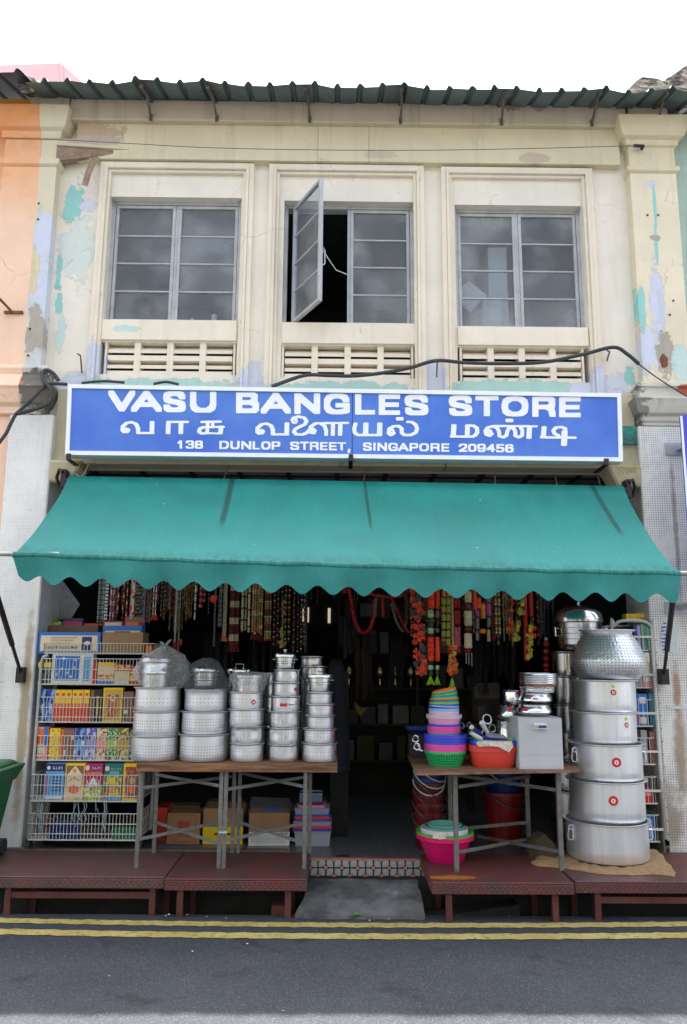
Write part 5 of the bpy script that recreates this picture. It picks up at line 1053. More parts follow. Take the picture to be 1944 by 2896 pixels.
# steel handis on the box
def round_pot(cx, ytop, ybot, half, neck, Yc, z0, mat_, lab_, belly=.45, group='round bellied steel pots', flatb=.5):
    p = P(cx,ytop,Yc); R = rad(half,p); rn = rad(neck,p); x = p.x; zt = Zc(cx,ytop,Yc-rn*.9); h = max(.04,zt-z0)
    prof = [(0,0),(R*flatb,0)]
    for k in range(1,10):
        u_ = k/10
        if u_ <= belly: s_ = flatb+(1-flatb)*math.sin(u_/belly*math.pi/2); prof.append((R*s_,h*.88*(u_/belly)*belly))
        else: v_ = (u_-belly)/(1-belly); prof.append((R*(1-v_**1.6)+rn*.92*v_**1.6, h*.88*u_))
    prof += [(rn*.92,h*.90),(rn,h*.97),(rn*1.02,h),(rn*.96,h),(rn*.88,h*.9),(R*.8,h*.5),(0,.02)]
    b = MB(); b.lathe(prof, (x,Yc,z0), 36); return b.build('round_pot', mat_, label=lab_, cat='pot', group=group), x, R, zt
o,x,R,z1 = round_pot(1510,1993,2025,50,46,6.0,zt,m_steel,'wide steel handi pot resting directly on the grey box',.4); strip_sticker(o,x,6.0,R*1.0,zt+.05,-.8,.05,.02,m_red)
o,x,R,z2 = round_pot(1514,1960,1992,47,44,6.0,z1-.004,m_steel,'wide steel handi pot stacked second above the grey box',.4); strip_sticker(o,x,6.0,R,z1+.05,-.6,.02,.018,m_red); strip_sticker(o,x,6.0,R,z1+.045,-.25,.035,.008,m_red)
b = MB(); p_ = P(1520,1942,6.03); r_ = rad(48,p_); zt3 = Zc(1520,1942,5.95); b.lathe(pot_prof(r_,r_*1.04,zt3-z2+.004), (p_.x,6.03,z2-.004), 36); b.build('aluminium_pot', m_alu, label='plain aluminium pot under the copper bottomed pot on the grey box', cat='pot')
T = thing('copper_bottom_pot', 'polished steel pot with copper base crowning the stack on the grey box', 'pot', (X(1522,1940,6.02),6.02,zt3-.004))
p_ = P(1522,1925,6.02); r_ = rad(54,p_); h_ = Zc(1522,1903,5.95)-zt3
b = MB(); b.lathe([(0,0),(r_*.82,0),(r_*.97,.012),(r_,.028)], (p_.x,6.02,zt3-.003), 36); b.build('base', m_copper, T)
b = MB(); pr = [(r_,.028)]
for k in range(4): pr += [(r_*1.0,.03+k*(h_-.04)/4),(r_*.975,.036+k*(h_-.04)/4),(r_*1.0,.042+k*(h_-.04)/4)]
pr += [(r_*.98,h_-.004),(r_*1.02,h_),(r_*.95,h_),(r_*.93,.03)]
b.lathe(pr, (p_.x,6.02,zt3-.003), 36); b.build('body', m_steel, T)
# lota tower
q3 = 6.0
zL0 = RZ+.12
o,x,R,zA = round_pot(1428,2040,2074,30,22,6.12,RZ,m_steel,'lowest tall steel water pot in the column left of the grey box',.25,flatb=.9)
o,x,R,zB = round_pot(1437,1996,2040,31,24,6.10,zA-.004,m_steel,'middle round steel water pot with red sticker beside the grey box',.42); strip_sticker(o,x,6.10,R*.93,zA+.09,-.05,.03,.03,m_red)
o,x,R,zC = round_pot(1447,1953,1994,27,27,6.10,zB-.004,m_steel,'top steel water pot with flared rim beside the grey box',.4); strip_sticker(o,x,6.10,R*.92,zB+.09,.5,.025,.02,m_red)
# ladles and rings
def ring(cx, cy, rpx, Y, r=.006): 
    p = P(cx,cy,Y); R = rad(rpx,p); return [p+Vector((R*math.cos(a),.015*math.sin(a),R*math.sin(a)*1.05)) for a in [i*math.pi/8 for i in range(16)]]
def ladle(cx,cy,rpx,Y,tail,lab_):
    b = MB(); b.tube(ring(cx,cy,rpx,Y), .0075, 8, closed=True); b.tube([P(cx,cy+rpx,Y),P(*tail,Y)], .0075, 8); b.build('ladle', m_steelb, label=lab_, cat='ladle')
ladle(1176,2090,8,5.98,(1190,2122),'steel ladle with ring handle lying left of the basin tower')
ladle(1180,2112,8,5.93,(1196,2124),'lower steel ladle ring resting on the plywood left of the basins')
ladle(1306,2052,7,6.16,(1304,2085),'steel ladle ring standing just right of the basin tower'); ladle(1328,2052,7,6.16,(1322,2090),'second steel ladle ring between basin tower and dustpans')
ladle(1378,2034,12,6.14,(1360,2080),'large steel ring handle rising behind the dustpans'); ladle(1392,2060,9,6.12,(1372,2085),'steel ring handle behind the grey dustpan')
b = MB(); q = P(1385,2070,6.22); b.lathe([(0,-.05),(.09,-.045),(.17,0),(.175,.002),(.165,.002),(.08,-.035),(0,-.04)], (q.x,6.22,Zc(1385,2048,6.1)), 32); b.build('wok', m_steelb, label='shallow steel wok lying behind the dustpans', cat='wok')
# blue basket behind
m_bb = plast('deep_blue_basket',(22,52,110))
bb = thing('basket', 'blue slotted plastic basket behind the basin tower', 'basket', P(1180,2078,6.5))
a = P(1150,2060,6.5); e = P(1215,2078,6.5)
b = MB(); b.tube([(a.x,6.4,a.z),(e.x+.1,6.4,a.z),(e.x+.1,6.6,a.z),(a.x,6.6,a.z)], .012, 6, closed=True); b.build('rim', m_bb, bb)
b = MB(); b.box((a.x+.04,6.43,e.z),(e.x+.07,6.57,e.z+.01))
for k in range(12):
    u_ = k/11; b.bar((a.x+.01+(e.x+.09-a.x)*u_,6.4,a.z),(a.x+.04+(e.x+.03-a.x)*u_,6.43,e.z),.008)
b.build('slats', m_bb, bb)
# stack of paper plates under it so that the basket rests on something
MB().box((a.x+.02,6.42,RZ),(e.x+.08,6.58,e.z)).build('carton', m_steelb if False else M('dark_corrugated_card', srgb(58,50,44), .9, 0, .1, 9, .2, 60), label='dark carton under the blue basket on the plywood table', cat='carton')
# ================================================================== the big pots on the sack
m_burlap = M('burlap_jute', srgb(150,122,86), .95, 0, .2, 30, .6, 140, dirt=.2)
b = MB(); ctr = PZ(1714,2440,PZT); out_ = [(1502,2440),(1515,2448),(1560,2452),(1640,2462),(1700,2472),(1790,2475),(1850,2472),(1908,2478),(1912,2468),(1890,2440),(1868,2412),(1840,2404),(1700,2404),(1560,2420),(1520,2428)]
O_ = [PZ(x_,y_,PZT+.004) for x_,y_ in out_]; nO = len(O_); rings_ = []
rnd = random.Random(4); dens=[]
for i in range(nO):
    for k in range(4): dens.append(O_[i].lerp(O_[(i+1)%nO],k/4)+Vector((rnd.uniform(-.004,.004),rnd.uniform(-.004,.004),0)))
cy_ = Vector((1.90,6.15,PZT+.02)); vs=[]; K=len(dens)
for fr,hh in ((1.0,.0),(.985,.012),(.9,.017),(.75,.016),(.3,.016)):
    for i,p_ in enumerate(dens): q_ = cy_.lerp(p_,fr); vs.append((q_.x,q_.y,PZT+.002+hh*(1+.5*math.sin(i*1.7)+rnd.uniform(-.3,.3))*(1 if fr<1 else 1)))
b.add(vs,[(j*K+i,j*K+(i+1)%K,(j+1)*K+(i+1)%K,(j+1)*K+i) for j in range(4) for i in range(K)]+[tuple(4*K+i for i in range(K))],True); b.build('burlap_sack', m_burlap, label='flattened burlap sack spread under the big aluminium pots', cat='sack', sharp=90)
PG = 'big aluminium cooking pots in a tower'
YP = 6.16
big = stack('big_pot', [(1715,2335,121,112),(1714,2215,112,102),(1713,2108,107,97),(1709,2016,94,85),(1710,1924,92,82)], PZT+.022, YP, m_alubig, ['widest big aluminium pot standing on the burlap sack','big aluminium pot second from the sack with a torn red sticker','big aluminium pot with ring handles third from the sack','big aluminium pot fourth from the sack with a small sticker','uppermost big aluminium pot, carrying the perforated handi'], PG)
for i,ang,fz,R in ((1,-.16,.58,.034),(2,-.04,.55,.034),(3,.42,.62,.019),(4,-.06,.63,.021)):
    o,x,r,z0_,z1_ = big[i]; sticker(o,x,YP,r,z0_+(z1_-z0_)*fz,ang,R)
for i,ang in ((3,.41),(4,-.06)):
    o,x,r,z0_,z1_ = big[i]; strip_sticker(o,x,YP,r,z0_+(z1_-z0_)*(.82 if i==4 else .81),ang,.022,.018,m_lime)
for i in (0,2):
    o,x,r,z0_,z1_ = big[i]
    for s_ in (-1,1):
        b = MB(); a_ = s_*1.30; hx_, hy_ = x+(r+.008)*math.sin(a_), YP-(r+.008)*math.cos(a_); zz_ = z1_-.05
        R_ = .016; b.tube([(hx_+R_*math.cos(k*.785),hy_-.006,zz_+R_*math.sin(k*.785)) for k in range(8)], .0065, 6, closed=True); b.lathe([(0,-.0),(.008,0),(.008,.006)], (hx_,hy_,zz_), 8)
        b.tube([(hx_-.018,hy_-.012,zz_-.012),(hx_-.026,hy_-.014,zz_-.06),(hx_-.018,hy_-.014,zz_-.085),(hx_+.008,hy_-.014,zz_-.085),(hx_+.014,hy_-.014,zz_-.06),(hx_+.01,hy_-.012,zz_-.014)], .0065, 8)
        b.build('ring_handle', m_alu, o)
# perforated handi
p_ = P(1724,1924,YP); zb = big[4][4]-.002; s_ = lambda px,y_: rad(px,P(1724,y_,YP))
zr1, zr2, zr3 = Zc(1724,1867,YP-.2), Zc(1724,1792,YP-.13), Zc(1727,1780,YP-.15)
b = MB(); Rm = s_(102,1867); h1 = zr1-zb; h2 = zr2-zb; h3 = zr3-zb
prof = [(0,0),(Rm*.62,0),(Rm*.78,.01),(Rm*.90,h1*.35),(Rm*.97,h1*.7),(Rm,h1),(Rm*.985,h1+.012),(Rm*.90,h1+(h2-h1)*.35),(Rm*.80,h1+(h2-h1)*.7),(Rm*.67,h2-.008),(Rm*.655,h2),(Rm*.67,h2+(h3-h2)*.5),(Rm*.77,h3-.004),(Rm*.77,h3),(Rm*.66,h3-.004),(Rm*.6,h2),(Rm*.9,h1),(0,.02)]
b.lathe(prof, (p_.x,YP,zb), 48); b.build('perforated_handi', m_handi, label='hammered perforated aluminium handi with flared rim on top of the big pots', cat='pot')
# darker steel tower behind
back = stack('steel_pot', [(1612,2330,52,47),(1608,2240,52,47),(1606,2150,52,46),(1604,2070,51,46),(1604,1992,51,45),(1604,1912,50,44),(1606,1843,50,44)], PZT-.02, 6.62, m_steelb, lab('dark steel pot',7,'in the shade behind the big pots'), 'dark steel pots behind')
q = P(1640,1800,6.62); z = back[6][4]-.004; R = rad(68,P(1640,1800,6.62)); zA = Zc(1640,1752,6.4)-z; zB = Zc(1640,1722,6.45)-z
T = thing('steamer_pot', 'large polished steel steamer with domed lid in the shade behind the handi', 'pot', (q.x,6.62,z))
b = MB(); pr=[(0,0),(R*.7,0),(R*.86,.02),(R*.9,.05)]
for k in range(4): pr += [(R*.92,.06+k*(zA-.08)/4),(R*.90,.064+k*(zA-.08)/4)]
pr += [(R*.92,zA-.02),(R*1.0,zA-.012),(R*1.0,zA),(R*.9,zA)]
b.lathe(pr,(q.x,6.62,z),40); b.build('body', m_steel, T)
b = MB(); b.lathe([(R*.98,zA),(R*.98,zA+.02),(R*.92,zA+(zB-zA)*.7),(R*.8,zB),(R*.4,zB+.035),(0,zB+.045)],(q.x,6.62,z),40); b.lathe([(.012,zB+.04),(.012,zB+.06),(.02,zB+.07),(0,zB+.08)],(q.x,6.62,z),12); b.build('lid', m_steel, T)
for s_ in (-1,1): b = MB(); b.tube([(q.x+s_*R*.93,6.58,z+zA*.75),(q.x+s_*R*1.06,6.58,z+zA*.78),(q.x+s_*R*1.06,6.58,z+zA*.5),(q.x+s_*R*.93,6.58,z+zA*.52)], .009, 8); b.build('handle', m_steel, T)
# ================================================================== under the right table
def floorz(Y): return PZT if Y < 6.3 else FZ
Yt = 6.12
bowl('tub',1259,2373,2440,82,52,Yt,PZT,pl['magenta'],'large magenta plastic tub on the platform under the plywood table',rimh=.03,flare=.02,group='round tubs under the plywood table',cat='tub')
zt_ = Zc(1259,2373,Yt-.2)
def nest(cx,yt,half,mat_,lab_,depth,rh): 
    p = P(cx,yt,Yt); R = rad(half,p); zt = Zc(cx,yt,Yt-R*.9)
    b = MB(); b.lathe([(0,-depth),(R*.7,-depth),(R*.93,-rh),(R,-rh),(R,0),(R-.006,.001),(R*.92,-.006),(R*.72,-depth+.012),(0,-depth+.01)],(p.x,Yt,zt),40); b.build('basin', mat_, label=lab_, cat='basin', group='round tubs under the plywood table')
nest(1259,2371,81,pl['orange'],'orange basin rim showing just above the magenta tub',.05,.006); nest(1259,2364,81,pl['grass'],'grass green basin nested in the magenta tub',.05,.016)
for i,yt in enumerate((2362,2357,2352)): nest(1257,yt,67,pl['white'],f'pale lilac basin, {["lowest","middle","upper"][i]} of three in the green basin',.05,.012)
nest(1258,2345,57,pl['seagreen'],'sea green basin on top of the lilac basins',.06,.03); nest(1258,2338,49,pl['seagreen'],'smaller sea green basin innermost of the tub pile',.05,.012)
b = MB(); A=[P(x_,y_,Yt-.215) for x_,y_ in ((1224,2352),(1262,2355),(1262,2372),(1245,2374),(1225,2371))]; k=5; b.add(A+[v+Vector((0,.008,0)) for v in A],[(4,3,2,1,0)]+[(i,(i+1)%k,(i+1)%k+k,i+k) for i in range(k)]); b.build('newspaper', m_news, label='folded newspaper hanging over the lilac basin rims', cat='newspaper')
# bucket towers
def bucket(cx, Yc, z, h, R, mat_, lab_, handle=None, seed=0):
    T = thing('bucket', lab_, 'bucket', (cx,Yc,z), 'plastic buckets under the plywood table')
    b = MB(); b.lathe([(0,0),(R*.78,0),(R*.98,h-.03),(R*1.05,h-.03),(R*1.05,h),(R*.98,h),(R*.78,.01),(0,.008)],(cx,Yc,z),32); b.build('body', mat_, T)
    if handle:
        a0 = seed*.35; b = MB(); b.tube([(cx+R*1.07*math.cos(a),Yc+R*1.07*math.sin(a)-.02,z+h-.02-.10*math.sin((a-a0)-math.pi)*1.0) for a in [math.pi+a0*.2+i*math.pi/10 for i in range(11)]], .006, 6); b.build('handle', handle, T)
bxx = X(1215,2250,6.55); m_wire = m_galv; m_hw = plast('white_bucket_handle',(196,198,204)); m_hg = plast('grey_bucket_handle',(60,66,62))
for i in range(4): bucket(bxx,6.6,FZ+i*.075,.28,.13-.002*i,pl['bucketred'],f'dark red bucket, {ords[i]} from the floor in the nested bucket tower',m_hg,i)
for i in range(5): bucket(bxx+.005*i,6.6,FZ+.30+i*.05,.24,.12,pl['bucketblue'],f'blue bucket with white handle, {ords[i]} above the red nested buckets',m_hw,i)
bx2 = X(1420,2250,6.9); bucket(bx2,6.85,FZ,.40,.165,pl['deepred'],'big red bucket standing alone in the shade under the plywood table',m_hg,2)
bucket(bx2+.01,6.85,FZ+.33,.26,.15,pl['bucketblue'],'blue bucket with white handle sitting in the big red bucket',m_hw,1)
b = MB(); q = PZ(1520,2420,PZT); b.lathe([(0,0),(.11,0),(.14,.05),(.12,.13),(.06,.19),(0,.2)],(q.x,6.25,PZT),20); b.v=[(v[0]+.022*math.sin(v[2]*38+v[1]*20),v[1]+.02*math.sin(v[0]*45),v[2]*(.72+.22*math.sin(v[0]*17+v[1]*9))) for v in b.v]; b.build('burlap_sack', M('olive_brown_sacking', srgb(74,66,48), .95, 0, .25, 20, .5, 90), label='slumped olive brown sack under the right end of the plywood table', cat='sack', sharp=90)
# ================================================================== wire racks
m_cwire = M('cream_coated_wire', srgb(206,206,198), .45, .0, .08, 9); m_cpost = M('cream_tube_paint', srgb(172,178,170), .45, .1, .12, 9, dirt=.25)
def basket_mesh(x0,x1,y0,y1,zb,zt,rails,pitch,r=.0022):
    b = MB(); n = max(3,int((x1-x0)/pitch))
    for zz in rails: b.bar((x0,y0,zz),(x1,y0,zz),.0055); b.bar((x0,y0,zz),(x0,y1,zz),.005); b.bar((x1,y0,zz),(x1,y1,zz),.005)
    for i in range(n+1):
        xx = x0+(x1-x0)*i/n; b.bar((xx,y0,zb),(xx,y0,max(rails)),.0034)
    for i in range(9):
        yy = y0+(y1-y0)*i/8
        for xx in (x0,x1): b.bar((xx,yy,zb),(xx,yy,max(rails)),.0034)
    b.box((x0,y0,zb-.004),(x1,y1,zb))
    return b
RKY = 6.375
LR = thing('wire_rack', 'cream wire basket rack on castors crammed with incense boxes', 'rack', (-1.88,6.55,FZ))
xl, xr = X(100,2100,RKY), X(409,2100,RKY)
lv = [(1848,(1819,)),(1936,(1863,1893,1922)),(2043,(1972,2001,2028)),(2151,(2081,2109,2138)),(2262,(2188,2217,2247)),(2373,(2298,2327,2355))]
shelfz = []
for i,(yb_,rl) in enumerate(lv):
    zb = Zc(250,yb_,RKY); rails = [Zc(250,y_,RKY) for y_ in rl]; shelfz.append(zb)
    yf_ = RKY-(.07 if i==4 else .04 if i==5 else .0)
    basket_mesh(xl+.015,xr-.015+(.05 if i==0 else 0),yf_,RKY+.38,zb,max(rails),rails+[zb+.003],.026).build('wire_basket', m_cwire, LR)
for xx in (xl,xr):
    b = MB(); zt_ = Zc(250,1853,RKY); s_ = 1 if xx<-2 else -1
    b.tube([(xx,RKY+.01,FZ+.10),(xx,RKY+.01,zt_-.06),(xx+s_*.012,RKY+.01,zt_-.015),(xx+s_*.05,RKY+.01,zt_)], .014, 8); b.build('post', m_cpost, LR)
    b = MB(); b.tube([(xx,RKY+.37,FZ+.10),(xx,RKY+.37,zt_)], .014, 8); b.build('post', m_cpost, LR)
    for yy in (RKY+.01,RKY+.37):
        b = MB(); b.tube([(xx-.014,yy+.02,FZ+.045),(xx+.014,yy+.02,FZ+.045)], .045, 14); b.box((xx-.02,yy-.01,FZ+.06),(xx+.02,yy+.03,FZ+.105)); b.build('castor', m_black, LR)
# ---- printed boxes
def pat(name, cols, sc=60, stretch=(1,1,1), rough=.35):
    if name in _cache: return _cache[name]
    t = NT(name); v = t.scale(t.obj(), stretch); k = t.xyz(t.vor(v, sc, out='Color')); n = t.noise(v, sc*.7, 4, .7)
    c = t.mix(t.ramp(k[0],.45,.55), cols[0], cols[1])
    if len(cols) > 2: c = t.mix(t.ramp(n,.55,.62), c, cols[2])
    m = t.fin(c, rough); _cache[name] = m; return m
def C(nm, *rgb): return M('print_'+nm, srgb(*rgb), .35, 0, .06, 20)
cY=C('yellow',240,196,40); cO=C('orange',228,108,44); cR=C('red',206,40,36); cDR=C('maroon',120,40,44); cB=C('blue',34,110,196); cSB=C('sky',90,160,214); cN=C('navy',26,40,96); cW=C('white',226,224,214); cCr=C('cream',226,206,170); cBr=C('brown',134,92,80); cK=C('black',26,26,28); cG=C('green',40,140,70); cLG=C('lime',170,196,60); cMg=C('magenta',176,26,96); cTl=C('teal',22,110,110); cPk=C('pink',234,150,150); cGd=C('gold',206,160,60); cGy=C('grey',150,150,150); cOl=C('olive',150,140,50); cLp=C('lilac',150,150,206)
m_kraft = M('kraft_cardboard', srgb(156,122,88), .9, 0, .08, 7, .15, 60); m_kraftd = M('dark_kraft_cardboard', srgb(120,92,70), .9, 0, .1, 7)
pFl1=pat('blue_swirl_print',[srgb(30,60,140),srgb(120,160,220),srgb(220,226,240)],45,(1,1,.4)); pFl2=pat('lilac_swirl_print',[srgb(90,90,180),srgb(190,190,226),srgb(230,230,240)],45,(1,1,.5)); pFl3=pat('red_floral_print',[srgb(226,206,170),srgb(170,70,50),srgb(236,226,200)],70); pFl4=pat('green_leaf_print',[srgb(40,100,50),srgb(170,200,130),srgb(220,226,190)],80); pFl5=pat('olive_floral_print',[srgb(130,110,30),srgb(220,210,150),srgb(200,180,60)],60); pFig=pat('crowded_figure_print',[srgb(196,110,50),srgb(150,60,40),srgb(226,180,80)],48,(1,1,.6)); pFig2=pat('garland_figure_print',[srgb(60,140,70),srgb(226,190,60),srgb(190,50,40)],48,(1,1,.7)); pLot=pat('lotus_print',[srgb(150,190,70),srgb(230,230,170),srgb(210,80,130)],34)
def pbox(x0,y0,x1,zb,Yf,depth,base,prints,label_,name='incense_box',cat='box',group='printed boxes on the left wire rack',parts=None,y1=None,tilt=0):
    a = P(x0,y0,Yf); e = P(x1,y0,Yf); zt = a.z; mats = [base]; b = MB(); w_ = e.x-a.x
    b.box((a.x+.0012,Yf,zb),(e.x-.0012,Yf+depth,zt)); h_ = zt-zb
    for i,(u0,v0,u1,v1,m) in enumerate(prints):
        if m not in mats: mats.append(m)
        b.mat(mats.index(m)); o = .0006*(i+1)
        b.quad((a.x+w_*u0,Yf-o,zt-h_*v1),(a.x+w_*u1,Yf-o,zt-h_*v1),(a.x+w_*u1,Yf-o,zt-h_*v0),(a.x+w_*u0,Yf-o,zt-h_*v0))
    o = b.build(name, mats, label=label_, cat=cat, group=group)
    jr = random.Random(int(x0*13+y0)); o.rotation_euler = (0, jr.uniform(-.012,.012), jr.uniform(-.025,.025))
    return o, a, e, zt
def poly_print(par, pts, a, e, zt, zb, Yf, mat_, off=.004, name='print'):
    w_ = e.x-a.x; h_ = zt-zb; MBo = MB().add([(a.x+w_*u_,Yf-off,zt-h_*v_) for u_,v_ in pts],[tuple(range(len(pts)))]); return MBo.build(name, mat_, par)
def circ(cx,cy,r,asp=1,n=16): return [(cx+r*math.cos(2*math.pi*k/n),cy-r*asp*math.sin(2*math.pi*k/n)) for k in range(n)]
def ptext(par, s_, u0,v0,u1,v1, a,e,zt,zb,Yf, mat_, flip=False):
    w_ = e.x-a.x; h_ = zt-zb; Q = lambda u_,v_: Vector((a.x+w_*u_,Yf-.005,zt-h_*v_)); txt(s_,None,0,mat_,'lettering',par,.01,quadpts=[Q(u0,v1),Q(u1,v1),Q(u1,v0),Q(u0,v0)],flip=flip)
Z1,Z2,Z3,Z4,Z5,Z6 = shelfz
YB_ = RKY+.015
# shelf one
o,a,e,zt = pbox(112,1787,285,Z1,YB_,.25,cB,[(.03,.16,.95,.90,cCr),(.70,.22,.86,.86,cN)],'blue carton with cream label and portrait, on the top shelf of the wire rack','carton','carton')
ptext(o,'RAM GOPAL & SONS',.12,.66,.64,.80,a,e,zt,Z1,YB_,cN,True)
for i,v_ in enumerate((.24,.36,.48)): poly_print(o,[(.2,v_),(.62-.05*i,v_),(.62-.05*i,v_+.045),(.2,v_+.045)],a,e,zt,Z1,YB_,cGy)
poly_print(o,circ(.79,.52,.05,1.9),a,e,zt,Z1,YB_,cW)
pbox(122,1768,280,Z1,YB_+.256,.1,m_kraftd,[],'brown card flap box behind the blue labelled carton','carton','carton')
pbox(126,1757,176,Z1,YB_+.36,.08,pat('green_flower_print',[srgb(70,150,60),srgb(210,210,120),srgb(60,120,50)],50),[],'green flower printed packet at the back of the top rack shelf','packet','packet')
pbox(177,1748,235,Z1,YB_+.36,.08,cN,[(.05,.1,.95,.3,cMg)],'navy packet with pink print at the back of the top rack shelf','packet','packet')
pbox(238,1763,290,Z1,YB_+.36,.05,cR,[],'red box edge at the back of the top rack shelf','packet','packet')
o,a,e,zt = pbox(291,1788,406,Z1,YB_,.2,m_kraft,[],'plain brown cardboard carton on the top rack shelf','carton','carton')
pbox(293,1769,404,Z1,YB_+.205,.12,cB,[(.06,.18,.94,.6,cCr),(.3,.2,.7,.5,cN)],'blue carton with cream label standing behind the plain brown carton','carton','carton')
pbox(291,1755,350,Z1,YB_+.33,.04,cDR,[(.1,.05,.9,.2,cCr)],'maroon framed picture box behind the brown carton','packet','packet')
pbox(354,1742,411,Z1,YB_+.33,.04,cDR,[(.06,.03,.94,.16,cBr),(.05,.16,.7,.34,cO)],'brown box with orange band, tallest behind the brown carton','packet','packet')
pbox(412,1826,430,Z1,YB_+.02,.1,cO,[],'small orange packet at the right end of the top rack shelf','packet','packet')
# shelf two
pbox(110,1873,147,Z2,YB_,.12,pat('dark_green_grid',[srgb(40,70,60),srgb(90,110,96),srgb(30,50,44)],50),[(0,0,1,.22,cY)],'dark green packs with yellow top strip on the second rack shelf')
o,a,e,zt = pbox(149,1847,264,Z2+.0,YB_,.10,cW,[(.08,.09,.68,.88,cB),(.78,.1,.95,.9,cSB)],'large white and blue box standing proud on the second rack shelf')
rr_=random.Random(3)
for i in range(14):
    poly_print(o,circ(.13+.5*rr_.random(),.16+.64*rr_.random(),.025+.02*rr_.random(),1.2,8),a,e,zt,Z2,YB_,cSB if i%2 else cW)
pbox(265,1872,276,Z2,YB_,.12,cR,[],'narrow red pack beside the large white and blue box')
pbox(277,1873,325,Z2,YB_,.12,cCr,[(0,0,1,.2,cY),(0,.55,1,.8,pat('red_stripe_print',[srgb(190,60,40),srgb(226,200,150)],60,(1,1,3))),(0,.84,1,1,cB)],'cream incense packs with yellow lids on the second rack shelf')
pbox(326,1880,368,Z2,YB_,.12,cCr,[(0,0,1,.25,pat('red_yellow_print',[srgb(200,50,40),srgb(230,190,60)],60)),(0,.25,1,.32,cR),(0,.8,1,1,cW)],'cream packs with red patterned tops on the second rack shelf')
pbox(369,1884,394,Z2,YB_,.12,cR,[(0,.3,1,.38,cW),(0,.5,1,.8,cY)],'red and yellow packs by the bagged pot on the second rack shelf')
# shelf three
for x0,x1,nm in ((109,132,'leftmost'),(134,156,'right hand')): pbox(x0,1949,x1,Z3,YB_,.1,pFl1,[(.5,0,.56,1,cN)],f'blue and white swirl incense packs, {"against the rack post" if x0<120 else "touching the yellow and red packs"}')
for i in range(6):
    x0 = 156+i*16.6; pbox(x0,1951,x0+16.2,Z3,YB_,.1,cY,[(0,.42,1,1,cO),(0,.52,1,1,C('vermilion',214,70,40)),(.25,.10,.75,.18,cR)],'yellow and vermilion incense pack in the row of six')
pbox(257,1952,267,Z3,YB_,.1,cBr,[],'thin brown pack beside the six yellow and vermilion packs')
pbox(268,1950,292,Z3,YB_,.1,cK,[(.35,.2,.6,.8,cGd)],'black pack with gold lettering on the third rack shelf')
o,a,e,zt = pbox(294,1945,350,Z3,YB_,.06,cY,[(.08,.06,.92,.94,cGd),(.2,.2,.8,.86,pFig)],'yellow box with ornate figures on the third rack shelf')
poly_print(o,circ(.5,.3,.16,.6),a,e,zt,Z3,YB_,cCr,.004); poly_print(o,circ(.5,.28,.08,.6),a,e,zt,Z3,YB_,cBr,.0045)
pbox(351,1956,380,Z3,YB_,.1,cBr,[(.1,.6,.5,.72,cW)],'brown packs with a white price tag on the third rack shelf')
# shelf four
def packrow(x0,x1,y0,base,prints,lab_): return pbox(x0,y0,x1,Z4,YB_,.1,base,prints+[(k/4-.012,0,k/4+.012,1,cK) for k in ()],lab_)
packrow(108,140,2056,cPk,[(.0,.05,.6,.5,cO),(.6,0,.95,.58,cB),(.1,.55,.8,.8,cCr)],'pink and orange pack with blue side strip on the fourth rack shelf')
o,a,e,zt = packrow(142,173,2060,cY,[],'yellow box with black spots on the fourth rack shelf')
for u_,v_ in ((.3,.06),(.8,.06),(.5,.2),(.15,.42),(.45,.38),(.8,.38),(.45,.5),(.8,.5),(.15,.6),(.75,.68),(.1,.78),(.7,.84),(.12,.94),(.65,.95)): poly_print(o,circ(u_,v_,.055,.42,8),a,e,zt,Z4,YB_,cK)
packrow(174,182,2062,cO,[],'narrow dark orange pack beside the spotted yellow box')
packrow(183,213,2060,cBr,[(.3,.3,.4,.7,cOl),(.7,.24,.98,.36,cW),(.05,.68,.25,.86,cW)],'reddish brown packs with white tags on the fourth rack shelf')
for x0,x1,pt,md,nm in ((214,244,pFl1,cSB,'navy'),(245,274,pFl2,cLp,'lilac'),(275,304,pFl3,cPk,'red floral'),(304,335,pFl4,cLG,'green leaf'),(336,367,pFl5,cGd,'olive floral'),(369,380,pFl4,cGy,'teal')):
    packrow(x0,x1,2060 if nm!='teal' else 2065,pt,[(0,.36,1,.66,md)]+([(.65,.40,.9,.52,cW)] if nm in('navy','green leaf') else []),f'{nm} patterned incense packs on the fourth rack shelf')
# shelf five
Y5 = RKY-.045
def big5(x0,x1,base,lab_,prints): return pbox(x0,2160,x1,Z5,Y5,.10,base,prints,lab_)
o,a,e,zt = big5(131,185,cSB,'large blue incense box with dark leaf rows on the lower rack shelf',[(0,0,1,.2,cN),(.05,.86,.95,.95,cW)])
poly_print(o,circ(.16,.11,.09,.6),a,e,zt,Z5,Y5,cW); ptext(o,"G.L.R'S",.36,.07,.9,.15,a,e,zt,Z5,Y5,cW)
for i in range(5):
    for uu in (.44,.62,.8): poly_print(o,circ(uu,.36+i*.09,.075,.25,8),a,e,zt,Z5,Y5,cN)
poly_print(o,[(.08,.3),(.14,.3),(.14,.78),(.08,.78)],a,e,zt,Z5,Y5,C('rose',206,90,120))
o,a,e,zt = big5(186,241,cY,'yellow box with brown arch and orange flower on the lower rack shelf',[(.06,.05,.94,.96,cBr),(.06,.6,.94,.96,cCr)])
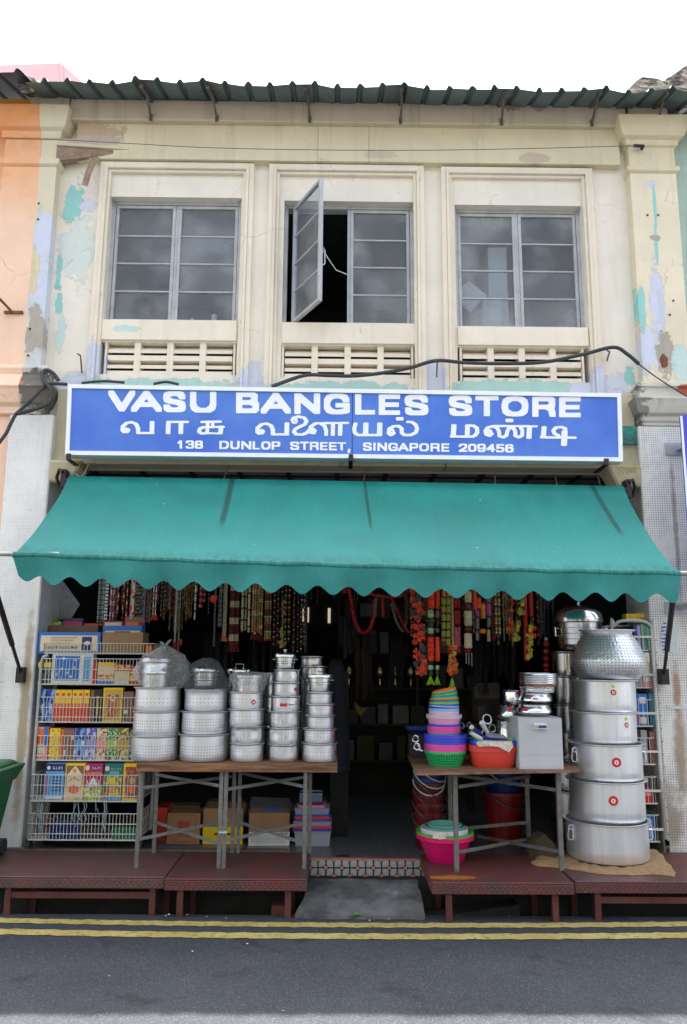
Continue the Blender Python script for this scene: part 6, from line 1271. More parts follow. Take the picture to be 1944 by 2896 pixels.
poly_print(o,[(.1,.62),(.1,.3),(.24,.22),(.36,.13),(.5,.05),(.64,.13),(.76,.22),(.9,.3),(.9,.62)],a,e,zt,Z5,Y5,cCr); poly_print(o,circ(.48,.19,.1,.6),a,e,zt,Z5,Y5,cGd,.005); poly_print(o,[(.2,.44),(.5,.36),(.8,.44),(.8,.48),(.5,.41),(.2,.48)],a,e,zt,Z5,Y5,cGd,.005); poly_print(o,circ(.5,.70,.28,.36),a,e,zt,Z5,Y5,cO,.005); poly_print(o,circ(.5,.58,.05,.6),a,e,zt,Z5,Y5,cO,.005)
o,a,e,zt = big5(242,295,cMg,'magenta box lettered TAJ MAHAL with a white dome on the lower rack shelf',[(.34,.06,.96,.15,cN),(.02,.62,.98,.92,pLot),(.04,.92,.96,1,cLG)])
poly_print(o,circ(.16,.11,.12,.6),a,e,zt,Z5,Y5,cCr); ptext(o,"G.L.R'S",.4,.075,.92,.135,a,e,zt,Z5,Y5,cW); ptext(o,'TAJ MAHAL',.08,.22,.94,.30,a,e,zt,Z5,Y5,cY)
poly_print(o,[(.25,.62),(.25,.52),(.36,.50),(.36,.44),(.42,.40),(.5,.35),(.58,.40),(.64,.44),(.64,.50),(.75,.52),(.75,.62)],a,e,zt,Z5,Y5,cW); poly_print(o,[(.45,.62),(.45,.54),(.5,.51),(.55,.54),(.55,.62)],a,e,zt,Z5,Y5,cPk,.005)
for uu in (.2,.8): poly_print(o,[(uu-.02,.62),(uu-.02,.44),(uu+.02,.44),(uu+.02,.62)],a,e,zt,Z5,Y5,cW)
o,a,e,zt = big5(296,349,cTl,'teal green box with a garlanded figure on the lower rack shelf',[(.3,.2,.8,.28,cSB),(.04,.32,.96,.9,pFig2),(.05,.86,.95,.97,cSB)])
poly_print(o,circ(.16,.13,.12,.6),a,e,zt,Z5,Y5,cCr); ptext(o,"G.L.R'S",.36,.11,.92,.17,a,e,zt,Z5,Y5,cLG); poly_print(o,circ(.5,.48,.14,.9),a,e,zt,Z5,Y5,cY); poly_print(o,circ(.5,.66,.2,.6),a,e,zt,Z5,Y5,cGd)
o,a,e,zt = big5(350,403,cY,'yellow box with an arched brown figure beside the table leg',[(.12,.08,.9,.92,pFig)])
poly_print(o,[(.2,.85),(.2,.4),(.35,.26),(.5,.2),(.65,.26),(.8,.4),(.8,.85)],a,e,zt,Z5,Y5,cBr); poly_print(o,circ(.5,.45,.14,.7),a,e,zt,Z5,Y5,cGd,.005); poly_print(o,circ(.5,.68,.22,.5),a,e,zt,Z5,Y5,cO,.005)
# shelf six: baskets, plastic and string
m_strap = M('grey_plastic_strap', srgb(150,164,170), .4)
def small_basket(x0,y0,x1,zb,Y0,mat_,lab_):
    a = P(x0,y0,Y0); e = P(x1,y0,Y0); T = thing('basket', lab_, 'basket', ((a.x+e.x)/2,Y0+.08,zb))
    b = MB(); b.box((a.x,Y0,a.z-.012),(e.x,Y0+.006,a.z)); b.box((a.x,Y0+.15,a.z-.012),(e.x,Y0+.156,a.z)); b.box((a.x,Y0+.006,a.z-.012),(a.x+.006,Y0+.15,a.z)); b.box((e.x-.006,Y0+.006,a.z-.012),(e.x,Y0+.15,a.z)); b.build('rim', mat_, T)
    b = MB(); n = max(4,int((e.x-a.x)/.014))
    for i in range(n+1): xx = a.x+.004+(e.x-a.x-.008)*i/n; b.bar((xx,Y0+.003,zb),(xx,Y0+.003,a.z-.012),.006)
    b.box((a.x+.002,Y0+.001,zb),(e.x-.002,Y0+.15,zb+.012)); b.box((a.x+.003,Y0+.012,zb+.012),(e.x-.003,Y0+.014,a.z-.012)); b.build('side', mat_, T)
small_basket(143,2322,228,Z6,RKY-.015,pl['bucketblue'],'dark blue plastic basket in the bottom of the wire rack')
small_basket(318,2340,392,Z6,RKY-.015,plast('forest_green',(20,120,80)),'green slotted plastic basket in the bottom of the wire rack')
small_basket(236,2345,312,Z6,RKY+.02,plast('charcoal',(44,44,46)),'charcoal plastic basket between the blue and green ones')
b = MB(); rr_ = random.Random(9)
for i in range(16):
    x_ = rr_.choice((112,118,215,225,240,250,265,272,296,302,306))+rr_.uniform(-3,3); y_ = 2250; pts=[]
    for k in range(6): pts.append(P(x_+rr_.uniform(-7,7)*k/3, y_+k*rr_.uniform(10,22), RKY-.055-.004*rr_.random()))
    b.tube(pts, .0028, 5)
b.build('plastic_strings', m_strap, kind='stuff', label='grey plastic tie strings dangling from the lower rack basket', cat='string')
b = MB(); rr_ = random.Random(2)
for i in range(40):
    c0 = P(rr_.uniform(110,240),2330+rr_.uniform(-20,30),RKY+.06+rr_.uniform(0,.1)); 
    b.add([c0+Vector((rr_.uniform(-.04,.04),rr_.uniform(-.03,.03),rr_.uniform(-.03,.03))) for _ in range(4)],[(0,1,2,3)])
b.build('loose_packets', pat('mixed_wrapper_print',[srgb(170,60,60),srgb(120,160,120),srgb(210,200,120)],30), kind='stuff', label='loose colourful wrappers heaped in the bottom wire basket', cat='wrappers')
# ================================================================== right rack
RR = thing('wire_rack', 'narrow cream wire rack of books and boxes against the mosaic pillar', 'rack', (2.3,6.6,FZ))
RY = 6.44
x_r = X(1868,2100,RY); x_l = X(1742,2100,RY)
shz = {}
for i,(yb_,rl,bar_) in enumerate(((1840,(1801,),1801),(1945,(1871,1908),1908),(2054,(1979,2017),2017),(2162,(2087,2125),2125),(2273,(2197,2236),2236),(2381,(2305,2345),2345))):
    zb = Zc(1800,yb_,RY); rails = [Zc(1800,y_,RY) for y_ in rl]; shz[i]=zb
    bm2 = basket_mesh(x_l+.02,x_r-.05,RY,RY+.33,zb,max(rails),rails+[zb+.003],.034); bz = Zc(1800,bar_,RY); bm2.box((x_l,RY-.006,bz-.009),(x_r-.02,RY-.003,bz+.009)); bm2.build('wire_basket', m_cwire, RR)
b = MB(); zt_ = Zc(1800,1757,RY); zz0 = FZ+.10
b.tube(smooth([Vector(q) for q in ((x_r+.01,RY,zz0),(x_r,RY,zt_-.12),(x_r-.02,RY,zt_-.04),(x_r-.08,RY,zt_),(x_l+.10,RY,zt_),(x_l+.04,RY,zt_-.04),(x_l+.015,RY,zt_-.12),(x_l,RY,zz0))],5), .0135, 8); b.build('post', m_cpost, RR)
b = MB(); b.tube(smooth([Vector(q) for q in ((x_r,RY+.34,zz0),(x_r,RY+.34,zt_-.12),(x_r-.02,RY+.34,zt_-.06),(x_r-.08,RY+.34,zt_-.03),(x_l+.10,RY+.34,zt_-.03),(x_l+.04,RY+.34,zt_-.06),(x_l,RY+.34,zt_-.12),(x_l,RY+.34,zz0))],5), .012, 8); b.build('post', m_cpost, RR)
b = MB()
for k in range(16): zz = zz0+.05+k*(zt_-zz0-.2)/15; b.box((x_r+.009,RY-.0155,zz-.004),(x_r+.015,RY-.012,zz+.004))
b.build('bolt_holes', m_iron, RR)
for xx in (x_l,x_r):
    b = MB(); b.tube([(xx-.013,RY+.02,FZ+.04),(xx+.013,RY+.02,FZ+.04)], .04, 14); b.box((xx-.018,RY-.01,FZ+.06),(xx+.018,RY+.03,zz0+.01)); b.build('castor', m_black, RR)
GB='books and boxes on the right wire rack'
def rbox(x0,y0,x1,sh,base,prints,lab_,name='book',cat='book'): return pbox(x0,y0,x1,shz[sh],RY+.015,.22,base,prints,lab_,name,cat,GB)
pages = pat('green_page_edges',[srgb(60,130,110),srgb(150,180,160),srgb(30,110,120)],30,(8,1,.2)); beige = pat('beige_page_edges',[srgb(200,176,140),srgb(170,140,104),srgb(220,200,170)],30,(8,1,.2))
for x0,x1,y0,m_,l in ((1790,1800,1770,cN,'navy book spine on the top shelf of the right rack'),(1801,1811,1768,cLp,'slim lilac book on the top shelf of the right rack'),(1812,1836,1765,pages,'thick green edged book block on the top shelf of the right rack'),(1837,1858,1770,pat('teal_page_edges',[srgb(30,90,80),srgb(90,140,120)],30,(8,1,.2)),'dark teal edged book block by the rack post')): rbox(x0,y0,x1,0,m_,[],l)
pbox(1771,1736,1800,Zc(1790,1756,RY+.1),RY+.10,.1,cY,[(.2,.2,.8,.6,cGd)],'yellow box lying flat on top of the right rack','packet','packet',GB)
o,a,e,zt = pbox(1801,1733,1830,Zc(1790,1756,RY+.1),RY+.12,.1,cY,[],'yellow box with a round white badge on top of the right rack','packet','packet',GB); poly_print(o,circ(.6,.4,.22,.7),a,e,zt,Zc(1790,1756,RY+.1),RY+.12,cW)
rbox(1786,1846,1812,1,cGy,[(.1,.2,.9,.5,cDR)],'grey book half hidden behind the handi'); rbox(1815,1845,1838,1,cW,[(.2,.1,.8,.5,cCr),(0,.82,1,1,cPk)],'white booklet with pink foot on the right rack'); rbox(1842,1848,1860,1,beige,[],'beige paged book stack beside the rack post')
rbox(1790,1975,1801,2,cPk,[],'salmon slim book on the middle right rack shelf'); o,a,e,zt = rbox(1802,1962,1831,2,cB,[(.2,.1,.8,.3,cW),(.45,.3,.6,.8,cSB),(.2,.72,.8,.92,cCr)],'bright blue book with white flowers on the right rack'); rbox(1834,1961,1855,2,cTl,[(.15,.1,.85,.9,C('steelblue',80,120,140))],'dark teal boxed book beside the bright blue one')
rbox(1812,2065,1830,3,cGy,[],'grey box in the shade of the fourth right rack shelf','packet','packet'); rbox(1838,2070,1853,3,cBr,[],'brown box in the shade of the fourth right rack shelf','packet','packet')
rbox(1814,2228,1842,4,cR,[(0,.3,1,.5,cPk)],'red carton on the fifth right rack shelf','packet','packet'); rbox(1818,2309,1848,5,cB,[(.2,.2,.8,.8,cSB)],'blue box at the bottom of the right rack','packet','packet')
# ================================================================== cartons and crates under the left table
def carton(x0,y0,x1,y1,Yf,base,prints,lab_,depth=.26):
    o,a,e,zt = pbox(x0,y0,x1,FZ,Yf,depth,base,prints,lab_,'carton','carton','cartons on the walkway under the left table')
    return o,a,e,zt
Yu = 6.70
o,a,e,zt = carton(475,2300,568,2388,Yu,m_kraft,[],'brown carton printed with a red frame and crest under the left table')
for q_ in ([(.1,.05),(.9,.05),(.9,.07),(.1,.07)],[(.1,.91),(.9,.91),(.9,.93),(.1,.93)],[(.1,.07),(.115,.07),(.115,.91),(.1,.91)],[(.885,.07),(.9,.07),(.9,.91),(.885,.91)],[(.3,.26),(.7,.26),(.66,.52),(.34,.52)],[(.25,.68),(.75,.68),(.75,.70),(.25,.70)],[(.3,.74),(.7,.74),(.7,.76),(.3,.76)]): poly_print(o,q_,a,e,zt,FZ,Yu,C('crest_red',170,70,54))
o,a,e,zt = carton(577,2286,690,2388,Yu,m_kraft,[(0,.52,1,1,C('taxi_yellow',226,200,30))],'carton with bright yellow lower half under the left table'); poly_print(o,[(.3,.68),(.8,.68),(.78,.74),(.28,.74)],a,e,zt,FZ,Yu,cDR); poly_print(o,[(.36,.55),(.62,.55),(.62,.58),(.36,.58)],a,e,zt,FZ,Yu,cDR)
Yv = 6.66
o,a,e,zt = carton(705,2299,820,2391,Yv,m_kraft,[(0,.58,1,1,cW)],'open apple carton with white gridded lower half'); ptext(o,'APPLES',.74,.60,.95,.66,a,e,zt,FZ,Yv,cK)
for i in range(14): poly_print(o,[(.07+i*.063,.68),(.073+i*.063,.68),(.073+i*.063,.92),(.07+i*.063,.92)],a,e,zt,FZ,Yv,cTl)
for i in range(6): poly_print(o,[(.05,.68+i*.046),(.92,.68+i*.046),(.92,.686+i*.046),(.05,.686+i*.046)],a,e,zt,FZ,Yv,cTl)
b = MB(); zt2 = zt; b.hexa([(a.x-.01,Yv+.02,zt-.01),(e.x+.01,Yv+.02,zt-.01),(e.x+.03,Yv+.23,zt-.01),(a.x-.03,Yv+.23,zt-.01)],[(a.x+.02,Yv+.05,zt+.05),(e.x-.05,Yv+.05,zt+.04),(e.x-.02,Yv+.2,zt+.08),(a.x,Yv+.2,zt+.09)]); b.build('plastic_bag', m_filmd, label='dark plastic bags bulging out of the apple carton', cat='plastic bag')
b = MB(); q = P(770,2296,Yv+.02); b.lathe([(.0,.025),(.05,.02),(.085,.0),(.09,-.01)],(q.x,Yv+.1,zt),16,1,.6); b.build('blue_cloth', plast('blue_sheet',(30,90,170)), label='blue plastic bundle lying in the apple carton', cat='bundle')
carton(441,2284,474,2388,Yu+.12,C('vermilion',214,70,40),[],'red plastic box in the shade beside the printed brown carton')
for i,(x0,x1,y0,nm) in enumerate(((480,565,2278,'crest carton'),(585,685,2268,'yellow carton'))):
    pbox(x0,y0,x1,FZ,Yu+.27,.15,m_kraftd,[],f'dark kraft carton standing behind the {nm}','carton','carton')
# nested crates
Yk = 6.62
def crate(x0,x1,y0,y1,mat_,lab_,Y0=Yk,first=False):
    a = P(x0,y0,Y0); e = P(x1,y0,Y0); zb = FZ if first else Zc(x0,y1,Y0); b = MB(); r_=.012
    b.hexa([(a.x+.012,Y0+.01,zb),(e.x-.012,Y0+.01,zb),(e.x-.012,Y0+.22,zb),(a.x+.012,Y0+.22,zb)],[(a.x+.004,Y0+.002,a.z-.012),(e.x-.004,Y0+.002,a.z-.012),(e.x-.004,Y0+.23,a.z-.012),(a.x+.004,Y0+.23,a.z-.012)])
    b.box((a.x,Y0,a.z-.012),(e.x,Y0+.235,a.z)); b.build('crate', mat_, label=lab_, cat='crate', group='nested plastic crates on the walkway', bevel=.004)
zzs = [(832,937,2352,2390,'grey','clear grey plastic crate at the bottom of the crate pile'),(828,939,2346,2352,'blue','thin blue crate rim above the clear grey crate'),(828,939,2338,2346,'coral','red crate rim low in the crate pile'),(830,938,2324,2338,'grey','light grey crate in the middle of the crate pile'),(830,936,2320,2324,'royal','blue crate rim in the middle of the crate pile'),(833,934,2310,2320,'coral','red crate in the middle of the crate pile'),(833,934,2304,2310,'royal','blue crate above the red crate in the pile'),(833,933,2286,2304,'grey','deep grey crate near the top of the crate pile'),(842,920,2278,2286,'lilac','lilac basket in the upper crate pile'),(844,916,2270,2278,'deepred','dark red basket in the upper crate pile')]
for x0,x1,y0,y1,cn,l in zzs: crate(x0,x1,y0,y1,pl[cn],l,first=(y1==2390))
small_basket(848,2243,912,Zc(880,2272,Yk+.03),Yk+.03,plast('slate_blue',(110,140,160)),'slate blue basket topping the crate pile')
# ================================================================== hanging garlands
GM = {k:M('garland_'+k, srgb(*v), .45, 0, .25, 60) for k,v in dict(orange=(236,66,26),red=(170,24,24),cream=(206,196,160),maroon=(110,26,34),green=(60,100,60),lime=(150,206,50),yellow=(206,180,40),olive=(140,140,50),white=(214,214,206),silver=(150,160,156),pink=(196,90,110),brown=(110,74,50),gold=(170,140,90),black=(30,28,30),purple=(150,70,120),navy=(40,48,66),amber=(214,120,40),mint=(176,200,150),dkgreen=(44,74,64),grey=(110,110,104)).items()}
GY = 6.72
def finish(b, used, name, lab_, group, cat='garland'):
    return b.build(name, [GM[k] for k in used], label=lab_, cat=cat, group=group, sharp=60)
def add_bead(b, c, r, l, n=6):
    vs=[]; 
    for rr,zz in ((.35,.5),(1,.2),(1,-.2),(.35,-.5)):
        for k in range(n): a=2*math.pi*k/n; vs.append((c[0]+r*rr*math.cos(a),c[1]+r*rr*math.sin(a),c[2]+zz*l))
    b.add(vs,[(i*n+k,i*n+(k+1)%n,(i+1)*n+(k+1)%n,(i+1)*n+k) for i in range(3) for k in range(n)],True)
def garland(xs, ybot, pattern, lab_, group, w=.012, strands=1, spread=.02, Y=GY, ytop=1560, seed=0, jitter=.3, tassel=None):
    """pattern: list of (colour, bead length, radius factor)"""
    rnd = random.Random(seed+int(xs)); used=[]; b=MB()
    xw = X(xs,1750,Y); z0 = Zc(xs,ytop,Y); zb = Zc(xs,ybot,Y)
    for s_ in range(strands):
        dx = (s_-(strands-1)/2)*spread; z=z0; i=rnd.randrange(len(pattern)) if jitter>.5 else 0; zend = zb+rnd.uniform(-.03,.06)*jitter
        dy = rnd.uniform(-.02,.02)
        while z>zend:
            cn,l,rf = pattern[i%len(pattern)]; i+=1
            if cn not in used: used.append(cn)
            b.mat(used.index(cn)); add_bead(b,(xw+dx+rnd.uniform(-.0015,.0015),Y+dy,z-l/2),w*rf*rnd.uniform(.85,1.1),l*.98); z-=l
    if tassel:
        if tassel not in used: used.append(tassel)
        b.mat(used.index(tassel))
        for s_ in range(strands):
            dx=(s_-(strands-1)/2)*spread
            for k in range(14):
                a=rnd.uniform(0,6.28); q=Vector((xw+dx,Y,zb)); b.bar(q,q+Vector((.022*math.cos(a),.022*math.sin(a),-.055)),.003)
    return finish(b,used,'garland',lab_,group)
def flower_strand(xs, ytop, ybot, cols, lab_, group, wpx=12, n=40, size=.02, Y=GY, seed=1, x1=None):
    rnd=random.Random(seed); b=MB(); used=[]
    for i in range(n):
        u_=rnd.random(); xx = xs+((x1 or xs)-xs)*u_; c=P(xx+rnd.uniform(-wpx,wpx)*.5, ytop+(ybot-ytop)*u_, Y+rnd.uniform(-.02,.02)); cn=rnd.choice(cols)
        if cn not in used: used.append(cn)
        b.mat(used.index(cn))
        for k in range(6):
            a=k*1.047+rnd.random(); d=Vector((math.cos(a),rnd.uniform(-.6,.2),math.sin(a))).normalized(); s_=Vector((-math.sin(a),0,math.cos(a)))*size*.4; r_=size*rnd.uniform(.7,1.2)
            b.add([c,c+d*r_*.6+s_,c+d*r_,c+d*r_*.6-s_],[(0,1,2,3)])
    cn=cols[-1]; b.mat(used.index(cn) if cn in used else 0); b.tube([P(xs,ytop,Y),P(x1 or xs,ybot,Y)],.004,5)
    return finish(b,used,'garland',lab_,group)
def tinsel(pts, r, col, lab_, Y=7.0, seed=1, ringk=7, flat=.5):
    rnd=random.Random(seed); path=smooth([P(x_,y_,Y) for x_,y_ in pts],8); b=MB(); used=[col]
    dense=[]
    for a,c_ in zip(path,path[1:]):
        L=max(1,int((c_-a).length/.008)); dense+=[a.lerp(c_,k/L) for k in range(L)]
    b.tube(dense,[r*(1 if k%2 else .72)*rnd.uniform(.88,1.1) for k in range(len(dense))],10)
    return finish(b,used,'garland',lab_,'tinsel garlands swagged inside the doorway')
GL_='bead garlands hanging at the left'
B_=lambda *cs,l=.014:[(c,l,1) for c in cs]
L1='silver and green bead string hanging above the boxed wire rack'
garland(284,1755,B_('silver','silver','grey'),'dull silver bead string hanging nearest the left pillar',GL_,.010,3,.018)
garland(300,1750,[('white',.02,1),('green',.008,.7)],L1,GL_,.010,2,.016)
garland(315,1748,[('pink',.05,1),('white',.014,.9),('white',.014,.9),('white',.014,.9)],'pink and white bead strings hanging above the blue carton',GL_,.010,2,.018)
for i,xs in enumerate((333,345,356)): garland(xs,1742+i*3,[('black',.03,.6),('orange',.016,1),('white',.03,.5),('red',.012,1.1),('gold',.014,.8)],'black orange and white mixed bead string over the blue carton',GL_,.010,1,seed=i,jitter=1)
garland(374,1745,[('white',.012,1)]*9+[('orange',.03,1.8)],'white bead string with orange blossoms above the brown carton',GL_,.011,2,.018,jitter=1)
garland(390,1742,[('silver',.012,.8),('black',.02,.5)],'thin black and silver bead strings beside the orange blossoms',GL_,.009,2,.016)
garland(416,1760,[('grey',.03,1),('pink',.008,.8)],'grey tube bead curtain left of the orange tipped strands',GL_,.010,3,.018)
garland(437,1735,[('white',.03,.6),('orange',.014,1.2),('white',.02,.5)],'white strand dotted with bright orange beads and an orange tip',GL_,.010,2,.02,tassel='orange')
for i,xs in enumerate((455,465)): garland(xs,1725+i*20,[('black',.02,1),('maroon',.012,1),('white',.006,.5)],'dark maroon and black bead string beside the orange tipped strand',GL_,.010,1,seed=i,jitter=1)
for i,xs in enumerate((480,492,504,516,528,540)): garland(xs,1785-i*6,[('brown',.025,1),('red',.012,.9),('brown',.03,.8),('olive',.012,.9)],'brown bead string speckled with red in the brown bunch',GL_,.009,1,seed=i,jitter=1,Y=GY+.03*(i%2))
garland(497,1815,[('silver',.01,1),('white',.01,.8)],'silver flower string ending in red flowers above the bagged pot',GL_,.011,1,seed=2,tassel='red'); 
garland(508,1862,[('grey',.012,.8),('silver',.012,.8)],'thin silver string with red flower clusters above the bagged pot',GL_,.009,1)
flower_strand(506,1812,1868,['orange','red'],'orange red flower cluster at the end of a silver string',GL_,10,10,.022)
garland(552,1745,[('white',.05,.9),('black',.012,.6),('white',.014,1.1)],'long white capsule bead string in the brown bunch',GL_,.008,1)
garland(571,1712,[('pink',.03,1.4),('maroon',.02,1.2)],'short rose pink pompom string right of the white capsule beads',GL_,.011,2,.02,jitter=1)
garland(588,1740,[('silver',.01,.6),('black',.02,.4)],'thin looped silver chain beside the pink pompoms',GL_,.008,1)
flower_strand(604,1690,1698,['orange'],'single orange flower hanging over the silver string',GL_,6,6,.03)
garland(607,1832,[('grey',.01,1),('dkgreen',.006,.8),('silver',.006,.7)],'long dull silver string reaching lowest left of the cream garlands',GL_,.011,1)
garland(622,1765,[('grey',.04,.8)],'smoky grey plastic strand left of the cream garlands',GL_,.010,2,.018)
garland(636,1795,[('cream',.012,1),('gold',.006,.7),('cream',.012,1),('olive',.006,.7)],'cream and gold knotted garland with amber tips',GL_,.011,2,.018,tassel='amber')
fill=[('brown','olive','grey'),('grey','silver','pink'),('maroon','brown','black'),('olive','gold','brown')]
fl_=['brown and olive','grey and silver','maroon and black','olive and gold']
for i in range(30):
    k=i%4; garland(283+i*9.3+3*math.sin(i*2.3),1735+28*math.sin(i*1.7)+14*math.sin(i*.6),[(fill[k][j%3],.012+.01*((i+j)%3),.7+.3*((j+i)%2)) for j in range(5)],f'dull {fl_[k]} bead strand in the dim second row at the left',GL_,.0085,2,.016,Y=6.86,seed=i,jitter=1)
GC='cream and maroon garlands'
def banded(xs,ybot,segs,lab_,w=.012,strands=4,spread=.019,tas=None,Y=GY): 
    pt=[]
    for c,n in segs: pt+=[(c,.014,1)]*n
    return garland(xs,ybot,pt,lab_,GC,w,strands,spread,jitter=.15,tassel=tas,Y=Y)
banded(663,1825,[('cream',4),('maroon',6)],'wide garland of alternating cream and maroon blocks',.013,4,.019,'maroon')
banded(690,1785,[('cream',6),('red',1)],'pair of cream strands with thin red rings',.012,2,.024)
banded(705,1790,[('cream',5),('maroon',1),('cream',4)],'cream strand with single maroon rings beside the pair',.011,1)
banded(722,1790,[('gold',8),('amber',2),('cream',3)],'golden beige strands with amber rings and maroon tips',.010,3,.019,'maroon')
banded(738,1795,[('gold',5),('cream',2),('amber',1)],'beige bead strands hanging right of the golden ones',.009,2,.018,'maroon',GY+.03)
banded(758,1810,[('brown',3),('cream',1),('gold',4),('red',1)],'brown and cream strands at the right end of the cream bunch',.009,3,.02)
GJ='dark jewel bead strings'
for i,xs in enumerate((776,786,798,808,818,832,843,853,861)):
    garland(xs,1838+random.Random(i).randint(-12,14),[('black',.02,.5),('white',.01,.7),('black',.03,.5),(('amber','red','maroon','olive')[i%4],.016,1.3),('dkgreen',.014,1),('brown',.012,.9)],('dark bead string with white amber and red stones near the doorway','dark bead string with maroon and green stones near the doorway')[i%2],GJ,.009,1,seed=i,jitter=1)
flower_strand(800,1700,1830,['amber','orange','brown','olive'],'dark flower string with amber and orange blooms near the doorway',GJ,14,16,.02)
garland(866,1850,[('silver',.008,.5),('black',.012,.4)],'hair thin silver bead strand at the doorway edge',GJ,.006,2,.012)
# tinsel swags in the doorway
tinsel([(978,1640),(990,1680),(1000,1740),(1015,1780),(1030,1788),(1046,1778),(1056,1745),(1058,1690)],.021,'red','dark red tinsel garland hanging in a deep U in the doorway')
tinsel([(985,1642),(1010,1668),(1050,1680),(1095,1688),(1140,1684),(1170,1665)],.016,'red','dark red tinsel swag running level under the valance',Y=6.95)
tinsel([(1082,1690),(1084,1720),(1085,1748)],.019,'red','short straight red tinsel hank in the doorway')
tinsel([(1108,1690),(1125,1730),(1145,1770),(1158,1792)],.016,'red','red tinsel strand slanting toward the orange blossoms')
tinsel([(1064,1690),(1061,1720),(1060,1748)],.02,'grey','short grey fluffy garland inside the red U')
tinsel([(1108,1705),(1118,1745),(1132,1775),(1145,1786)],.016,'grey','grey fluffy garland slanting beside the red tinsel')
tinsel([(972,1600),(974,1640),(976,1680)],.02,'red','red tinsel hank at the left of the deep U swag')
# right hand garlands
GR_='flower garlands at the right'
flower_strand(1178,1645,1905,['orange','orange','orange','red','dkgreen'],'long loose orange blossom garland left of the thick orange rolls',GR_,30,85,.026,Y=GY-.03,x1=1192)
def roll(xs,segs,lab_,half,Y=GY-.02,tassel=None,seed=0,group=GR_):
    b=MB(); used=[]; rnd=random.Random(seed)
    for y0,y1,cn,rf in segs:
        if cn not in used: used.append(cn)
        b.mat(used.index(cn)); p=P(xs,y0,Y); e=P(xs,y1,Y); R=rad(half,p)*rf; n=max(2,int((p.z-e.z)/.007)); pr=[]
        for k in range(n+1): pr.append((R*(1 if k%2 else .86)*rnd.uniform(.93,1.04)*(.6 if k in(0,n) else 1),p.z+(e.z-p.z)*k/n))
        b.lathe(pr,(p.x,Y,0),12)
    if tassel:
        cn,y0,y1=tassel
        if cn not in used: used.append(cn)
        b.mat(used.index(cn)); p=P(xs,y0,Y); e=P(xs,y1,Y)
        for k in range(40): a=rnd.uniform(0,6.28); b.bar(p,Vector((e.x+rad(half,p)*1.1*math.cos(a),Y+.02*math.sin(a),e.z+rnd.uniform(-.005,.012))),.003)
    return finish(b,used,'garland',lab_,group)
roll(1218,[(1620,1722,'orange',1.05),(1724,1748,'mint',.9),(1749,1774,'dkgreen',.85),(1775,1792,'mint',.9),(1793,1799,'dkgreen',.8),(1800,1871,'orange',.95),(1872,1880,'dkgreen',.7),(1881,1895,'mint',.85),(1896,1912,'dkgreen',.6)],'thick orange and cream rolled garland with lime tassel, fuller of the pair',10.5,tassel=('lime',1910,1936))
roll(1237,[(1620,1722,'orange',.9),(1726,1748,'grey',.8),(1749,1774,'black',.6),(1776,1790,'grey',.8),(1800,1871,'orange',.95),(1881,1895,'mint',.8),(1896,1912,'dkgreen',.6)],'thinner orange rolled garland hanging against the fuller one',8,Y=GY,tassel=('lime',1910,1936))
for xs,l,yb in ((1255,'olive yellow block garland with black ties beside the orange rolls',1815),(1268,'longer olive yellow block garland with orange foot',1828)):
    segs=[(1630,1688,'amber',.8)]; y=1690
    while y<yb: segs+=[(y,min(yb,y+21),'olive',1.0)]; y+=23
    segs+=[(yb+2,yb+14,'maroon',.9)]; roll(xs,segs,l,7)
flower_strand(1281,1830,1905,['orange','yellow','red','amber'],'bright orange and yellow flower bunch above the tilted bowls',GR_,20,34,.024,Y=GY-.03)
roll(1279,[(1690,1830,'gold',.5),(1904,1918,'dkgreen',.6)],'slim gold strand ending in a lime tassel over the bowls',8,tassel=('lime',1915,1948))
roll(1241,[(1690,1745,'pink',.8),(1750,1765,'amber',.7)],'dull pink garland between orange rolls and olive blocks',7,Y=GY+.04)
for xs in (1288,1297): roll(xs,[(1640,1690,'red',.8),(1692,1720,'red',.9),(1724,1768,'red',1),(1772,1830,'pink',1.0),(1832,1848,'red',1.1)],'red and dusky pink garland strand of a twin pair',6.5,Y=GY+.02)
roll(1324,[(1640,1668,'cream',1),(1672,1704,'cream',1),(1706,1725,'maroon',.9),(1727,1771,'cream',1.15),(1773,1788,'maroon',.9),(1790,1834,'cream',1.15),(1836,1845,'red',1)],'cream block garland with maroon bands and bell pendants',10.5)
garland(1324,1878,[('silver',.012,.8),('white',.008,.6)],'silver bell pendants dangling under the cream block garland',GR_,.007,3,.022,ytop=1846)
roll(1342,[(1620,1728,'orange',.8)],'short bright orange garland right of the cream blocks',7); roll(1354,[(1690,1722,'orange',1)],'stubby orange garland piece above the purple garland',8,Y=GY-.02)
roll(1350,[(1725,1745,'purple',1),(1748,1780,'grey',.8),(1785,1812,'grey',.7)],'purple topped grey garland beside the amber flower',7); roll(1366,[(1706,1750,'amber',1),(1778,1792,'amber',1.3)],'amber stacked flower garland between two purple ones',7.5); roll(1382,[(1680,1705,'grey',.9),(1706,1742,'purple',1),(1745,1775,'grey',.7),(1780,1815,'gold',.7)],'purple and gold garland right of the amber flowers',7.5)
for i,(xs,yb) in enumerate(((1402,1800),(1412,1798))): garland(xs,yb,[('gold',.04,1),('cream',.02,.9),('brown',.02,.9)],'muted gold and brown bead strand in the right bunch',GR_,.010,1,seed=i)
for i,(xs,yb) in enumerate(((1424,1815),(1432,1790),(1441,1800),(1448,1825))): garland(xs,yb,[('grey',.012,.9)]*6+[('red',.02,1.3)]+[('olive',.012,.9)]*4,'grey and olive bead strand with red flowers in the right bunch',GR_,.009,1,seed=i,jitter=1)
flower_strand(1447,1680,1790,['red','orange'],'red flower string over the grey bead strands',GR_,16,18,.02)
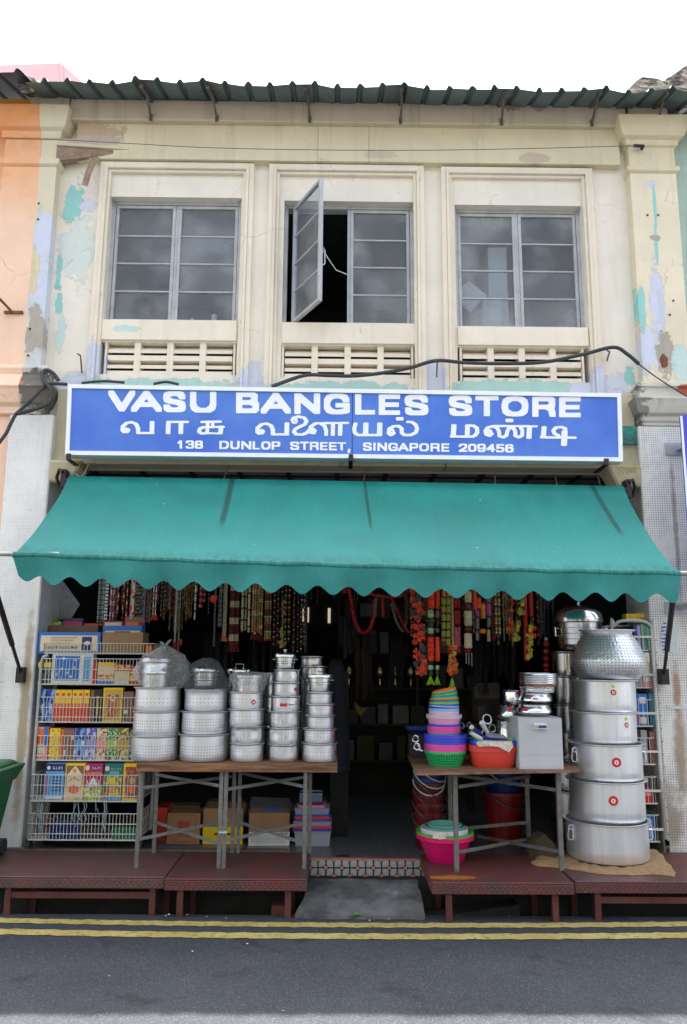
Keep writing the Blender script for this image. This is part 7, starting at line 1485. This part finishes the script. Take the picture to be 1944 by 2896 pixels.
flower_strand(1475,1700,1735,['yellow','olive'],'small yellow green leaf cluster above the dark red hank',GR_,14,14,.022); flower_strand(1462,1760,1810,['yellow','olive'],'hanging yellow green leaf cluster left of the dark red hank',GR_,14,16,.022); flower_strand(1497,1770,1862,['yellow','olive','yellow'],'long yellow leaf garland right of the dark red hank',GR_,12,26,.022)
roll(1482,[(1640,1870,'red',.9)],'long dark red chenille hank in the right bunch',8.5,Y=GY+.03); roll(1500,[(1650,1745,'red',.9)],'shorter dark red chenille hank beside the long one',8,Y=GY+.03)
flower_strand(1506,1775,1800,['red','orange'],'red flower pair beside the yellow leaf garland',GR_,14,8,.022)
for i,xs in enumerate((1528,1540,1552,1564)): garland(xs,1805-i*4,[('navy',.02,1),('black',.01,.8)],'dark navy bead strand near the steel steamer',GR_,.012,1,seed=i)
roll(1545,[(1802,1812,'silver',.7),(1814,1828,'red',1),(1830,1834,'green',.5),(1836,1848,'red',1),(1850,1854,'green',.5),(1856,1868,'red',1),(1870,1874,'green',.5),(1876,1888,'red',1),(1890,1900,'red',.8)],'short chain of red pompoms above the copper bottomed pot',9)
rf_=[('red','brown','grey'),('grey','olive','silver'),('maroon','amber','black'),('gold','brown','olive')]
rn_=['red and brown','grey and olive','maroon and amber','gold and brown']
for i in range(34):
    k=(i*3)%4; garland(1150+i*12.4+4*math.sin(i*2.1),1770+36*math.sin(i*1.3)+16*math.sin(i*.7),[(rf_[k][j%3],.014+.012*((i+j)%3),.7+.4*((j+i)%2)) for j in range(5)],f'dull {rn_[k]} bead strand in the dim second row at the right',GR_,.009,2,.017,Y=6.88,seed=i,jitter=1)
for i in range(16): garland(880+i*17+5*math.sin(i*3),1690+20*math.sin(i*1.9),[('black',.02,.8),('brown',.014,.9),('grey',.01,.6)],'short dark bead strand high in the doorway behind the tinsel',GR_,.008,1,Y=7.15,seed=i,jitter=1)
# rod that carries the garlands
b=MB(); b.tube([(-2.5,GY,Zc(972,1560,GY)),(2.65,GY,Zc(972,1560,GY))],.012,8); b.tube([(-2.5,7.0,Zc(972,1590,7.0)),(2.65,7.0,Zc(972,1590,7.0))],.010,8); b.build('hanging_rods', m_steeldark, SH)
# ================================================================== dim shop interior
dk=lambda n,*c: M('dim_'+n, [q*.3 for q in srgb(*c)], .8, 0, .2, 9)  # scales colours down, putting indoor shade into them
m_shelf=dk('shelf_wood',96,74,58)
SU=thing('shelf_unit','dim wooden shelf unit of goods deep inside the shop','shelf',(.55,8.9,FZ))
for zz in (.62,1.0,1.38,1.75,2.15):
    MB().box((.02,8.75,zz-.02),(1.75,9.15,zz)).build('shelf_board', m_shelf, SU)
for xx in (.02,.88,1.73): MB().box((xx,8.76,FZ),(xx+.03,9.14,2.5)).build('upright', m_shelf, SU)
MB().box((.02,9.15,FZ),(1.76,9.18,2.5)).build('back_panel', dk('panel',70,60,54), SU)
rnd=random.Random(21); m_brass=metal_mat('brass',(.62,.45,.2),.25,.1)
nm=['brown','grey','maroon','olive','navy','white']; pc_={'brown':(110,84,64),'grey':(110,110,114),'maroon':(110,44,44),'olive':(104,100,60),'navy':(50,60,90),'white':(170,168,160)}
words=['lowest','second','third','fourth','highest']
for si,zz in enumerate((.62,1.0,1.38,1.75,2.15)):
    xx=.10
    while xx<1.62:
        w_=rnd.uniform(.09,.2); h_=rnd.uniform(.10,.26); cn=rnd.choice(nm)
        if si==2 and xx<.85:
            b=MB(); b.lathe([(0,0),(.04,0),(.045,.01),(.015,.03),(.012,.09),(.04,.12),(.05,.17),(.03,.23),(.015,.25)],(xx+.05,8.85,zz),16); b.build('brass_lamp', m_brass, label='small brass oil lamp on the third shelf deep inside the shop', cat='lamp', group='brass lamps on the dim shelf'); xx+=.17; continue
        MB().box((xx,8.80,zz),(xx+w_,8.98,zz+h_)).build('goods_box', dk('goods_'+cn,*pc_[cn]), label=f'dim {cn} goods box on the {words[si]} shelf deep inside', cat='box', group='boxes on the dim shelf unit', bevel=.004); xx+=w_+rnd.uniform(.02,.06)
# drinks cabinet
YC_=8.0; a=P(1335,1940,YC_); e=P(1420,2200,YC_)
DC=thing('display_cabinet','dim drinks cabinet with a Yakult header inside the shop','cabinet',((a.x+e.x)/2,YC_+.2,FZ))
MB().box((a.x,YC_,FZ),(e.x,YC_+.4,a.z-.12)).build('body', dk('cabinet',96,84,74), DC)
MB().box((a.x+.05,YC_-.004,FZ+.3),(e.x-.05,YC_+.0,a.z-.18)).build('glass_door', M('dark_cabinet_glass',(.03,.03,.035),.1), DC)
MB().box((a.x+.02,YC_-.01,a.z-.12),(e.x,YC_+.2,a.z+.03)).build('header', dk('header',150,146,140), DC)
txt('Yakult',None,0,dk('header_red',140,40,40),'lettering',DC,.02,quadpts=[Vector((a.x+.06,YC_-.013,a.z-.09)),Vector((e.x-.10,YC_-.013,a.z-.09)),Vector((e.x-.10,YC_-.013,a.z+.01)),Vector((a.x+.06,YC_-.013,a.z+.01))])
# hanging bundles
def bundle(x0,x1,y0,y1,Y,mat_,lab_,seed):
    rnd=random.Random(seed); b=MB()
    for i in range(14):
        xx=rnd.uniform(x0,x1); w_=rnd.uniform(.02,.06); t0=P(xx,y0,Y+rnd.uniform(-.05,.05)); e0=P(xx+rnd.uniform(-6,6),y1-rnd.uniform(0,(y1-y0)*.4),Y+rnd.uniform(-.05,.05)); b.tube([t0,t0.lerp(e0,.5)+Vector((rnd.uniform(-.02,.02),0,0)),e0],[w_*.2,w_*.6,w_*.35],7)
    return b.build('hanging_bundle', mat_, label=lab_, cat='bundle')
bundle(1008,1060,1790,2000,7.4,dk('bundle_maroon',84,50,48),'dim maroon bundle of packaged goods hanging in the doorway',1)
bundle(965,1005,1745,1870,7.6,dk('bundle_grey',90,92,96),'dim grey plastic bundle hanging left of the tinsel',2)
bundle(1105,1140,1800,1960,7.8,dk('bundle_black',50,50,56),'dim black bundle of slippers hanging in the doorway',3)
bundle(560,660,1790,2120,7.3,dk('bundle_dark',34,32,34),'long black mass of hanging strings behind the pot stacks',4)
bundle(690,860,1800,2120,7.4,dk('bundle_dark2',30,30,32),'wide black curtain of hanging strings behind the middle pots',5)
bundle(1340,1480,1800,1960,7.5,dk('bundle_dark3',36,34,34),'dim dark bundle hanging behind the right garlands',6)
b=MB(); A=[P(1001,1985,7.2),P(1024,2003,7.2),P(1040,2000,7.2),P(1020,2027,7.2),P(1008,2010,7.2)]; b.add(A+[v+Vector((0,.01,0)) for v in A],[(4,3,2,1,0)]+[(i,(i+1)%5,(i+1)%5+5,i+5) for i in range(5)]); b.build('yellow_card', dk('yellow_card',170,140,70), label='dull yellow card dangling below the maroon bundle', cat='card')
# cloth-draped stack in the doorway
b=MB(); rows=[]; n=24
for v_,(xa_,xb_,y_) in enumerate(((940,966,1866),(930,972,1880),(928,982,1920),(926,986,1990),(925,988,2060),(926,990,2120),(925,992,2182))):
    a=P(xa_,y_,6.95); e=P(xb_,y_,6.95); c_=(a+e)/2; R=(e.x-a.x)/2
    rows.append([(c_.x+R*math.cos(2*math.pi*k/n)*(1+.05*math.sin(5*k)),7.05+.16*math.sin(2*math.pi*k/n)*(1 if v_ else .4),c_.z) for k in range(n)])
b.add([v for r in rows for v in r],[(i*n+k,i*n+(k+1)%n,(i+1)*n+(k+1)%n,(i+1)*n+k) for i in range(len(rows)-1) for k in range(n)]+[tuple(range(n))],True); zc0=rows[-1][0][2]
b.build('draped_cloth', M('navy_black_cloth', srgb(30,33,40), .9, 0, .15, 9), label='dark navy cloth draped over tall goods beside the right end pots', cat='cloth')
MB().box((X(935,2182,7.05),6.98,FZ),(X(985,2182,7.05),7.15,Zc(950,1900,7.0))).build('goods_stand', dk('stand',40,38,38), label='black stand hidden under the navy cloth', cat='stand')
# narrow bright openings at the rear
m_slit=emis('daylit_rear_opening',(1,.86,.68),.13)
for (x_,y0,y1,w_) in ((857,1722,1758,3),(871,1718,1760,3),(928,1720,1762,7),(991,1714,1756,2),(1077,1718,1736,2)):
    a=P(x_,y0,11.49); e=P(x_+w_,y1,11.49); MB().box((a.x,11.47,e.z),(e.x,11.499,a.z)).build('rear_window', m_slit, SH)
# leaning board by the left pillar
b=MB(); A=[P(172,1640,6.9),P(182,1648,6.9),P(226,1709,6.9),P(200,1752,6.9),P(166,1752,6.9)]; b.add(A+[v+Vector((0,.015,0)) for v in A],[(4,3,2,1,0)]+[(i,(i+1)%5,(i+1)%5+5,i+5) for i in range(5)]); b.build('notice_board', M('grey_notice_board', srgb(150,150,152), .7, 0, .15, 14), label='tilted grey notice board hanging inside the left pillar', cat='board')
# ================================================================== the row across the street (out of view, added for metalware reflections and bounced light)
for i,(xa_,xb_,hh,col) in enumerate(((-13,-6.2,7.6,(196,186,168)),(-6.1,-.6,8.2,(206,196,150)),(-.5,5.0,7.4,(170,190,196)),(5.1,12,8.0,(210,180,160)))):
    nm_=['greyish','straw yellow','pale blue','salmon'][i]
    T=thing('shophouse',f'{nm_} shophouse added out of view across the street for reflections and bounced light','building',((xa_+xb_)/2,-5.5,0))
    m_=wall_mat(nm_.replace(' ','_')+'_far_wall',srgb(*col),[],.3)
    b=MB(); zf=3.3; b.box((xa_,-6.2,zf),(xb_,-5.6,hh)); w_=(xb_-xa_); b.box((xa_,-6.0,0),(xa_+.5,-5.6,zf)); b.box((xb_-.5,-6.0,0),(xb_,-5.6,zf)); b.build('wall',m_,T)
    MB().box((xa_,-9,0),(xb_,-8.8,zf)).build('shopfront',dk('far_shopfront',120,110,100),T)
    MB().box((xa_-.1,-9,hh),(xb_+.1,-5.1,hh+.12)).build('roof',m_roofsheet,T)
    for k in range(3):
        cx_=xa_+w_*(k+.5)/3; wd=MB().box((cx_-.6,-5.64,4.6),(cx_+.6,-5.598,6.2)).build('window',m_frame,T)
        for s_ in (-1,1): MB().box((cx_+s_*.29-.25,-5.597,4.68),(cx_+s_*.29+.25,-5.59,6.12)).build('pane',m_blackglass,wd)
MB().box((-30,-9,-.9),(30,-5.2,.15)).build('far_pavement',m_conc,kind='structure')
